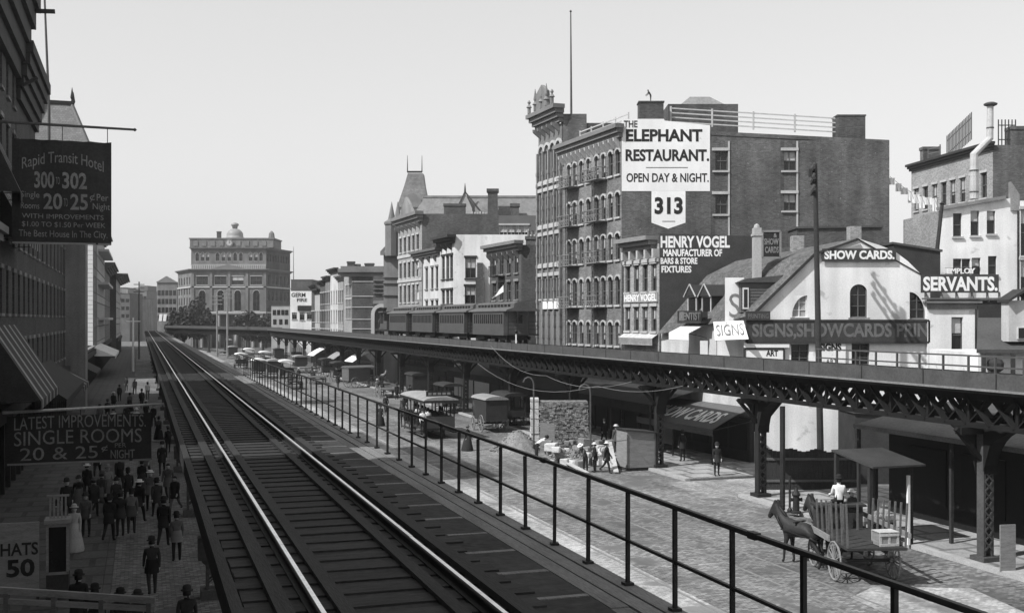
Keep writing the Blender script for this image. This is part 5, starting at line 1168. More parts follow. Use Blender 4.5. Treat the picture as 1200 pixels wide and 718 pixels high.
# far street poles
for px, py0, py1, s, l in ((163, 330, 392, 250, 'thin telegraph pole standing over the far avenue'), (156, 372, 405, 190, 'short white post with a cross bar left of the far tracks')):
    t = tpx(px, s); Y = .9483 * s + .3173 * t; r = thing('telegraph_pole', l, 'pole', ST(s, t, .14)); zt = zof(py0, Y) ; m = 'iron_grey' if s > 200 else 'white_paint'
    mb = MB(); q = ST(s, t, 0); mb.tube([(q.x, q.y, .1), (q.x, q.y, zt)], [.2, .14], 7); mb.build('pole', m, r)
    for k in range(3 if s > 200 else 1):
        mb = MB(FX); z = zt - .6 - k * .8; mb.beam((t - 1.1, s, z), (t + 1.1, s, z), .14, .16); mb.build('cross_arm', m, r)
for px, yb, yt, Y in ((254.5, 345, 395, 255), (266.5, 338, 395, 255)):
    r = thing('telegraph_pole', 'pale telegraph pole before the institute, ' + ('left' if px < 260 else 'right') + ' one of the pair', 'pole', (XY(px, Y).x, Y, 0)); q = XY(px, Y); zt = zof(yb, Y)
    mb = MB(); mb.tube([(q.x, q.y, 0), (q.x, q.y, zt)], [.26, .18], 7); mb.build('pole', 'wood_grey', r)
    for k in range(3): mb = MB(); mb.box(q.x - 1.2, q.x + 1.2, q.y - .2, q.y - .06, zt - .5 - k * .9, zt - .32 - k * .9); mb.build('cross_arm', 'wood_grey', r)

# ================================================================= THE NEAR ELEVATED TRACK
RZ = CAMZ - 2.437; TC = 2.163; GH = 1.435 / 2
ET = thing('elevated_track', 'single elevated railway track running straight away beside the left pavement', 'railway track', ST(0, TC, 0))
for sgn in (-1, 1):
    t = TC + sgn * GH; mb = MB(FX); z = RZ
    prof = [(-.035, z - .03), (.035, z - .03), (.035, z), (-.035, z)]
    
    for k in range(28): e = random.uniform(-.004, .004); mb.box(t - .021 + e, t + .021 + e, -6 + k * 9.1, -6 + k * 9.1 + 9.085, z - .018, z)
    rl = mb.build('rail', 'steel_rail', ET); mb = MB(FX); mb.box(t - .033, t + .033, -6, 240, z - .04, z - .0181); mb.box(t - .01, t + .01, -6, 240, z - .11, z - .041); mb.box(t - .06, t + .06, -6, 240, z - .125, z - .111); mb.build('rail_web', 'rail_web', rl)
TZ_ = RZ - .126
tie = MB(); tie.box(-1.3, 1.3, -.15, .15, -.17, 0); tie_o = tie.build('tie', 'tie_wood'); tme = tie_o.data; bpy.data.objects.remove(tie_o)
for i in range(100):
    s = 4.0 + i * .50; p = ST(s, TC, TZ_); p = p - wloc(ET); o = inst(tme, 'tie', ET, p + Vector((0, 0, random.uniform(-.006, 0))), -math.atan2(SD.x, SD.y) * 0 + math.atan2(TD.y, TD.x) + random.uniform(-.01, .01), (1 + random.uniform(-.02, .06), 1, 1))
mb = MB(FX)
for i in range(410):
    s = 4.0 + (100 + i) * .50; mb.box(TC - 1.3, TC + 1.3, s - .15, s + .15, TZ_ - .17, TZ_)
for i in range(20): s = 4.0 - (i + 1) * .50; mb.box(TC - 1.3, TC + 1.3, s - .15, s + .15, TZ_ - .17, TZ_)
tag(mb.build('ties', 'tie_wood', ET), kind='stuff')
for t, w_, h_ in ((TC - GH - .27, .15, .07), (TC - GH + .25, .13, .05), (TC + GH - .25, .13, .05), (TC + GH + .27, .15, .07)):
    mb = MB(FX); mb.box(t - w_ / 2, t + w_ / 2, -6, 240, TZ_ + .003, TZ_ + h_); mb.build('guard_timber', 'guard_timber', ET)
mb = MB(FX); mb.box(TC - 1.28, 3.98, -6, 240, TZ_ - .11, TZ_ - .022); mb.build('deck_boards', 'deck_dirt', ET)
mb = MB(FX); mb.box(TC - 1.42, TC - 1.31, -6, 240, TZ_ - .26, TZ_ + .03); mb.build('edge_timber', 'guard_timber', ET)
# lengthwise girders, cross girders, columns
for t in (TC - .8, TC + .8):
    mb = MB(FX); mb.box(t - .16, t + .16, -6, 240, TZ_ - .24, TZ_ - .172); mb.box(t - .16, t + .16, -6, 240, TZ_ - 1.3, TZ_ - 1.22)
    for k in range(200): 
        s = -6 + k * 1.2; mb.beam((t, s, TZ_ - 1.22), (t, s + 1.2, TZ_ - .24), .08, .04); mb.beam((t, s + 1.2, TZ_ - 1.22), (t, s, TZ_ - .24), .08, .04)
    mb.build('lattice_girder', 'iron_grey', ET)
def lattice_column(F, t, s, zt, m='iron_grey', w=.21):
    mb = MB(F)
    for q in (-1, 1): mb.box(t + q * w - .05, t + q * w + .05, s - .17, s + .17, 0.14, zt)
    n = int(zt / .38)
    for k in range(n):
        z = .5 + k * (zt - .7) / n; dz = (zt - .7) / n
        for y in (-.18, .18):
            mb.beam((t - w, s + y, z), (t + w, s + y, z + dz), .06, .015, up=(0, 1, 0)); mb.beam((t + w, s + y * 1.08, z), (t - w, s + y * 1.08, z + dz), .06, .015, up=(0, 1, 0))
    mb.box(t - w - .2, t + w + .2, s - .35, s + .35, 0.0, .3)
    return mb
for k in range(16):
    s = 5.5 + 15 * k; mb = lattice_column(FX, TC, s, TZ_ - 1.6); col = mb.build('column', 'iron_grey', ET)
    mb = MB(FX); mb.box(TC - 1.2, TC + 1.2, s - .15, s + .15, TZ_ - 1.7, TZ_ - 1.31)
    for q in (-1, 1): mb.beam((TC + q * .25, s, TZ_ - 2.5), (TC + q * 1.1, s, TZ_ - 1.7), .12, .12)
    mb.build('cross_girder', 'iron_grey', col)
# plank walk
WZ = CAMZ - 2.74
WK = thing('plank_walk', 'four plank foot walk along the right side of the near elevated track', 'walkway', ST(0, 4.4, WZ))
for k in range(4):
    t = 4.02 + k * .215; mb = MB(FX); s = -6.0 + k * 1.3
    while s < 240:
        e = min(240, s + random.choice((4.2, 4.8, 5.4))); d = random.uniform(-.008, .004); mb.box(t, t + .185, s, e - .012, WZ - .05 + d, WZ + d); s = e
    mb.build('plank', 'plank', WK)
mb = MB(); brk = []
for k in range(66):
    s = 4.3 + k * 1.07; b = MB(FX); b.box(3.5, 4.9, s - .07, s + .07, WZ - .22, WZ - .062); b.build('walk_beam', 'guard_timber', WK)
for k in range(56):
    s = 4.3 + k * 1.07; b = MB(FX); b.box(3.40 + random.uniform(-.05, .08), 3.97, s - .06, s + random.uniform(.0, .05), TZ_ - .13, TZ_ - random.uniform(.008, .016)); b.build('tie_block', 'plank', WK)
mb = MB(FX); mb.box(4.84, 4.93, -6, 240, WZ - .3, WZ - .065); mb.build('edge_beam', 'iron_grey', WK)
# railing
RL = thing('railing', 'thin iron railing with evenly set posts running along the plank walk', 'railing', ST(0, 4.75, WZ))
TR = 4.77; top = CAMZ - 1.74
mb = MB(FX); 
for k in range(11): e0 = random.uniform(-.012, .008); a_ = 3 + k * 5.0; mb.beam((TR + random.uniform(-.006, .006), a_, top - .02 + (0 if k == 0 else ep)), (TR + random.uniform(-.006, .006), a_ + 5.0, top - .02 + e0), .042, .04); mb.box(TR - .03, TR + .03, a_ - .06, a_ + .06, top - .05 + (0 if k == 0 else ep), top + .008 + (0 if k == 0 else ep)); ep = e0
mb.build('top_rail', 'iron_black', RL)
mb = MB(FX); mb.box(TR - .016, TR + .016, 3, 57.5, top - .555, top - .527); mb.build('middle_rail', 'iron_black', RL)
s0 = 1300 * 1.74 * .003272
pm = MB(); pm.box(-.019, .019, -.019, .019, 0, 1.0 - .046); pm.box(-.05, .05, -.05, .05, 0, .03); po = pm.build('post', 'iron_black'); pme = po.data; bpy.data.objects.remove(po)
sA = (s0 - .3173 * TR) / .9483
for k in range(-3, 47):
    p = ST(sA + k * 1.07, TR, WZ) - wloc(RL); o = inst(pme, 'post', RL, p, math.atan2(TD.y, TD.x)); o.rotation_euler = (random.uniform(-.012, .012), random.uniform(-.008, .008), math.atan2(TD.y, TD.x) + random.uniform(-.2, .2))
# ================================================================= THE FAR SIDE ELEVATED RAILWAY
TE = 28.45; T0, T1 = 26.75, 30.2
EL = thing('elevated_railway', 'black iron elevated railway on lattice girders and bracketed columns over the right pavement', 'elevated railway', ST(30, TE, 0))
Z0 = 6.25
S0, S1 = 8, 252
mb = MB(FX); mb.box(T0 + .06, T1 - .06, S0, S1, Z0 - .16, Z0 - .02); mb.build('deck', 'wood_dark', EL)
mb = MB(FX); mb.box(T0, T0 + .055, S0, S1, Z0 + .02, 6.80); mb.build('fascia', 'iron_grey', EL)
mb = MB(FX)
s = S0
while s < 130: mb.box(T0 - .012, T0 - .001, s, s + .05, Z0 + .03, 6.79); s += 3.6
mb.build('fascia_seam', 'iron_black', EL)
mb = MB(FX); mb.box(T0 - .03, T0 + .08, S0, S1, Z0 - .06, Z0 + .018); mb.build('edge_angle', 'iron_edge', EL)
mb = MB(FX); mb.box(T1 - .055, T1, S0, S1, Z0 - .02, 6.62); mb.build('rear_fascia', 'iron_black', EL)
for t in (TE - GH, TE + GH): mb = MB(FX); mb.box(t - .035, t + .035, S0, S1, Z0 + .1, Z0 + .24); mb.build('rail', 'steel_rail', EL)
mb = MB(FX)
for k in range(305): s = S0 + k * .8; mb.box(TE - 1.2, TE + 1.2, s, s + .2, Z0 - .018, Z0 + .098)
tag(mb.build('ties', 'tie_wood', EL), kind='stuff')
bents = [-11.9 + 30, 31.7, 46.6, 57.6] + [71 + 13.2 * k for k in range(14)]
for a, b in zip([8] + bents, bents + [252]):
    for t in (TE - 1.0, TE + 1.0):
        mb = MB(FX); mb.box(t - .14, t + .14, a, b, 5.82, 6.05); mb.box(t - .14, t + .14, a, b, 4.85, 5.02)
        n = max(2, int((b - a) / 1.05)); d = (b - a) / n
        for k in range(n):
            s = a + k * d; mb.beam((t - .05, s, 4.95), (t - .05, s + d, 5.97), .05, .26, up=(1, 0, 0)); mb.beam((t + .05, s + d, 4.95), (t + .05, s, 5.97), .05, .26, up=(1, 0, 0))
            if k % 2 == 0: mb.box(t - .04, t + .04, s - .06, s + .06, 4.97, 5.95)
        mb.build('lattice_girder', 'black_paint', EL)
for i, s in enumerate(bents):
    mb = lattice_column(FX, TE - .3, s, 4.84, 'iron_black', .17); cb = mb.build('column', 'iron_grey' if i == 1 else 'iron_black', EL)
    mb = MB(FX)
    # curved brackets along the street and across it
    for q in (-1, 1):
        prev = None
        for k in range(9):
            a = PI / 2 * k / 8; y = s + q * (.22 + 1.5 * (1 - math.cos(a))); z = 3.2 + 1.64 * math.sin(a)
            if prev:
                for t in (TE - .55, TE - .05): mb.add([(t, prev[0], prev[1]), (t, y, z), (t, y, z + .16), (t, prev[0], prev[1] + .16), (t + .08, prev[0], prev[1]), (t + .08, y, z), (t + .08, y, z + .16), (t + .08, prev[0], prev[1] + .16)], MB.BF)
                mb.quad((TE - .55, prev[0], prev[1]), (TE + .03, prev[0], prev[1]), (TE + .03, y, z), (TE - .55, y, z))
            prev = (y, z)
        mb.beam((TE - .3 + q * .2, s, 3.7), (TE - .3 + q * 1.25, s, 4.8), .16, .14)
        vs = [(TE - .57, s + q * .2, 3.3), (TE - .57, s + q * .2, 4.84), (TE - .57, s + q * 1.6, 4.84), (TE - .57, s + q * .55, 4.3)]
        mb.add(vs + [(v[0] + .03, v[1], v[2]) for v in vs], [(0, 1, 2, 3), (4, 5, 6, 7), (0, 1, 5, 4), (1, 2, 6, 5), (2, 3, 7, 6), (3, 0, 4, 7)])
    mb.box(TE - 1.45, TE + 1.2, s - .16, s + .16, 4.6, 4.84)
    mb.build('bracket', 'black_paint', cb)
# where the line swings left before the institute
pa = ST(252, TE); pb = Vector((-99, 322, 0)); dv = (pb - pa).normalized(); ln = (pb - pa).length
BX = Matrix(((dv.y, dv.x, 0, pa.x), (-dv.x, dv.y, 0, pa.y), (0, 0, 1, 0), (0, 0, 0, 1)))
mb = MB(BX); mb.box(-1.7, 1.7, 0, ln, Z0 - .16, Z0 - .02); mb.build('deck', 'wood_dark', EL)
for x in (-1.7, 1.65): mb = MB(BX); mb.box(x, x + .05, 0, ln, Z0 + .02, 6.8); mb.build('fascia', 'iron_grey', EL)
for x in (-1.0, 1.0):
    mb = MB(BX); mb.box(x - .14, x + .14, 0, ln, 5.82, 6.05); mb.box(x - .14, x + .14, 0, ln, 4.85, 5.02)
    for k in range(80): mb.beam((x, k * 1.1, 4.95), (x, k * 1.1 + 1.1, 5.97), .05, .26, up=(1, 0, 0)); mb.beam((x, k * 1.1 + 1.1, 4.95), (x, k * 1.1, 5.97), .05, .26, up=(1, 0, 0))
    mb.build('lattice_girder', 'black_paint', EL)
for k in range(6): mb = lattice_column(BX, 0, 8 + k * 14, 4.84, 'iron_black', .22); mb.box(-1.3, 1.3, 8 + k * 14 - .2, 8 + k * 14 + .2, 4.5, 4.84); mb.build('column', 'iron_grey', EL)
# hand rail on the near part of the deck
HR = thing('railing', 'plain two bar hand rail on the near right part of the far elevated deck', 'railing', ST(35, T1 - .3, 6.25))
mb = MB(FX); t = T1 - .35
for z in (7.25, 6.85): mb.box(t - .03, t + .03, 12, 44.5, z - .06, z)
mb.build('rails', 'iron_grey', HR)
for k in range(24): s = 12.1 + k * 1.4; mb = MB(FX); mb.box(t - .035, t + .035, s - .035, s + .035, Z0, 7.19); mb.build('post', 'iron_grey', HR)

# ================================================================= the steam train
CL = 10.6; PITCH = 11.3
def car_proto():
    root = thing('passenger_car', '', 'railway car', (0, 0, 0)); W_ = 1.3; zb = .95; zt = 2.75
    mb = MB(); n = 14; x0, x1 = 1.0, CL - 1.0
    body = MB()
    def side(x):
        wo = [(x0 + .25 + (x1 - x0 - .5) * (k + .15) / n, x0 + .25 + (x1 - x0 - .5) * (k + .85) / n) for k in range(n)]
        return wo
    wo = side(0)
    for sx in (-1, 1):
        A_, B_ = ((-W_, x0), (-W_, x1)) if sx < 0 else ((W_, x1), (W_, x0))
        L = x1 - x0
        oo = [(a - x0, b - x0, 1.75, 2.5) if sx < 0 else (x1 - b, x1 - a, 1.75, 2.5) for a, b in wo]
        wall_panel(body, A_, B_, zb, zt, oo, .06)
    for y in (x0, x1): body.box(-W_, W_, y - .03, y + .03, zb, zt + .1)
    body.box(-W_, W_, x0, x1, zb - .12, zb); body.build('body', 'car_paint', root)
    for sx in (-1, 1):
        for a, b in wo:
            w_ = MB(); x = sx * (W_ - .065); w_.box(x - .02, x + .02, a, b, 1.75, 2.5)
            o = w_.build('window', 'glass', root)
    rf = MB(); prof = [(-W_ - .12, zt), (-W_ - .05, zt + .12), (-.75, zt + .3), (-.72, zt + .62), (-.4, zt + .74), (0, zt + .78), (.4, zt + .74), (.72, zt + .62), (.75, zt + .3), (W_ + .05, zt + .12), (W_ + .12, zt)]
    vs = [(p[0], 0.05, p[1]) for p in prof] + [(p[0], CL - .05, p[1]) for p in prof]; m_ = len(prof)
    rf.add(vs, [(i, i + 1, m_ + i + 1, m_ + i) for i in range(m_ - 1)] + [(m_ - 1, 0, m_, 2 * m_ - 1), tuple(range(m_)), tuple(range(m_, 2 * m_))[::-1]]); r = rf.build('roof', 'car_roof', root)
    cw = MB()
    for k in range(10):
        for sx in (-1, 1): y = 1 + k * .9; cw.box(sx * .74 - .02, sx * .74 + .02, y, y + .6, zt + .36, zt + .56)
    cw.build('clerestory_window', 'glass', r)
    for y0, y1, yo in ((0, x0 - .03, .04), (x1 + .03, CL, CL - .04)):
        pf = MB(); pf.box(-W_, W_, y0, y1, zb - .12, zb)
        for x in (-W_ + .06, -.45, .45, W_ - .06): pf.box(x - .03, x + .03, yo - .03, yo + .03, zb, zt)
        for z in (1.3, 1.6, 1.9):
            for a, b in ((-W_ + .06, -.45), (.45, W_ - .06)): pf.box(a, b, yo - .02, yo + .02, z, z + .05)
        pf.build('platform', 'iron_black', root)
        dr = MB(); yd = y1 if y0 == 0 else y0; s_ = -1 if y0 == 0 else 1; dr.box(-.4, .4, yd + s_ * .0, yd + s_ * .03 , zb, zt - .15); d_ = dr.build('door', 'wood_mid', root)
        dg = MB(); dg.box(-.26, .26, yd + s_ * .032, yd + s_ * .045, 1.8, 2.45); dg.build('pane', 'glass', d_)
    for yc in (2.2, CL - 2.2):
        tr = MB(); tr.box(-1, 1, yc - 1.1, yc + 1.1, .45, .75); tk = tr.build('truck', 'iron_black', root)
        for dy in (-.75, .75):
            for x in (-.72, .72):
                wh = MB(Matrix.Translation((x, yc + dy, .38)) @ Matrix.Rotation(PI / 2, 4, 'Y')); wh.lathe([(.38, -.05), (.42, -.05), (.38, .07), (.1, .07)], (0, 0, 0), 14); wh.build('wheel', 'iron_grey', tk)
    ub = MB(); ub.box(-.5, .5, 3.7, CL - 3.7, .5, .8); ub.beam((-1.1, 2, .8), (-1.1, CL - 2, .8), .06, .12); ub.beam((1.1, 2, .8), (1.1, CL - 2, .8), .06, .12); ub.build('underframe', 'iron_black', root)
    return root
car = car_proto()
sN = (86.6 - .3173 * (TE - 1.3)) / .9483
clab = ['last elevated railway car, its open end platform facing the camera', 'second passenger car from the near end of the elevated train', 'third passenger car from the near end of the elevated train', 'front passenger car of the elevated train, coupled to the engine']
for i in range(4):
    c = car if i == 0 else copy_tree(car); c.location = ST(sN + i * PITCH, TE, Z0 + .24); c.rotation_euler = (0, 0, math.atan2(TD.y, TD.x)); tag(c, clab[i], 'railway car', 'cars of the elevated train')
en = thing('steam_engine', 'small dark steam engine at the head of the elevated train', 'locomotive', ST(sN + 4 * PITCH, TE, Z0 + .24), math.atan2(TD.y, TD.x))
def local(mb, n, m, par, smooth=False): return mb.build(n, m, par, smooth, world=False)
mb = MB(); mb.box(-1.15, 1.15, 2.2, 4.2, 1.0, 1.6)
for x in (-1.1, 1.1):
    for y in (2.25, 4.15): mb.box(x - .06, x + .06, y - .06, y + .06, 1.6, 2.9)
mb.box(-1.3, 1.3, 1.9, 4.5, 2.9, 3.05); mb.box(-1.1, 1.1, 4.1, 4.2, 1.6, 2.9); local(mb, 'cab', 'car_paint', en)
mb = MB(Matrix.Translation((0, 4.2, 1.75)) @ Matrix.Rotation(-PI / 2, 4, 'X')); mb.lathe([(.62, 0), (.62, 2.9), (.68, 2.9), (.68, 3.4), (.2, 3.45)], (0, 0, 0), 16); local(mb, 'boiler', 'iron_black', en)
mb = MB(); mb.lathe([(.2, 0), (.2, .8), (.36, 1.2), (.3, 1.25)], (0, 7.2, 2.3), 10); local(mb, 'smoke_stack', 'iron_black', en)
mb = MB(); mb.lathe([(.3, 0), (.28, .45), (.05, .6)], (0, 5.6, 2.3), 10); local(mb, 'steam_dome', 'iron_grey', en)
mb = MB(); mb.box(-1.2, 1.2, .2, 2.1, .9, 1.9); local(mb, 'tender', 'car_paint', en)
mb = MB(); mb.box(-.2, .2, 7.6, 7.75, 2.4, 2.8); local(mb, 'headlamp', 'iron_pale', en)
mb = MB(); mb.box(-1.1, 1.1, .1, 7.8, .7, .9); local(mb, 'frame', 'iron_black', en)
for y, r in ((1, .38), (4.7, .55), (6.3, .55), (7.2, .35)):
    for x in (-.72, .72): mb = MB(Matrix.Translation((x, y, r)) @ Matrix.Rotation(PI / 2, 4, 'Y')); mb.lathe([(r, -.06), (r + .03, -.06), (r, .07), (.1, .07)], (0, 0, 0), 14); local(mb, 'wheel', 'iron_grey', en)
# signal post at the tail of the train
q = ST(sN - 2.2, T0 + .35, Z0); r = thing('signal_post', 'short white post on the deck at the tail of the train', 'post', q); mb = MB(); mb.box(q.x - .05, q.x + .05, q.y - .05, q.y + .05, Z0, Z0 + 1.25); mb.build('post', 'white_paint', r); mb = MB(); mb.lathe([(.1, 0), (.12, .2), (.03, .3)], (q.x, q.y, Z0 + 1.25), 8); mb.build('lamp', 'iron_black', r)
mat('cloth_pale', .34, .9, .2, 5, 30, .1)
# ================================================================= PEOPLE
def skin_geo(J, bones, root, sub=1):
    names = list(J); idx = {n: i for i, n in enumerate(names)}
    me = bpy.data.meshes.new('sk'); me.from_pydata([J[n][0] for n in names], [(idx[a], idx[b]) for a, b, *_ in bones], [])
    ob = bpy.data.objects.new('sk', me); C.objects.link(ob)
    ob.modifiers.new('s', 'SKIN'); d = me.skin_vertices[0].data
    for n in names: r = J[n][1]; d[idx[n]].radius = (r, r) if not isinstance(r, tuple) else r
    d[idx[root]].use_root = True
    m = ob.modifiers.new('b', 'SUBSURF'); m.levels = sub; m.render_levels = sub
    dg = bpy.context.evaluated_depsgraph_get(); dg.update()
    out = bpy.data.meshes.new_from_object(ob.evaluated_get(dg)); bpy.data.objects.remove(ob)
    return out
def classify(me, J, bones):
    segs = []
    for b in bones:
        a, c = Vector(J[b[0]][0]), Vector(J[b[1]][0]); ra = J[b[0]][1]; segs.append((a, c, ra if not isinstance(ra, tuple) else ra[0], b[2]))
    for p in me.polygons:
        best = None
        for a, c, r, mi in segs:
            d = c - a; t = max(0, min(1, (p.center - a).dot(d) / max(d.length_squared, 1e-9))); q = (p.center - (a + d * t)).length - r * .6
            if best is None or q < best[0]: best = (q, mi)
        p.material_index = best[1]; p.use_smooth = True
def limb(p, L1, L2, a1, a2, side=0, sp=0.0):
    q = Vector(p) + Vector((side * math.sin(sp) * L1, math.sin(a1) * L1 * math.cos(sp), -math.cos(a1) * L1 * math.cos(sp)))
    return q, q + Vector((0, math.sin(a2) * L2, -math.cos(a2) * L2))
def person(label, loc, face=0.0, h=1.72, coat='cloth_black', legs='cloth_black', hat='bowler', hatm='cloth_black', pose='walk', ph=.4, woman=False, group=None, skirtm='cloth_black', lean=0.0):
    """face = heading in degrees, counter clockwise from straight ahead"""
    k = h / 1.72; sit = pose == 'sit'
    hipz = .92; J = {}; B = []
    sp = Matrix.Rotation(-lean, 3, 'X')
    hip0 = Vector((0, 0, hipz))
    def up(x, y, z): return hip0 + sp @ (Vector((x, y, z)) - hip0)
    J['pelvis'] = (Vector((0, 0, .95)), .135); J['waist'] = (up(0, 0, 1.12), .125); J['chest'] = (up(0, .01, 1.32), .15); J['collar'] = (up(0, 0, 1.45), .085)
    J['neck'] = (up(0, .015, 1.51), .055); J['head'] = (up(0, .03, 1.60), .092); J['crown'] = (up(0, .015, 1.67), .082); J['nose'] = (up(0, .125, 1.59), .014)
    B += [('pelvis', 'waist', 0), ('waist', 'chest', 0), ('chest', 'collar', 0), ('collar', 'neck', 2), ('neck', 'head', 2), ('head', 'crown', 2), ('head', 'nose', 2)]
    for s, n in ((-1, 'l'), (1, 'r')):
        J['ear' + n] = (up(s * .095, .02, 1.60), .016); B.append(('head', 'ear' + n, 2))
        if sit: a1, a2 = R(82), R(5)
        elif pose == 'walk': a1 = s * ph * .9; a2 = a1 - .25 - (.2 if s * ph < 0 else 0)
        else: a1, a2 = s * .04, s * .02 - .03
        hp = Vector((s * .095, 0, .90)); kn, an = limb(hp, .43, .42, a1, a2, s, .04)
        J['hip' + n] = (hp, .1); J['knee' + n] = (kn, .068); J['ankle' + n] = (an, .046); J['toe' + n] = (an + Vector((s * .02, .17, -.035 + .02)), .042)
        B += [('pelvis', 'hip' + n, 1), ('hip' + n, 'knee' + n, 1), ('knee' + n, 'ankle' + n, 1), ('ankle' + n, 'toe' + n, 3)]
        sh = up(s * .185, 0, 1.41)
        if pose == 'work': b1, b2 = .5, .9
        elif sit: b1, b2 = .35, 1.25
        else: b1 = -s * ph * .6 if pose == 'walk' else .05; b2 = b1 + .3
        el, wr = limb(sh, .28, .25, b1, b2, s, .12)
        hd = (wr - el).normalized(); pa = wr + hd * .06
        J['sh' + n] = (sh, .068); J['el' + n] = (el, .05); J['wr' + n] = (wr, .036); J['palm' + n] = (pa, .036)
        B += [('chest', 'sh' + n, 0), ('sh' + n, 'el' + n, 0), ('el' + n, 'wr' + n, 0), ('wr' + n, 'palm' + n, 2)]
        fw = Vector((0, 1, 0)) - hd * hd.y; fw = fw.normalized() if fw.length > .1 else Vector((0, 0, 1))
        for i, (o, ln) in enumerate(((.034, .075), (.012, .085), (-.012, .08), (-.034, .06))):
            J['f%d%s' % (i, n)] = (pa + fw * o * 1.2 + hd * ln + Vector((-s * .02, 0, 0)), .0095); B.append(('palm' + n, 'f%d%s' % (i, n), 2))
        J['th' + n] = (wr + hd * .055 + fw * .075, .011); B.append(('wr' + n, 'th' + n, 2))
    me = skin_geo(J, B, 'pelvis')
    for m in (coat, legs, 'skin', 'leather'): me.materials.append(M(m))
    classify(me, J, B)
    foot = min(v.co.z for v in me.vertices) if not sit else .78
    bm = bmesh.new(); bm.from_mesh(me)
    hc = J['head'][0]
    for s in (-1, 1):
        ret = bmesh.ops.create_icosphere(bm, subdivisions=1, radius=.013, matrix=Matrix.Translation(hc + sp @ Vector((s * .034, .083, .025))))
        for f in set(f for v in ret['verts'] for f in v.link_faces): f.material_index = 3
    ret = bmesh.ops.create_cube(bm, size=1, matrix=Matrix.Translation(hc + sp @ Vector((0, .082, -.045))) @ Matrix.Diagonal((.045, .012, .01, 1)))
    for f in set(f for v in ret['verts'] for f in v.link_faces): f.material_index = 3
    for v in bm.verts: v.co.z -= foot
    bm.to_mesh(me); bm.free(); autouv(me); me.name = 'person'
    root = bpy.data.objects.new('person', me); C.objects.link(root); root.location = loc; root.rotation_euler = (0, 0, R(face)); root.scale = (k, k, k)
    tag(root, label, 'person', group)
    T = Matrix.Translation((0, 0, -foot))
    hm = T @ Matrix.Translation(J['crown'][0]) @ sp.to_4x4()
    hb = MB(hm)
    hair = MB(hm); hair.lathe([(.098, -.09), (.1, -.03), (.085, .03), (.05, .07), (.01, .085)], (0, -.02, 0), 12); local(hair, 'hair', 'leather', root, True)
    if hat == 'bowler': hb.lathe([(.15, .0), (.155, .015), (.105, .02), (.108, .08), (.09, .13), (.04, .15), (.005, .152)], (0, 0, .02), 14); local(hb, 'hat', hatm, root, True)
    elif hat == 'straw': hb.lathe([(.18, .0), (.18, .015), (.105, .018), (.102, .1), (.005, .102)], (0, 0, .02), 14); local(hb, 'hat', 'cloth_white', root)
    elif hat == 'bonnet': hb.lathe([(.17, .0), (.175, .015), (.1, .03), (.1, .09), (.06, .14), (.005, .15)], (0, -.01, .02), 14); local(hb, 'hat', hatm, root, True)
    if woman:
        sk = MB(T); prof = [(.14, 1.12), (.2, .95), (.25, .7), (.31, .4), (.37, .1), (.36, .02)]; n = 28; vs = []; fs = []
        for r, z in prof:
            for q in range(n): a = 2 * PI * q / n; rr = r * (1 + .05 * math.sin(q * 5 / 2 * PI / 7 * 3) * (1.2 - z)); vs.append((rr * math.cos(a), rr * math.sin(a) * 1.1 - .03 * (1 - z), z + foot))
        for i in range(len(prof) - 1):
            for q in range(n): fs.append((i * n + q, i * n + (q + 1) % n, (i + 1) * n + (q + 1) % n, (i + 1) * n + q))
        sk.add(vs, fs); local(sk, 'skirt', skirtm, root, True)
    elif pose in ('walk', 'stand') and coat != 'cloth_white':
        ck = MB(T); prof = [(.155, 1.14), (.175, 1.0), (.195, .86), (.205, .72)]; n = 20; vs = []; fs = []
        for r, z in prof:
            for q in range(n): a = 2 * PI * q / n; vs.append((r * 1.08 * math.cos(a), r * .98 * math.sin(a), z))
        for i in range(len(prof) - 1):
            for q in range(n): fs.append((i * n + q, i * n + (q + 1) % n, (i + 1) * n + (q + 1) % n, (i + 1) * n + q))
        ck.add(vs, fs); local(ck, 'coat_skirt', coat, root, True)
    return root
def onwalk(px, py, z=.14): p = G(px, py, z); return p
ST_A = 18.5
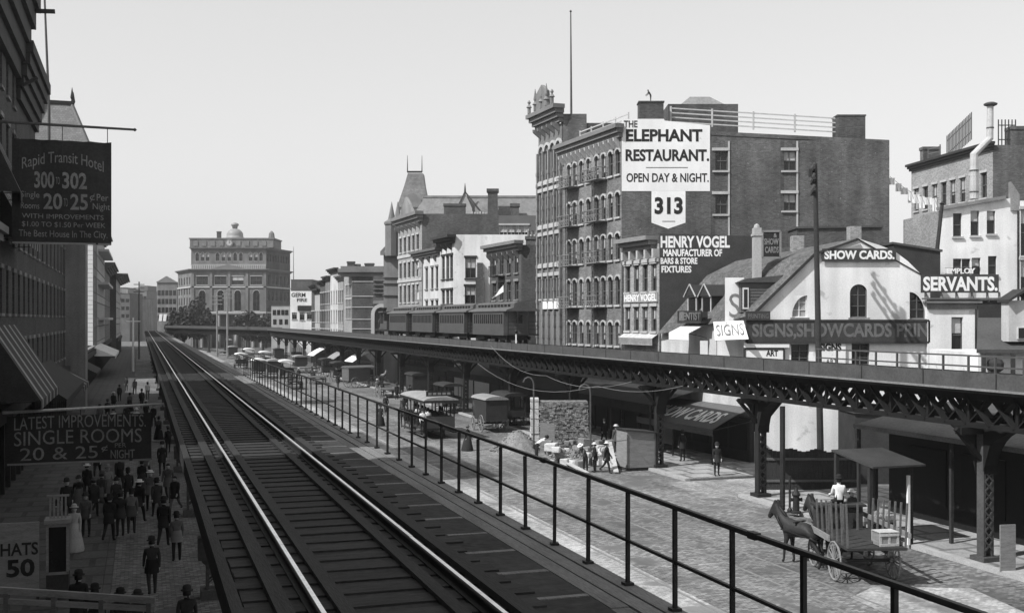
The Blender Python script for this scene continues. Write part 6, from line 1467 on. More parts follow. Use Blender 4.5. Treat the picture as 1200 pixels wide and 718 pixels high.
# the west pavement, in the shade
PPL = [
 (178, 697, ST_A, 1.74, 'cloth_black', 'cloth_black', 'bowler', 'cloth_black', 0, 'man in a long dark coat walking away alone in the middle of the left pavement'),
 (207, 657, ST_A, 1.70, 'cloth_mid', 'cloth_black', 'bowler', 'cloth_black', 0, 'man in a lighter jacket walking away near the track columns'),
 (87, 646, 200, 1.70, 'cloth_pale', 'cloth_pale', 'bonnet', 'cloth_pale', 1, 'woman in a pale dress standing by the shop fronts above the show case'),
 (101, 628, 190, 1.68, 'cloth_grey', 'cloth_black', 'bowler', 'cloth_black', 0, 'man in grey close behind the woman in the pale dress'),
 (66, 640, 10, 1.66, 'cloth_grey', 'cloth_grey', 'bowler', 'cloth_black', 0, 'dim grey figure at the shop wall left of the pale dressed woman'),
 (128, 634, ST_A, 1.70, 'cloth_black', 'cloth_black', 'bowler', 'cloth_black', 0, 'left man of the dark group walking away under the lower banner'),
 (141, 628, ST_A, 1.66, 'cloth_black', 'cloth_black', 'bowler', 'cloth_black', 0, 'middle man of the dark group walking away under the lower banner'),
 (154, 625, ST_A, 1.72, 'cloth_grey', 'cloth_black', 'bowler', 'cloth_black', 0, 'right man of the dark group walking away under the lower banner'),
 (176, 598, 200, 1.72, 'cloth_mid', 'cloth_black', 'straw', 'cloth_white', 0, 'man in a white straw hat coming toward the camera on the left pavement'),
 (184, 606, 20, 1.70, 'cloth_black', 'cloth_black', 'bowler', 'cloth_black', 0, 'dark man just right of the white straw hat'),
 (126, 588, 200, 1.64, 'cloth_mid', 'cloth_grey', 'bonnet', 'cloth_mid', 1, 'woman in pale grey under the middle of the lower banner'),
 (150, 592, 15, 1.70, 'cloth_black', 'cloth_black', 'bowler', 'cloth_black', 0, 'dark man under the right part of the lower banner'),
 (192, 640, ST_A, 1.76, 'cloth_black', 'cloth_black', 'bowler', 'cloth_black', 0, 'tall dark man left of the lighter jacket'),
 (114, 560, 190, 1.7, 'cloth_black', 'cloth_black', 'bowler', 'cloth_black', 0, 'dim far man behind the lower banner'),
 (133, 505, 200, 1.7, 'cloth_white', 'cloth_grey', 'bowler', 'cloth_black', 0, 'far man in white shirt above the lower banner pole'),
 (160, 505, 195, 1.68, 'cloth_white', 'cloth_white', 'bonnet', 'cloth_white', 1, 'far woman in white above the right part of the banner pole'),
 (148, 498, 10, 1.7, 'cloth_black', 'cloth_black', 'bowler', 'cloth_black', 0, 'far dark man between the two white figures above the banner pole'),
 (117, 500, 10, 1.7, 'cloth_grey', 'cloth_black', 'bowler', 'cloth_black', 0, 'far man in grey left of the white shirted man'),
 (171, 492, 10, 1.7, 'cloth_black', 'cloth_black', 'straw', 'cloth_white', 0, 'far man with a straw hat above the tip of the banner pole'),
 (140, 470, 10, 1.7, 'cloth_black', 'cloth_black', 'bowler', 'cloth_black', 0, 'farthest dark walker on the left pavement'),
 (158, 462, 190, 1.7, 'cloth_mid', 'cloth_black', 'straw', 'cloth_white', 0, 'farthest walker with a pale jacket on the left pavement'),
]
for px, py, f, h, ct, lg, ht, hm, wom, lab in PPL:
    person(lab, onwalk(px, py), f + random.uniform(-18, 18), h * random.uniform(.96, 1.03), ct, lg, ht, hm, 'stand' if wom or random.random() < .25 else 'walk', random.choice((-.55, .45, .35, -.3)), bool(wom), 'people on the left pavement', ct, random.uniform(-.03, .09))
random.seed(21)
for px, py, ct, wom, lab in ((110, 606, 'cloth_black', 0, 'dark man behind the dark group under the lower banner, at its left'), (119, 600, 'cloth_grey', 0, 'grey coated man behind the left man of the dark group'), (136, 604, 'cloth_black', 1, 'dark dressed woman behind the middle of the dark group'), (163, 612, 'cloth_black', 0, 'dark man right behind the right man of the dark group'), (166, 580, 'cloth_black', 1, 'dark dressed woman left of the white straw hat'), (197, 588, 'cloth_grey', 0, 'grey man at the kerb right of the white straw hat'), (205, 600, 'cloth_black', 0, 'dark man by the track column beyond the lighter jacket'), (102, 585, 'cloth_black', 0, 'dim man at the shop fronts under the left end of the lower banner'), (140, 574, 'cloth_black', 0, 'dim dark man under the middle of the lower banner'), (78, 612, 'cloth_black', 0, 'dim man in a doorway above the show case'), (92, 600, 'cloth_black', 1, 'dim dark woman by the shop front above the pale dressed woman'),
   (172, 560, 'cloth_mid', 0, 'far man in a pale jacket below the right end of the lower banner'), (190, 556, 'cloth_black', 0, 'far dark man right of the lower banner edge'), (197, 530, 'cloth_black', 0, 'far dark man beside the hanging end of the lower banner'), (186, 515, 'cloth_grey', 1, 'far grey woman just right of the lower banner'), (180, 500, 'cloth_black', 0, 'far dark man above the right end of the banner pole'), (126, 492, 'cloth_black', 0, 'far dark man left of the two white figures'), (152, 482, 'cloth_mid', 1, 'far pale woman in the middle of the distant crowd'), (166, 478, 'cloth_black', 0, 'far dark man right in the distant crowd'), (133, 482, 'cloth_black', 0, 'far dark man left in the distant crowd'), (173, 468, 'cloth_white', 0, 'farthest man in a white shirt near the tracks'), (148, 458, 'cloth_black', 0, 'farthest dark figure in the middle of the left pavement')):
    person(lab, onwalk(px, py), random.choice((ST_A, 200)) + random.uniform(-30, 30), random.uniform(1.6, 1.8), ct, 'cloth_black' if random.random() < .7 else 'cloth_grey', 'bonnet' if wom else random.choice(('bowler', 'bowler', 'straw', 'none')), 'cloth_black' if random.random() < .7 else 'cloth_grey', random.choice(('walk', 'walk', 'stand')), random.choice((-.5, .5, .3, -.3)), bool(wom), 'people on the left pavement', 'cloth_black' if random.random() < .6 else 'cloth_grey', random.uniform(-.03, .08))
# heads just showing above the bottom edge
for px, py, lab, hh in ((92, 668, 'broad dark man nearest the camera at the bottom left', 1.78), (111, 684, 'dark hatted head behind the stair rail, right of the broad man', 1.72), (141, 689, 'round dark hat just above the stair rail, left of the pair', 1.70), (161, 691, 'round dark hat just above the stair rail, right of the pair', 1.68), (219, 686, 'man in dark hat nearest the tracks at the bottom edge', 1.74)):
    Y = FPX * (CAMZ - hh - .14 - .05) / (py - HOR); p = Vector(((px - 600) * Y / FPX, Y, .14)); person(lab, p, ST_A + random.uniform(-12, 12), hh, 'cloth_black', 'cloth_black', 'bowler', 'cloth_black', 'walk', random.choice((-.4, .4)), group='people on the left pavement')
# the street
SP = [
 (452, 485, 200, 1.75, 'cloth_black', 'cloth_black', 'bowler', 'walk', 0, 'dark man crossing the sunny street left of the horse car', 0),
 (446, 499, 170, 1.68, 'cloth_black', 'cloth_black', 'bonnet', 'stand', 1, 'dark dressed figure seen through the railing left of the horse car', 0),
 (475, 480, 60, 1.70, 'cloth_black', 'cloth_black', 'bowler', 'walk', 0, 'man striding in the street just behind the horse car', 0),
 (548, 528, 250, 1.66, 'cloth_black', 'cloth_black', 'bonnet', 'walk', 1, 'woman in dark dress and pale hat crossing beside the horse car', 0),
 (629, 538, 285, 1.72, 'cloth_white', 'cloth_black', 'bowler', 'work', 0, 'workman in white shirt bending over by the brick heap', .95),
 (686, 553, 130, 1.68, 'cloth_grey', 'cloth_black', 'straw', 'work', 0, 'left man of the group with pale hats, stooping beside the stone heap', .55),
 (697, 553, 95, 1.62, 'cloth_black', 'cloth_black', 'straw', 'stand', 0, 'middle man of the group with pale hats beside the stone heap', 0),
 (711, 554, 250, 1.74, 'cloth_black', 'cloth_black', 'straw', 'walk', 0, 'right man of the group with pale hats, beside the leaning board', 0),
 (753, 545, 180, 1.78, 'cloth_black', 'cloth_black', 'straw', 'stand', 0, 'man behind the grey kiosk with only his white hat showing', 0),
 (840, 557, 190, 1.72, 'cloth_black', 'cloth_black', 'bowler', 'stand', 0, 'man standing under the dark lettered shop awning', 0),
 (432, 452, 20, 1.7, 'cloth_black', 'cloth_black', 'bowler', 'walk', 0, 'distant dark man beside the covered van under the railway', 0),
 (480, 470, 20, 1.7, 'cloth_black', 'cloth_black', 'bowler', 'walk', 0, 'distant man on the sunny kerb behind the horse car', 0),
]
for px, py, f, h, ct, lg, ht, po, wom, lab, ln in SP:
    person(lab, G(px, py, .14 if px > 740 else .0), f, h, ct, lg, ht, 'cloth_mid' if wom and px > 500 else 'cloth_black', po, .4, bool(wom), 'people in the street', 'cloth_black', ln)
for px, py, f, ct, lab in ((520, 482, 40, 'cloth_black', 'dark man in the shade under the last car of the train'), (530, 480, 200, 'cloth_grey', 'grey man in the shade under the last car of the train'), (592, 492, 60, 'cloth_black', 'dark man standing by the open cart in the shade'), (612, 488, 200, 'cloth_mid', 'man in a pale coat in the shade behind the brick stack end'), (708, 520, 190, 'cloth_black', 'dark man in the deep shade left of the kiosk'), (722, 530, 30, 'cloth_grey', 'grey man in the deep shade just behind the kiosk'), (800, 540, 15, 'cloth_black', 'dark man at the post of the lettered awning'), (442, 462, 200, 'cloth_mid', 'distant pale coated man on the far pavement'), (465, 468, 20, 'cloth_black', 'distant dark man under the railway beyond the horse car'), (396, 455, 20, 'cloth_black', 'distant dark man by the hooded cart'), (350, 446, 20, 'cloth_black', 'distant dark man by the white topped wagons'), (1090, 600, 200, 'cloth_grey', 'dim man in the black shade of the long pavement awning')):
    person(lab, G(px, py, .14), f, random.uniform(1.64, 1.78), ct, 'cloth_black', random.choice(('bowler', 'straw', 'bowler')), 'cloth_black', random.choice(('walk', 'stand')), random.choice((.4, -.4)), False, 'people in the street', ct)
rp = P(762.5, 118, 82.6); person('tiny dark figure standing on the brick chimney over the restaurant sign', (rp.x, rp.y, zof(118.3, 82)), 70, 1.0, hat='none', pose='work', lean=.5)

# ================================================================= HORSES AND WAGONS
def horse(label, loc, rz, m='horse_dark', ph=0.0, group=None, head=0.0):
    J = {'rump': (Vector((0, -.78, 1.28)), .25), 'loin': (Vector((0, -.35, 1.27)), .28), 'barrel': (Vector((0, .1, 1.2)), .3), 'chest': (Vector((0, .5, 1.22)), .27), 'neckb': (Vector((0, .72, 1.44)), .225), 'neck': (Vector((0, .9, 1.68)), .175), 'poll': (Vector((0, 1.04, 1.88)), .13), 'face': (Vector((head, 1.2, 1.72)), .115), 'muzzle': (Vector((head, 1.36, 1.46)), .078)}
    B = [('barrel', 'loin', 0), ('loin', 'rump', 0), ('barrel', 'chest', 0), ('chest', 'neckb', 0), ('neckb', 'neck', 0), ('neck', 'poll', 0), ('poll', 'face', 0), ('face', 'muzzle', 0)]
    for s, n in ((-1, 'l'), (1, 'r')):
        a = s * ph; x = s * .16
        for nm, p, r in (('stifle', (x, -.58, .95), .13), ('hock', (x, -.9 + a * .5, .52), .06), ('fet', (x, -.85 + a, .14), .042), ('hoof', (x, -.78 + a, .03), .055)): J[nm + n] = (Vector(p), r)
        for nm, p, r in (('elbow', (x, .45, .88), .1), ('knee', (x, .50 - a * .5, .5), .056), ('ffet', (x, .47 - a, .14), .042), ('fhoof', (x, .53 - a, .03), .055)): J[nm + n] = (Vector(p), r)
        J['ear' + n] = (Vector((s * .09, 1.02, 2.17)), .04)
        B += [('rump', 'stifle' + n, 0), ('stifle' + n, 'hock' + n, 0), ('hock' + n, 'fet' + n, 0), ('fet' + n, 'hoof' + n, 1), ('chest', 'elbow' + n, 0), ('elbow' + n, 'knee' + n, 0), ('knee' + n, 'ffet' + n, 0), ('ffet' + n, 'fhoof' + n, 1), ('poll', 'ear' + n, 0)]
    me = skin_geo(J, B, 'barrel')
    me.materials.append(M(m)); me.materials.append(M('leather')); classify(me, J, B); autouv(me); me.name = 'horse'
    o = bpy.data.objects.new('horse', me); C.objects.link(o); o.location = loc; o.rotation_euler = (0, 0, rz); tag(o, label, 'horse', group)
    t = MB(); t.tube([(0, -.98, 1.36), (0, -1.12, 1.25), (0, -1.16, .95), (0, -1.12, .6)], [.05, .07, .08, .03], 8); local(t, 'tail', 'leather', o, True)
    t = MB(); t.tube([(0, 1.08, 2.0), (0, .88, 1.9), (0, .66, 1.68), (0, .5, 1.5)], [.03, .06, .07, .03], 6); local(t, 'mane', 'leather', o, True)
    for q in (-1, 1): t = MB(Matrix.Translation((q * .07, 1.0, 1.97)) @ Matrix.Rotation(q * .25, 4, 'Y')); t.lathe([(.045, 0), (.05, .06), (.03, .15), (.004, .2)], (0, 0, 0), 7); local(t, 'ear', m, o, True)
    t = MB(Matrix.Translation((0, .72, 1.42)) @ Matrix.Rotation(R(55), 4, 'X')); n = 14
    t.tube([(.24 * math.cos(2 * PI * k / n), .32 * math.sin(2 * PI * k / n), 0) for k in range(n + 1)], .045, 6); t2 = local(t, 'collar', 'leather', o, True)
    t = MB(); 
    for s in (-1, 1): t.beam((s * .3, .6, 1.2), (s * .31, -.95, 1.0), .05, .02)
    t.box(-.31, .31, -.02, .06, 1.49, 1.53); local(t, 'harness', 'leather', o)
    return o
_wheel = {}
def wheel_me(r, n=12):
    if (r, n) in _wheel: return _wheel[(r, n)]
    mb = MB(); seg = 24
    mb.tube([(0, r * math.cos(2 * PI * k / seg), r * math.sin(2 * PI * k / seg)) for k in range(seg + 1)], .035, 6)
    for k in range(n): a = 2 * PI * k / n; mb.beam((0, .06 * math.cos(a), .06 * math.sin(a)), (0, (r - .02) * math.cos(a), (r - .02) * math.sin(a)), .03, .035)
    mm = MB(Matrix.Rotation(PI / 2, 4, 'Y')); mm.lathe([(.05, -.12), (.09, -.08), (.09, .08), (.05, .12)], (0, 0, 0), 10); mb.add(mm.v, mm.f)
    o = mb.build('wheel', 'wood_grey'); _wheel[(r, n)] = o.data; bpy.data.objects.remove(o)
    return _wheel[(r, n)]
def wagon(label, loc, rz, kind='van', bodym='wood_dark', topm='canvas_dark', group=None, wl=2.1, w=.8, cat='wagon', fs=.5, rs=.64):
    r = thing('wagon', label, cat, loc, rz, group)
    for y, rr in ((0, rs), (wl, fs)):
        for x in (-w - .12, w + .12): inst(wheel_me(rr), 'wheel', r, (x, y, rr + .035))
        mb = MB(); mb.beam((-w - .1, y, rr + .035), (w + .1, y, rr + .035), .09, .09); local(mb, 'axle', 'iron_black', r)
    mb = MB(); zb = 1.0; mb.box(-w, w, -.9, wl + .7, zb - .12, zb)
    for x in (-.45, .45): mb.beam((x, -.6, zb - .18), (x, wl + .5, zb - .18), .09, .12)
    if kind in ('van', 'top'):
        h = .55 if kind == 'top' else 1.5
        mb.box(-w, -w + .05, -.9, wl + .1, zb, zb + h); mb.box(w - .05, w, -.9, wl + .1, zb, zb + h); mb.box(-w + .05, w - .05, wl + .05, wl + .1, zb, zb + h); mb.box(-w + .05, w - .05, -.9, -.85, zb, zb + (h if kind == 'van' else .4))
    local(mb, 'body', bodym, r)
    if kind in ('van', 'top'):
        mb = MB(); z0 = zb + 1.5; prof = [(w + .1) * math.cos(PI * k / 8) for k in range(9)]; hh = [.28 * math.sin(PI * k / 8) for k in range(9)]
        vs = [(prof[k], -1.0, z0 + hh[k]) for k in range(9)] + [(prof[k], wl + .75, z0 + hh[k]) for k in range(9)]
        mb.add(vs, [(k, k + 1, 10 + k, 9 + k) for k in range(8)] + [(8, 0, 9, 17), tuple(range(9)), tuple(range(9, 18))[::-1]]); local(mb, 'roof', topm, r)
        if kind == 'top':
            mb = MB()
            for y in (-.85, .3, wl + .6):
                for x in (-w + .03, w - .03): mb.beam((x, y, zb), (x, y, z0 + .02), .05, .05)
            local(mb, 'roof_post', 'wood_dark', r)
    mb = MB(); mb.box(-w + .1, w - .1, wl + .15, wl + .55, zb + .35, zb + .45); local(mb, 'seat', 'leather', r)
    mb = MB(); 
    for x in (-.32, .32): mb.beam((x, wl + .5, .75), (x, wl + 2.7, .95), .06, .06)
    local(mb, 'shaft', 'wood_mid', r)
    return r
def fwd(rz, d, x=0): return Vector((-math.sin(rz) * d + math.cos(rz) * x, math.cos(rz) * d + math.sin(rz) * x, 0))
# the big stake truck in front
rz = R(3); loc = Vector((11.6, 36.6, 0))
TK = thing('stake_wagon', 'open two horse stake wagon with spoked wheels standing beside the right kerb', 'wagon', loc, rz)
for y, rr in ((0, .62), (2.15, .5)):
    for x in (-.98, .98): inst(wheel_me(rr, 14), 'wheel', TK, (x, y, rr + .035))
    mb = MB(); mb.beam((-.95, y, rr + .035), (.95, y, rr + .035), .1, .1); local(mb, 'axle', 'iron_black', TK)
mb = MB(); mb.box(-.98, .98, -1.2, 2.9, 1.22, 1.30)
for x in (-.4, .4): mb.beam((x, -1.3, 1.15), (x, 2.9, 1.15), .1, .14)
local(mb, 'bed', 'wood_dark', TK)
for i in range(7):
    for x in (-.94, .94):
        mb = MB(); y = -1.14 + i * .48; mb.beam((x, y, 1.30), (x * 1.06, y, 2.72 - .05 * i), .055, .055); local(mb, 'stake', 'wood_mid', TK)
for x in (-.5, 0, .5):
    mb = MB(); mb.beam((x, 1.9, 1.3), (x, 1.9, 2.2), .055, .055); local(mb, 'stake', 'wood_mid', TK)
mb = MB(); mb.box(-1.06, -1.0, .35, 3.0, 1.22, 1.42); local(mb, 'side_board', 'wood_grey', TK)
mb = MB(); mb.box(1.0, 1.06, -1.3, 3.0, 1.62, 1.78); local(mb, 'side_board', 'wood_grey', TK)
mb = MB(); mb.box(-.8, .8, 2.2, 2.7, 1.3, 2.05); mb.box(-.9, .9, 2.1, 2.75, 2.05, 2.13); local(mb, 'box_seat', 'wood_dark', TK)
mb = MB(); mb.beam((0, 2.6, .8), (0, 5.6, 1.0), .09, .1); mb.beam((-1.1, 3.1, .85), (1.1, 3.1, .85), .07, .08); local(mb, 'pole', 'wood_mid', TK)
p = loc + fwd(rz, 2.35) + Vector((0, 0, 2.13 - .02)); person('driver in a white shirt sitting high on the stake wagon', p, 3, 1.72, 'cloth_white', 'cloth_black', 'bowler', 'cloth_black', 'sit')
p = loc + fwd(rz, -.7, .45); cr = thing('crate', 'slatted wooden crate with pale lid on the tail of the stake wagon', 'crate', (p.x, p.y, 1.302), rz + .15)
mb = MB(); mb.box(-.4, .4, -.3, .3, .02, .5); local(mb, 'box', 'wood_grey', cr); cr.scale = (.8, .8, .85)
mb = MB()
for x in (-.38, 0, .38):
    for y in (-.32, .3): mb.box(x - .05, x + .05, y, y + .02, 0, .52)
for z in (.06, .44): mb.box(-.42, .42, -.345, -.321, z - .05, z + .05)
local(mb, 'batten', 'wood_pale', cr)
mb = MB(); mb.box(-.43, .43, -.35, .33, .522, .55); local(mb, 'lid', 'wood_pale', cr)
horse('left dark horse of the stake wagon team, ears up, nearest the tracks', Vector((10.1, 38.9, 0)), R(38), 'horse_dark', .1, 'wagon team')
horse('right dark horse of the stake wagon team, half hidden by its mate', Vector((11.5, 40.2, 0)), R(26), 'horse_dark', -.12, 'wagon team')

# the open horse car
HC = thing('horse_car', 'open sided horse car crowded with passengers on the street rails', 'streetcar', ST(77.2, 20.36, .02), math.atan2(TD.y, TD.x))
CLn = 6.6; cw = 1.1
mb = MB(); mb.box(-cw, cw, 0, CLn, .62, .78); mb.box(-cw - .25, -cw, .3, CLn - .3, .38, .44); mb.box(cw, cw + .25, .3, CLn - .3, .38, .44); local(mb, 'floor', 'wood_dark', HC)
mb = MB(); prof = [(cw + .2) * math.cos(PI * k / 10) for k in range(11)]; hh = [.3 * math.sin(PI * k / 10) for k in range(11)]; z0 = 2.75
mb.add([(prof[k], -.5, z0 + hh[k]) for k in range(11)] + [(prof[k], CLn + .5, z0 + hh[k]) for k in range(11)], [(k, k + 1, 12 + k, 11 + k) for k in range(10)] + [(10, 0, 11, 21), tuple(range(11)), tuple(range(11, 22))[::-1]]); local(mb, 'roof', 'canvas_grey', HC)
mb = MB(); mb.box(-cw - .22, -cw - .16, -.5, CLn + .5, z0 - .16, z0 + .02); mb.box(cw + .16, cw + .22, -.5, CLn + .5, z0 - .16, z0 + .02); mb.box(-cw - .2, cw + .2, -.56, -.5, z0 - .14, z0 + .04); local(mb, 'roof_valance', 'iron_black', HC)
for k in range(7):
    y = .1 + k * (CLn - .2) / 6
    for x in (-cw, cw): mb = MB(); mb.box(x - .04, x + .04, y - .04, y + .04, .78, z0 - .01); local(mb, 'post', 'wood_dark', HC)
    if k < 6: mb = MB(); mb.box(-cw + .1, cw - .1, y + .3, y + .7, 1.15, 1.2); mb.box(-cw + .1, cw - .1, y + .3, y + .36, 1.2, 1.65); mb.box(-cw + .12, -cw + .2, y + .32, y + .68, .78, 1.15); mb.box(cw - .2, cw - .12, y + .32, y + .68, .78, 1.15); local(mb, 'bench', 'wood_dark', HC)
mb = MB(); mb.box(-cw, cw, -.04, .02, .78, 1.6); mb.box(-cw, cw, CLn - .02, CLn + .04, .78, 1.6); local(mb, 'dash', 'car_paint', HC)
for y in (1.7, 4.9):
    for x in (-.7, .7): mb = MB(Matrix.Translation((x, y, .32)) @ Matrix.Rotation(PI / 2, 4, 'Y')); mb.lathe([(.32, -.05), (.35, -.05), (.32, .06), (.08, .06)], (0, 0, 0), 14); local(mb, 'wheel', 'iron_grey', HC)
mb = MB(); mb.box(-.95, .95, .2, .26, z0 + .3, z0 + .66); 
sb = local(mb, 'roof_board', 'sign_black', HC)
mb = MB(); 
for k in range(5): mb.box(-.8 + k * .35, -.56 + k * .35, .185, .199, z0 + .4, z0 + .56)
local(mb, 'board_panel', 'letter_grey', sb)
hcr = math.atan2(TD.y, TD.x); seatp = [(0, -.7, 'cloth_white', 'woman in white on the left end of the rear bench of the horse car'), (0, .3, 'cloth_black', 'dark man on the right end of the rear bench of the horse car'), (1, -.65, 'cloth_white', 'passenger in a white blouse on the second bench of the horse car'), (2, -.6, 'cloth_black', 'dark passenger on the third bench of the horse car'), (3, -.65, 'cloth_white', 'pale dressed passenger on the fourth bench of the horse car'), (1, .5, 'cloth_black', 'dark man inside the second bench of the horse car'), (4, -.6, 'cloth_grey', 'grey coated passenger near the front of the horse car')]
for k, x, ct, lab in seatp:
    y = .1 + k * (CLn - .2) / 6 + .55; p = ST(77.2, 20.36) + ST(y, x); person(lab, (p.x, p.y, 1.2 + .02), math.degrees(hcr), 1.68, ct, 'cloth_black' if ct != 'cloth_white' else 'cloth_white', 'bonnet' if ct == 'cloth_white' else 'bowler', 'cloth_black', 'sit', group='passengers of the horse car')
p = ST(77.0, 19.05); person('conductor in a white jacket standing on the step of the horse car', (p.x, p.y, .46), 200, 1.7, 'cloth_white', 'cloth_black', 'bowler', 'cloth_black', 'stand', group='passengers of the horse car')
for x, l in ((-.55, 'left'), (.55, 'right')): horse(l + ' dark horse drawing the open horse car', ST(77.2 + CLn + 2.2, 20.36 + x), hcr, 'horse_dark', .12 * (1 if x > 0 else -1), 'horse car team')

# other vehicles up the street
q = G(578, 506); VH = [
 (578, 506, 'van', 'wood_dark', 'canvas_grey', 'dark van with pale roof edge under the railway beside the brick stack', 18.5, 'horse_dark'),
 (412, 454, 'van', 'wood_mid', 'wood_mid', 'boxy brown delivery van in the middle distance under the railway', 18.5 - 70, 'horse_grey'),
 (384, 441, 'top', 'wood_dark', 'canvas_dark', 'dark wagon with low body beyond the boxy brown van', 18.5, 'horse_dark'),
 (362, 437, 'flat', 'wood_grey', 'canvas_white', 'flat pale cart standing between the wagon rows', 18.5 + 80, None),
 (336, 444, 'top', 'canvas_dark', 'canvas_white', 'nearest of the white topped wagons crowded at the distant rail', 18.5, 'horse_dark'),
 (321, 443, 'van', 'wood_dark', 'canvas_grey', 'grey roofed van in the middle of the crowded wagon row', 18.5, None),
 (304, 442, 'van', 'wood_dark', 'canvas_white', 'white roofed van leftmost of the crowded wagons', 18.5, None),
 (311, 429, 'top', 'wood_dark', 'canvas_white', 'white hooded wagon behind the crowded row', 18.5, None),
 (292, 424, 'top', 'wood_grey', 'canvas_white', 'small white topped cart at the left behind the crowded wagons', 18.5, None),
 (268, 408, 'van', 'wood_mid', 'canvas_white', 'far van with pale roof toward the square', 18.5, 'horse_dark'),
 (262, 416, 'flat', 'wood_grey', 'canvas_white', 'far flat cart left of the crowded wagons', 18.5, None),
 (348, 421, 'top', 'wood_dark', 'canvas_white', 'white topped wagon standing deep under the railway', 18.5, None),
 (398, 447, 'top', 'wood_dark', 'canvas_dark', 'dark hooded cart under the railway left of the boxy van', 18.5, None),
 (372, 450, 'flat', 'wood_mid', 'canvas_white', 'low flat dray in the street before the dark hooded cart', 18.5, 'horse_dark'),
 (352, 436, 'van', 'wood_dark', 'canvas_grey', 'square dark van right behind the white topped row', 18.5, None),
 (283, 432, 'top', 'wood_dark', 'canvas_white', 'pale topped carriage left of the crowded wagon row', 18.5, 'horse_dark'),
 (273, 420, 'van', 'wood_dark', 'canvas_grey', 'dark closed carriage far left of the crowded wagon row', 18.5, None),
 (255, 406, 'top', 'wood_dark', 'canvas_white', 'tiny pale topped cart nearest the square', 18.5, None),
 (600, 500, 'top', 'wood_dark', 'canvas_dark', 'dark open cart in the shade between the dark van and the brick stack', 18.5, None),
 (455, 466, 'flat', 'wood_mid', 'canvas_white', 'low cart at the sunny kerb beyond the horse car', 18.5, 'horse_dark'),
 (528, 484, 'top', 'wood_dark', 'canvas_dark', 'dark hooded wagon under the railway between the horse car and the dark van', 18.5, None),
 (490, 466, 'van', 'wood_dark', 'wood_dark', 'closed black van in the shade above the horse car roof', 18.5, None),
 (428, 446, 'top', 'wood_dark', 'canvas_grey', 'grey hooded cart right of the boxy brown van', 18.5, None),
 (376, 432, 'van', 'wood_dark', 'canvas_dark', 'black van standing at the distant shop awnings', 18.5, None),
 (327, 424, 'van', 'wood_dark', 'canvas_dark', 'black van behind the crowded white topped row', 18.5, None),
 (345, 456, 'flat', 'wood_dark', 'canvas_white', 'dark flat dray nearest the railing end, before the crowded wagons', 18.5, 'horse_dark'),
]
for px, py, kd, bm_, tm, lab, deg, hs in VH:
    l = G(px, py); rz = R(deg); wagon(lab, l, rz, kd, bm_, tm, 'wagons up the street', w=.85 if py > 450 else .95)
    if hs: horse('%s horse drawing the %s' % ('grey' if hs == 'horse_grey' else 'dark', lab.split(' beside')[0].split(' in the')[0].split(' beyond')[0].split(' crowded')[0].split(' toward')[0]), l + fwd(rz, 2.1 + 2.0), rz, hs, .1, 'horses up the street')

# ================================================================= KERB SIDE THINGS ON THE RIGHT
def fbox(Y): return fronto(Y)
# brick stack
YK = 74.0
BS = thing('brick_stack', 'tall squared stack of loose bricks beside the kerb under the railway', 'bricks', (XY(656, YK).x, YK, 0))
mb = MB(); x0, x1 = XY(632, YK).x, XY(690, YK).x; zt = zof(469, YK)
rows_ = int(zt / .16)
for r in range(rows_):
    z = r * .16; x = x0 + random.uniform(-.06, .06)
    while x < x1 - .1:
        l = random.choice((.22, .22, .3, .11)); e = min(x + l, x1 + random.uniform(-.05, .05)); d = random.uniform(-.05, .05); mb.box(x, e - .012, YK + d, YK + d + .3, z + .004, z + .15); x += l
mb.box(x0 + .05, x1 - .05, YK + .2, YK + 1.7, 0, zt - .1)
tag(mb.build('bricks', 'brick_loose', BS), kind='stuff')
mb = MB(); xa = XY(622, YK).x; n = 20
for r in range(n): d = random.uniform(-.04, .04); mb.box(xa + d, x0 - .04, YK + .03 + d, YK + 1.6, r * .165, r * .165 + .155)
mb.build('pale_end', 'rubble_pale', BS)
YK2 = 71.5; bd = MB(fronto(YK2)); bd.slab([(XY(633, YK2).x, 0), (XY(650, YK2).x, 0), (XY(650, YK2).x, zof(497, YK2)), (XY(633, YK2).x, zof(495, YK2))], -.1, 0); tag(bd.build('board', 'wood_grey'), 'plain grey board leaning against the brick stack', 'board')
def heap(cx, cy, rx_, ry_, hz, n, size, seed):
    random.seed(seed); res = []
    for i in range(n):
        a = random.uniform(0, 2 * PI); q = math.sqrt(random.random()); x = cx + rx_ * q * math.cos(a); y = cy + ry_ * q * math.sin(a); z = hz * (1 - q) * random.uniform(.75, 1.0)
        res.append((x, y, z, size * random.uniform(.6, 1.3)))
    return res
q = G(607, 528); mb = MB()
for x, y, z, s_ in heap(q.x, q.y, 1.8, 1.4, 1.5, 420, .26, 3): mb.rbox((x, y, z + .05), (s_, s_ * .5, s_ * .35), Matrix.Rotation(random.uniform(0, 6), 3, 'Z') @ Matrix.Rotation(random.uniform(-.8, .8), 3, 'X'))
mb.lathe([(1.7, 0), (1.1, .6), (.4, 1.2), (.02, 1.35)], (q.x, q.y, 0), 14)
tag(mb.build('brick_heap', 'rubble'), 'tumbled heap of loose bricks left of the brick stack', 'bricks', kind='stuff')
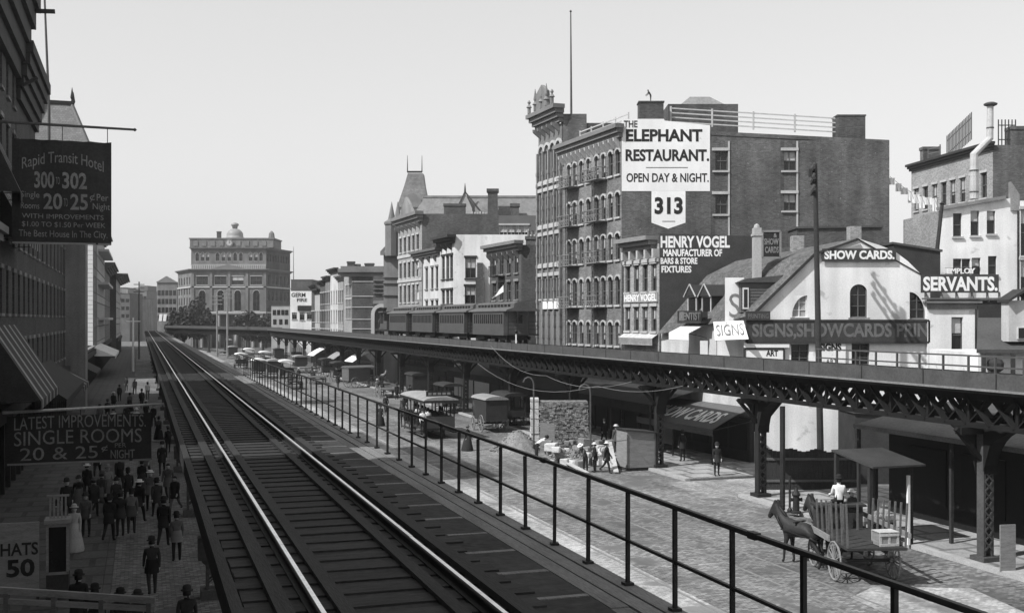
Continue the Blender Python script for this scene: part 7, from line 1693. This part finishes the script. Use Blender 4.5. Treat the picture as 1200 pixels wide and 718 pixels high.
# rough stones, each one a thing
random.seed(5)
stones = []
for i in range(52):
    px = 641 + i * 1.55 + random.uniform(-4, 4); py = 549 - random.random() * 12 ; l = G(px, py); sz = random.uniform(.3, .68); lift = random.choice((0, 0, .3, .55, .8))
    bm = bmesh.new(); bmesh.ops.create_cube(bm, size=1)
    for v in bm.verts: v.co = Vector((v.co.x * sz * random.uniform(.7, 1.2), v.co.y * sz * random.uniform(.7, 1.2), v.co.z * sz * random.uniform(.6, .9) + sz * .3))
    bmesh.ops.bevel(bm, geom=bm.edges[:], offset=.04, segments=1, affect='EDGES')
    me = bpy.data.meshes.new('stone_block'); bm.to_mesh(me); bm.free(); me.materials.append(M('rubble_pale' if i % 3 else 'rubble')); autouv(me)
    o = inst(me, 'stone_block', None, (l.x, l.y + lift * .9, lift), random.uniform(0, 3)); tag(o, 'rough pale stone block lying in the heap between brick stack and kiosk', 'stone', 'stone blocks heaped at the kerb')
q = G(680, 543); mb = MB()
for x, y, z, s_ in heap(q.x, q.y + .8, 2.4, 1.0, .95, 150, .36, 8): mb.rbox((x, y, z), (s_, s_ * .7, s_ * .5), Matrix.Rotation(random.uniform(0, 6), 3, 'Z') @ Matrix.Rotation(random.uniform(-.8, .8), 3, 'X'))
mb.lathe([(1.9, 0), (1.2, .35), (.4, .65), (.02, .7)], (q.x, q.y + .8, 0), 14, sy=.5)
tag(mb.build('rubble_heap', 'rubble'), 'low heap of broken stone rubble behind the stone blocks', 'rubble', kind='stuff')
for a, b, l in (((652, 540), (688, 556), 'long pale plank laid along the stones'), ((714, 541), (722, 555), 'short white board leaning by the kiosk')):
    pa, pb = G(*a), G(*b)
    mb = MB(); mb.beam(pa + Vector((0, 0, .25 if b[0] < 700 else 1.2)), pb + Vector((0, 0, .1)), .28, .07); tag(mb.build('plank', 'wood_pale'), l, 'plank')
# grey kiosk
ks = G(735, 552); KI = thing('kiosk', 'plain grey wooden kiosk with slanting top at the right kerb', 'kiosk', ks, math.atan2(TD.y, TD.x))
mb = MB(); mb.add([(0, 0, .18), (1.75, 0, .18), (1.75, 1.5, .18), (0, 1.5, .18), (0, 0, 2.3), (1.75, 0, 2.1), (1.75, 1.5, 2.1), (0, 1.5, 2.3)], [(0, 1, 5, 4), (1, 2, 6, 5), (2, 3, 7, 6), (3, 0, 4, 7), (4, 5, 6, 7)]); local(mb, 'walls', 'wood_grey', KI)
mb = MB(); mb.add([(-.1, -.12, 2.31), (1.9, -.12, 2.1), (1.9, 1.6, 2.1), (-.1, 1.6, 2.31), (-.1, -.12, 2.37), (1.9, -.12, 2.16), (1.9, 1.6, 2.16), (-.1, 1.6, 2.37)], MB.BF); local(mb, 'roof', 'wood_dark', KI)
mb = MB(); mb.box(.05, 1.7, .05, 1.45, 0, .178); local(mb, 'plinth', 'wood_dark', KI)
mb = MB()
for x, y in ((-.02, -.02), (1.70, -.02)): mb.box(x, x + .07, y - .01, y + .05, .18, 2.08)
local(mb, 'corner_board', 'wood_mid', KI)
# crook posts
for px, py, yt, l in ((625.5, 530, 440, 'thin crook topped post behind the brick stack'), (692, 545, 448, 'thin crook topped post between the stones and the kiosk')):
    p = G(px, py); zt = zof(yt, p.y); r = thing('crook_post', l, 'post', p); mb = MB(); pts = [(p.x, p.y, 0), (p.x, p.y, zt - .6)] + [(p.x - .35 + .35 * math.cos(a), p.y, zt - .6 + .5 * math.sin(a)) for a in (.5, 1.0, 1.6, 2.2, 2.8)]
    mb.tube(pts, .055, 8); mb.build('post', 'iron_grey', r); mb = MB(); mb.lathe([(.14, 0), (.1, .25), (.07, .5)], p, 8); mb.build('base', 'iron_black', r)
p = ST(48.3, 28.9); p2 = P(962, 500, 55)
# telegraph pole with three arms
Yp = 61.5; tb = XY(962, Yp); tt = XY(955, Yp); TP = thing('telegraph_pole', 'tall dark telegraph pole with stubby cross arms in front of the white gable', 'pole', (tb.x, tb.y, 0)); zt = zof(192, Yp)
mb = MB(); mb.tube([(tb.x, tb.y, 0), (tb.x * .5 + tt.x * .5, Yp, zt * .5), (tt.x, Yp, zt)], [.19, .16, .12], 10); mb.build('pole', 'wood_dark', TP)
for py, dd in ((200, .5), (212, .55), (225, .6)):
    mb = MB(); z = zof(py, Yp); d = Vector((.20, .98, 0)) ; c_ = Vector((tt.x, Yp, z)); mb.beam(c_ - d * 1.3 - Vector((.12, 0, 0)), c_ + d * 1.3 - Vector((.12, 0, 0)), .12, .14); arm = mb.build('cross_arm', 'wood_dark', TP)
    for k in range(6): mb = MB(); q = c_ - d * 1.2 + d * .48 * k - Vector((.12, 0, 0)); mb.lathe([(.03, .07), (.03, .16), (.07, .17), (.06, .27), (.02, .29)], q, 6); mb.build('insulator', 'iron_grey', arm)
mb = MB(); mb.box(tt.x - .35, tt.x - .15, Yp - .1, Yp + .1, zof(207, Yp), zof(198, Yp)); mb.build('junction_box', 'wood_dark', TP)
# slanting dark pole by the white house
r = thing('leaning_mast', 'leaning dark mast against the whitewashed house', 'pole', P(1094, 322, 74)); mb = MB(); mb.tube([P(1094, 330, 74), P(1104, 240, 74)], [.16, .12], 8); mb.build('mast', 'wood_dark', r); mb = MB(); q = P(1104, 240, 74); mb.lathe([(.12, 0), (.18, .08), (.04, .2)], q, 8); mb.build('cap', 'iron_black', r)
# slack telegraph wires along the kerb
WR = [((560, 426, 80), (700, 452, 60), 1.0), ((575, 405, 84), (640, 440, 70), .6), ((640, 440, 70), (740, 447, 58), .5), ((700, 452, 60), (800, 452, 54), .3)]
for i, (a, b, sg) in enumerate(WR):
    pa, pb = P(*a), P(*b); pts = [pa.lerp(pb, k / 10) - Vector((0, 0, sg * 4 * (k / 10) * (1 - k / 10))) for k in range(11)]; mb = MB(); mb.tube(pts, .014, 5)
    tag(mb.build('wire', 'stone_mid'), ('slack wire farthest up the street under the railway', 'short pale wire running up to the girder', 'pale wire between the two crook posts', 'nearest slack wire beside the bracketed column')[i], 'wire')
# dark shop awning before the old house, with letters
b0, b1 = on_line(886), on_line(792); f = wallframe(b0, b1); L = (b1 - b0).length
AW = thing('awning', 'low dark shop awning with pale lettering before the old house', 'awning', (b0.x, b0.y, 0))
n = 8; pf = [(0.05 + 2.9 * k / n, 3.35 - 1.15 * (k / n) ** 1.4) for k in range(n + 1)]
mb = MB(f); mb.add([(0, y, z) for y, z in pf] + [(L, y, z) for y, z in pf], [(k, k + 1, n + 2 + k, n + 1 + k) for k in range(n)]); mb.add([(0, y, z - .04) for y, z in pf] + [(L, y, z - .04) for y, z in pf], [(k, k + 1, n + 2 + k, n + 1 + k) for k in range(n)]); mb.quad((0, pf[-1][0], pf[-1][1]), (L, pf[-1][0], pf[-1][1]), (L, pf[-1][0], pf[-1][1] - .4), (0, pf[-1][0], pf[-1][1] - .4)); mb.build('canvas', 'wood_mid', AW)
T = MB(); text(T, 'SHOW CARDS', .8, L - 1.2, 0.0, 1.0, 0, .02, flip=True)
def onaw(v): y = 1.3 + (1 - v) * 1.2; k = (y - .05) / 2.9; return y, 3.35 - 1.15 * k ** 1.4
lt = MB(f); lt.add([(p[0], onaw(p[2])[0], onaw(p[2])[1] + .015 + p[1]) for p in T.v], T.f); lt.build('lettering', 'white_paint', AW)
mb = MB(f)
for u in (.1, L * .5, L - .1): mb = MB(f); mb.beam((u, 2.9, .14), (u, 2.9, 1.9), .07, .07); mb.beam((u, .05, 2.6), (u, 2.9, 2.12), .05, .05); mb.build('awning_post', 'iron_black', AW)
mb = MB(f); mb.box(.2, L - .2, .02, .3, .14, 2.7); SH = thing('shopfront', 'dark shop front with deep windows under the low lettered awning', 'shop', (b0.x, b0.y, 0)); mb.build('front', 'wood_dark', SH)
for k in range(4): mb = MB(f); u = .5 + k * (L - .8) / 4; mb.box(u, u + (L - .8) / 4 - .3, .305, .33, .8, 2.4); mb.build('pane', 'glass_dim', SH)
# big pavement awning at the right
PA = thing('awning', 'long wide pavement awning with pale front edge at the lower right', 'awning', ST(24, 29, 4))
mb = MB(FX); v_ = [(28.95, 22, 4.1), (28.95, 40.4, 4.1), (31.3, 40.4, 4.6), (31.3, 22, 4.6)]; mb.add(v_ + [(a, b, c - .08) for a, b, c in v_], MB.BF); mb.build('roof', 'roof_tin', PA)
mb = MB(FX); mb.box(28.90, 28.945, 22, 40.4, 3.95, 4.14); mb.build('front_edge', 'iron_edge', PA)
for s in (22.5, 28.5, 34.5, 40.2): mb = MB(FX); mb.box(29.0, 29.12, s - .06, s + .06, .14, 4.02); mb.build('awning_post', 'wood_dark', PA)
LS = thing('shop_building', 'low dark shop standing under and behind the long pavement awning', 'shop', ST(24, 34, 0))
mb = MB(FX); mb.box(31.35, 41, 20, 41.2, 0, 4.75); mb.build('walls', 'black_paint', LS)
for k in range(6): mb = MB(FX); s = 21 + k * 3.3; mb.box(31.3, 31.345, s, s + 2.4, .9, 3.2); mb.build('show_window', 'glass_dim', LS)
mb = MB(FX); mb.box(31.32, 41.2, 19.8, 41.4, 4.76, 4.9); mb.build('roof', 'roof_tar', LS)
# board fence of the yard
FE = thing('board_fence', 'dark board fence of the yard behind the hydrant', 'fence', (XY(888, 56).x, 56, 0)); mb = MB(fronto(56)); x = XY(886, 56).x; k = 0
while x < XY(1004, 56).x: h_ = 2.05 + .08 * math.sin(k) - .004 * k; mb.box(x, x + .2, -.04, 0, 0, h_); x += .21; k += 1
mb.build('boards', 'wood_dark', FE); mb = MB(fronto(56)); mb.box(XY(886, 56).x, XY(1004, 56).x, .003, .06, 1.5, 1.62); mb.box(XY(886, 56).x, XY(1004, 56).x, .003, .06, .4, .52); mb.build('rails', 'wood_mid', FE)
# hydrant and thin posts
p = G(933, 601, .14); HY = thing('fire_hydrant', 'short dark fire hydrant on the sunlit pavement behind the horses', 'hydrant', p)
mb = MB(); mb.lathe([(.22, 0), (.22, .08), (.15, .12), (.14, .75), (.19, .78), (.19, .84), (.15, .9), (.08, 1.02), (.05, 1.08), (.02, 1.1)], p, 12); mb.build('barrel', 'iron_black', HY)
mb = MB()
for s_ in (-1, 1): mm = MB(Matrix.Translation((p.x + s_ * .14, p.y, p.z + .6)) @ Matrix.Rotation(s_ * PI / 2, 4, 'Y')); mm.lathe([(.07, 0), (.07, .08), (.09, .08), (.09, .12)], (0, 0, 0), 8); mb.add(mm.v, mm.f)
mb.build('nozzle', 'iron_black', HY)
for px, py, l in ((925.5, 600, 'thin hitching post left of the hydrant'), (917, 597, 'square dark awning prop beside the thin hitching post')):
    p = G(px, py, .14); h_ = 1.6 if px > 920 else 4.6; r = thing('post', l, 'post', p); mb = MB(); mb.tube([p, p + Vector((0, 0, h_))], .05 if px > 920 else .12, 8 if px > 920 else 4); mb.build('shaft', 'iron_black', r); mb = MB(); mb.lathe([(.12, 0), (.12, .12), (.06, .2)], p, 8); mb.build('foot', 'iron_black', r)
# street stall with slanting roof
so = G(1067, 637, .14); SL = thing('market_stall', 'open street stall with slanting plank roof behind the stake wagon', 'stall', so, math.atan2(TD.y, TD.x))
mb = MB(); v_ = [(-1.9, -.3, 2.95), (.45, -.3, 2.95), (.45, 2.3, 3.3), (-1.9, 2.3, 3.3)]; mb.add(v_ + [(a, b, c + .07) for a, b, c in v_], MB.BF); local(mb, 'roof', 'sign_dark', SL)
for x, y, m in ((-1.8, 0, 'wood_dark'), (0, 0, 'wood_dark'), (-1.8, 2.1, 'wood_dark'), (0, 2.1, 'wood_dark')): mb = MB(); mb.box(x - .07, x + .07, y - .07, y + .07, 0, 2.97 + y * .16); local(mb, 'post', m, SL)
mb = MB(); mb.box(-.22, -.12, -.14, -.04, 0, 2.6); local(mb, 'white_post', 'white_paint', SL)
mb = MB(); mb.box(-1.7, -.25, .5, 1.9, .75, .85); mb.box(-1.7, -1.6, .5, 1.9, 0, .75); mb.box(-.35, -.25, .5, 1.9, 0, .75); local(mb, 'counter', 'wood_mid', SL)
for i in range(6):
    x, y = -1.5 + (i % 3) * .48, .75 + (i // 3) * .6; o = SL.matrix_basis @ Vector((x, y, .85)); b = MB(Matrix.Translation(o) @ Matrix.Rotation(math.atan2(TD.y, TD.x), 4, 'Z')); b.box(-.2, .2, -.24, .24, .0, .03); b.box(-.2, -.18, -.24, .24, .03, .16); b.box(.18, .2, -.24, .24, .03, .16); b.box(-.18, .18, -.24, -.22, .03, .16); b.box(-.18, .18, .22, .24, .03, .16)
    for k in range(9): b.lathe([(.02, 0), (.065, .05), (.065, .08), (.02, .13)], (-.12 + (k % 3) * .12, -.14 + (k // 3) * .14, .06), 6)
    tag(b.build('goods_tray', 'wood_grey' if i % 2 else 'canvas_grey'), ('left', 'middle', 'right')[i % 3] + (' front' if i < 3 else ' back') + ' tray of goods on the street stall counter', 'tray', 'trays on the stall')
person('stall keeper standing in shade behind the stall counter', SL.matrix_basis @ Vector((-.9, 2.4, 0)), 200, 1.7, 'cloth_grey', 'cloth_black', 'straw', pose='stand')
# leaning sign board by the last column
p = G(1180, 668, .14); BD = MB(Matrix.Translation(p) @ Matrix.Rotation(R(12), 4, 'Z')); BD.slab([(-.28, 0), (.3, 0), (.3, 1.55), (-.28, 1.55)], -.05, 0); tag(BD.build('board', 'wood_grey'), 'narrow weathered board leaning on the nearest railway column', 'board')
# pavement awnings farther on
for px, l, m in ((378, 'white shop awning farthest up the right pavement', 'canvas_white'), (402, 'grey rounded shop awning beyond the covered van', 'canvas_grey'), (424, 'white shop awning behind the covered van', 'canvas_white'), ):
    b = on_line(px, .05); e = b - LD * 5.5; f = wallframe(e, b); r = thing('awning', l, 'awning', (e.x, e.y, 3)); mb = MB(f); pf = [(0.0 + 2.6 * k / 5, 4.0 - 1.3 * (k / 5) ** 1.5) for k in range(6)]
    mb.add([(0, y, z) for y, z in pf] + [(5.3, y, z) for y, z in pf], [(k, k + 1, 7 + k, 6 + k) for k in range(5)]); mb.add([(0, y, z - .04) for y, z in pf] + [(5.3, y, z - .04) for y, z in pf], [(k, k + 1, 7 + k, 6 + k) for k in range(5)]); mb.build('canvas', m, r)
    mb = MB(f)
    for u in (.1, 5.2): mb = MB(f); mb.beam((u, 2.6, 0.14), (u, 2.6, 2.68), .07, .07); mb.build('awning_post', 'iron_black', r)

for s0, s1, z, l in ((63.5, 76, 4.1, 'nearest of the dark shading awnings added under the railway, before the big restaurant building'), (77, 92, 3.9, 'second of the dark shading awnings added under the railway, before the ornate building'), (93.5, 112, 4.2, 'third of the dark shading awnings added under the railway, below the last car'), (113, 134, 4.0, 'farthest of the dark shading awnings added under the railway, below the front cars')):  # awnings added to darken the zone under the railway
    r = thing('awning', l, 'awning', ST(s0, 30.6, z), 0, 'dark awnings added for shade under the railway'); t1 = 33.2 if s0 < 60 else 34.6
    mb = MB(FX); v_ = [(30.4, s0, z - .9), (30.4, s1, z - .9), (t1, s1, z + .2), (t1, s0, z + .2)]; mb.add(v_ + [(a, b, c - .05) for a, b, c in v_], MB.BF); mb.box(30.36, 30.4, s0, s1, z - 1.5, z - .88); mb.build('canvas', 'canvas_dark', r)
    for u in (s0 + .1, (s0 + s1) / 2, s1 - .1): mb = MB(FX); mb.box(30.42, 30.52, u - .05, u + .05, .14, z - .95); mb.build('awning_post', 'iron_black', r)

# ================================================================= TREES IN THE SQUARE
def tree(label, px, pyb, pyt, Y, w_, seed, n=1500):
    random.seed(seed); base = Vector(((px - 600) * Y / FPX, Y, 0)); zt = zof(pyt, Y); r = thing('shade_tree', label, 'tree', base, 0, 'trees in the square')
    mb = MB(); mb.tube([base, base + Vector((.1, 0, zt * .3)), base + Vector((-.1, 0, zt * .62))], [.38, .28, .12], 9)
    tips = []
    for k in range(9):
        a = k * 2.4; q = base + Vector((0, 0, zt * random.uniform(.28, .55))); e = q + Vector((math.cos(a) * w_ * .33, math.sin(a) * w_ * .33, zt * random.uniform(.12, .3))); mb.tube([q, q.lerp(e, .5) + Vector((0, 0, .3)), e], [.14, .09, .04], 6); tips.append(e)
    mb.build('trunk', 'bark', r)
    cl = []
    for k in range(34):
        while True:
            v = Vector((random.uniform(-1, 1), random.uniform(-1, 1), random.uniform(-1, 1)))
            if v.length < 1: break
        cl.append((base + Vector((v.x * w_ * .46, v.y * w_ * .46, zt * .62 + v.z * zt * .36)), random.uniform(.12, .24) * w_))
    lf = MB()
    for i in range(n):
        c_, rr = random.choice(cl); d = Vector((random.gauss(0, 1), random.gauss(0, 1), random.gauss(0, .8))); d = d.normalized() * rr * random.uniform(.5, 1.05); p = c_ + d; s_ = random.uniform(.4, .8)
        a = Vector((random.gauss(0, 1), random.gauss(0, 1), random.gauss(0, 1))).normalized(); b = a.cross(Vector((random.gauss(0, 1), random.gauss(0, 1), random.gauss(0, 1)))).normalized()
        lf.add([p - a * s_, p + b * s_ * .6, p + a * s_, p - b * s_ * .6], [(0, 1, 2, 3)])
    lf.build('crown', 'leaf', r)
tree('broad dark tree at the left foot of the institute', 231, 395, 355, 328, 10.5, 2, 3200)
tree('second dark tree left of the broad one at the foot of the institute', 214, 395, 361, 330, 9, 3, 2600)
tree('smaller tree before the right part of the institute front', 291, 395, 366, 326, 8, 4, 2200)
tree('low tree at the right corner of the institute', 312, 395, 371, 328, 7.5, 6, 2000)

# ================================================================= HAZE over the avenue
hz = MB(); hz.box(-1600, 1600, -400, 2600, -1.0, 42); hz_o = hz.build('haze', 'glass'); hz_o['kind'] = 'stuff'
hm_ = bpy.data.materials.new('haze_air'); hm_.use_nodes = True; hn = hm_.node_tree; hn.nodes.clear()
ho = hn.nodes.new('ShaderNodeOutputMaterial'); hv = hn.nodes.new('ShaderNodeVolumePrincipled'); hv.inputs['Color'].default_value = (.9, .9, .9, 1); hv.inputs['Density'].default_value = .0003; hv.inputs['Anisotropy'].default_value = .3
hn.links.new(hv.outputs[0], ho.inputs['Volume']); hz_o.data.materials.clear(); hz_o.data.materials.append(hm_)
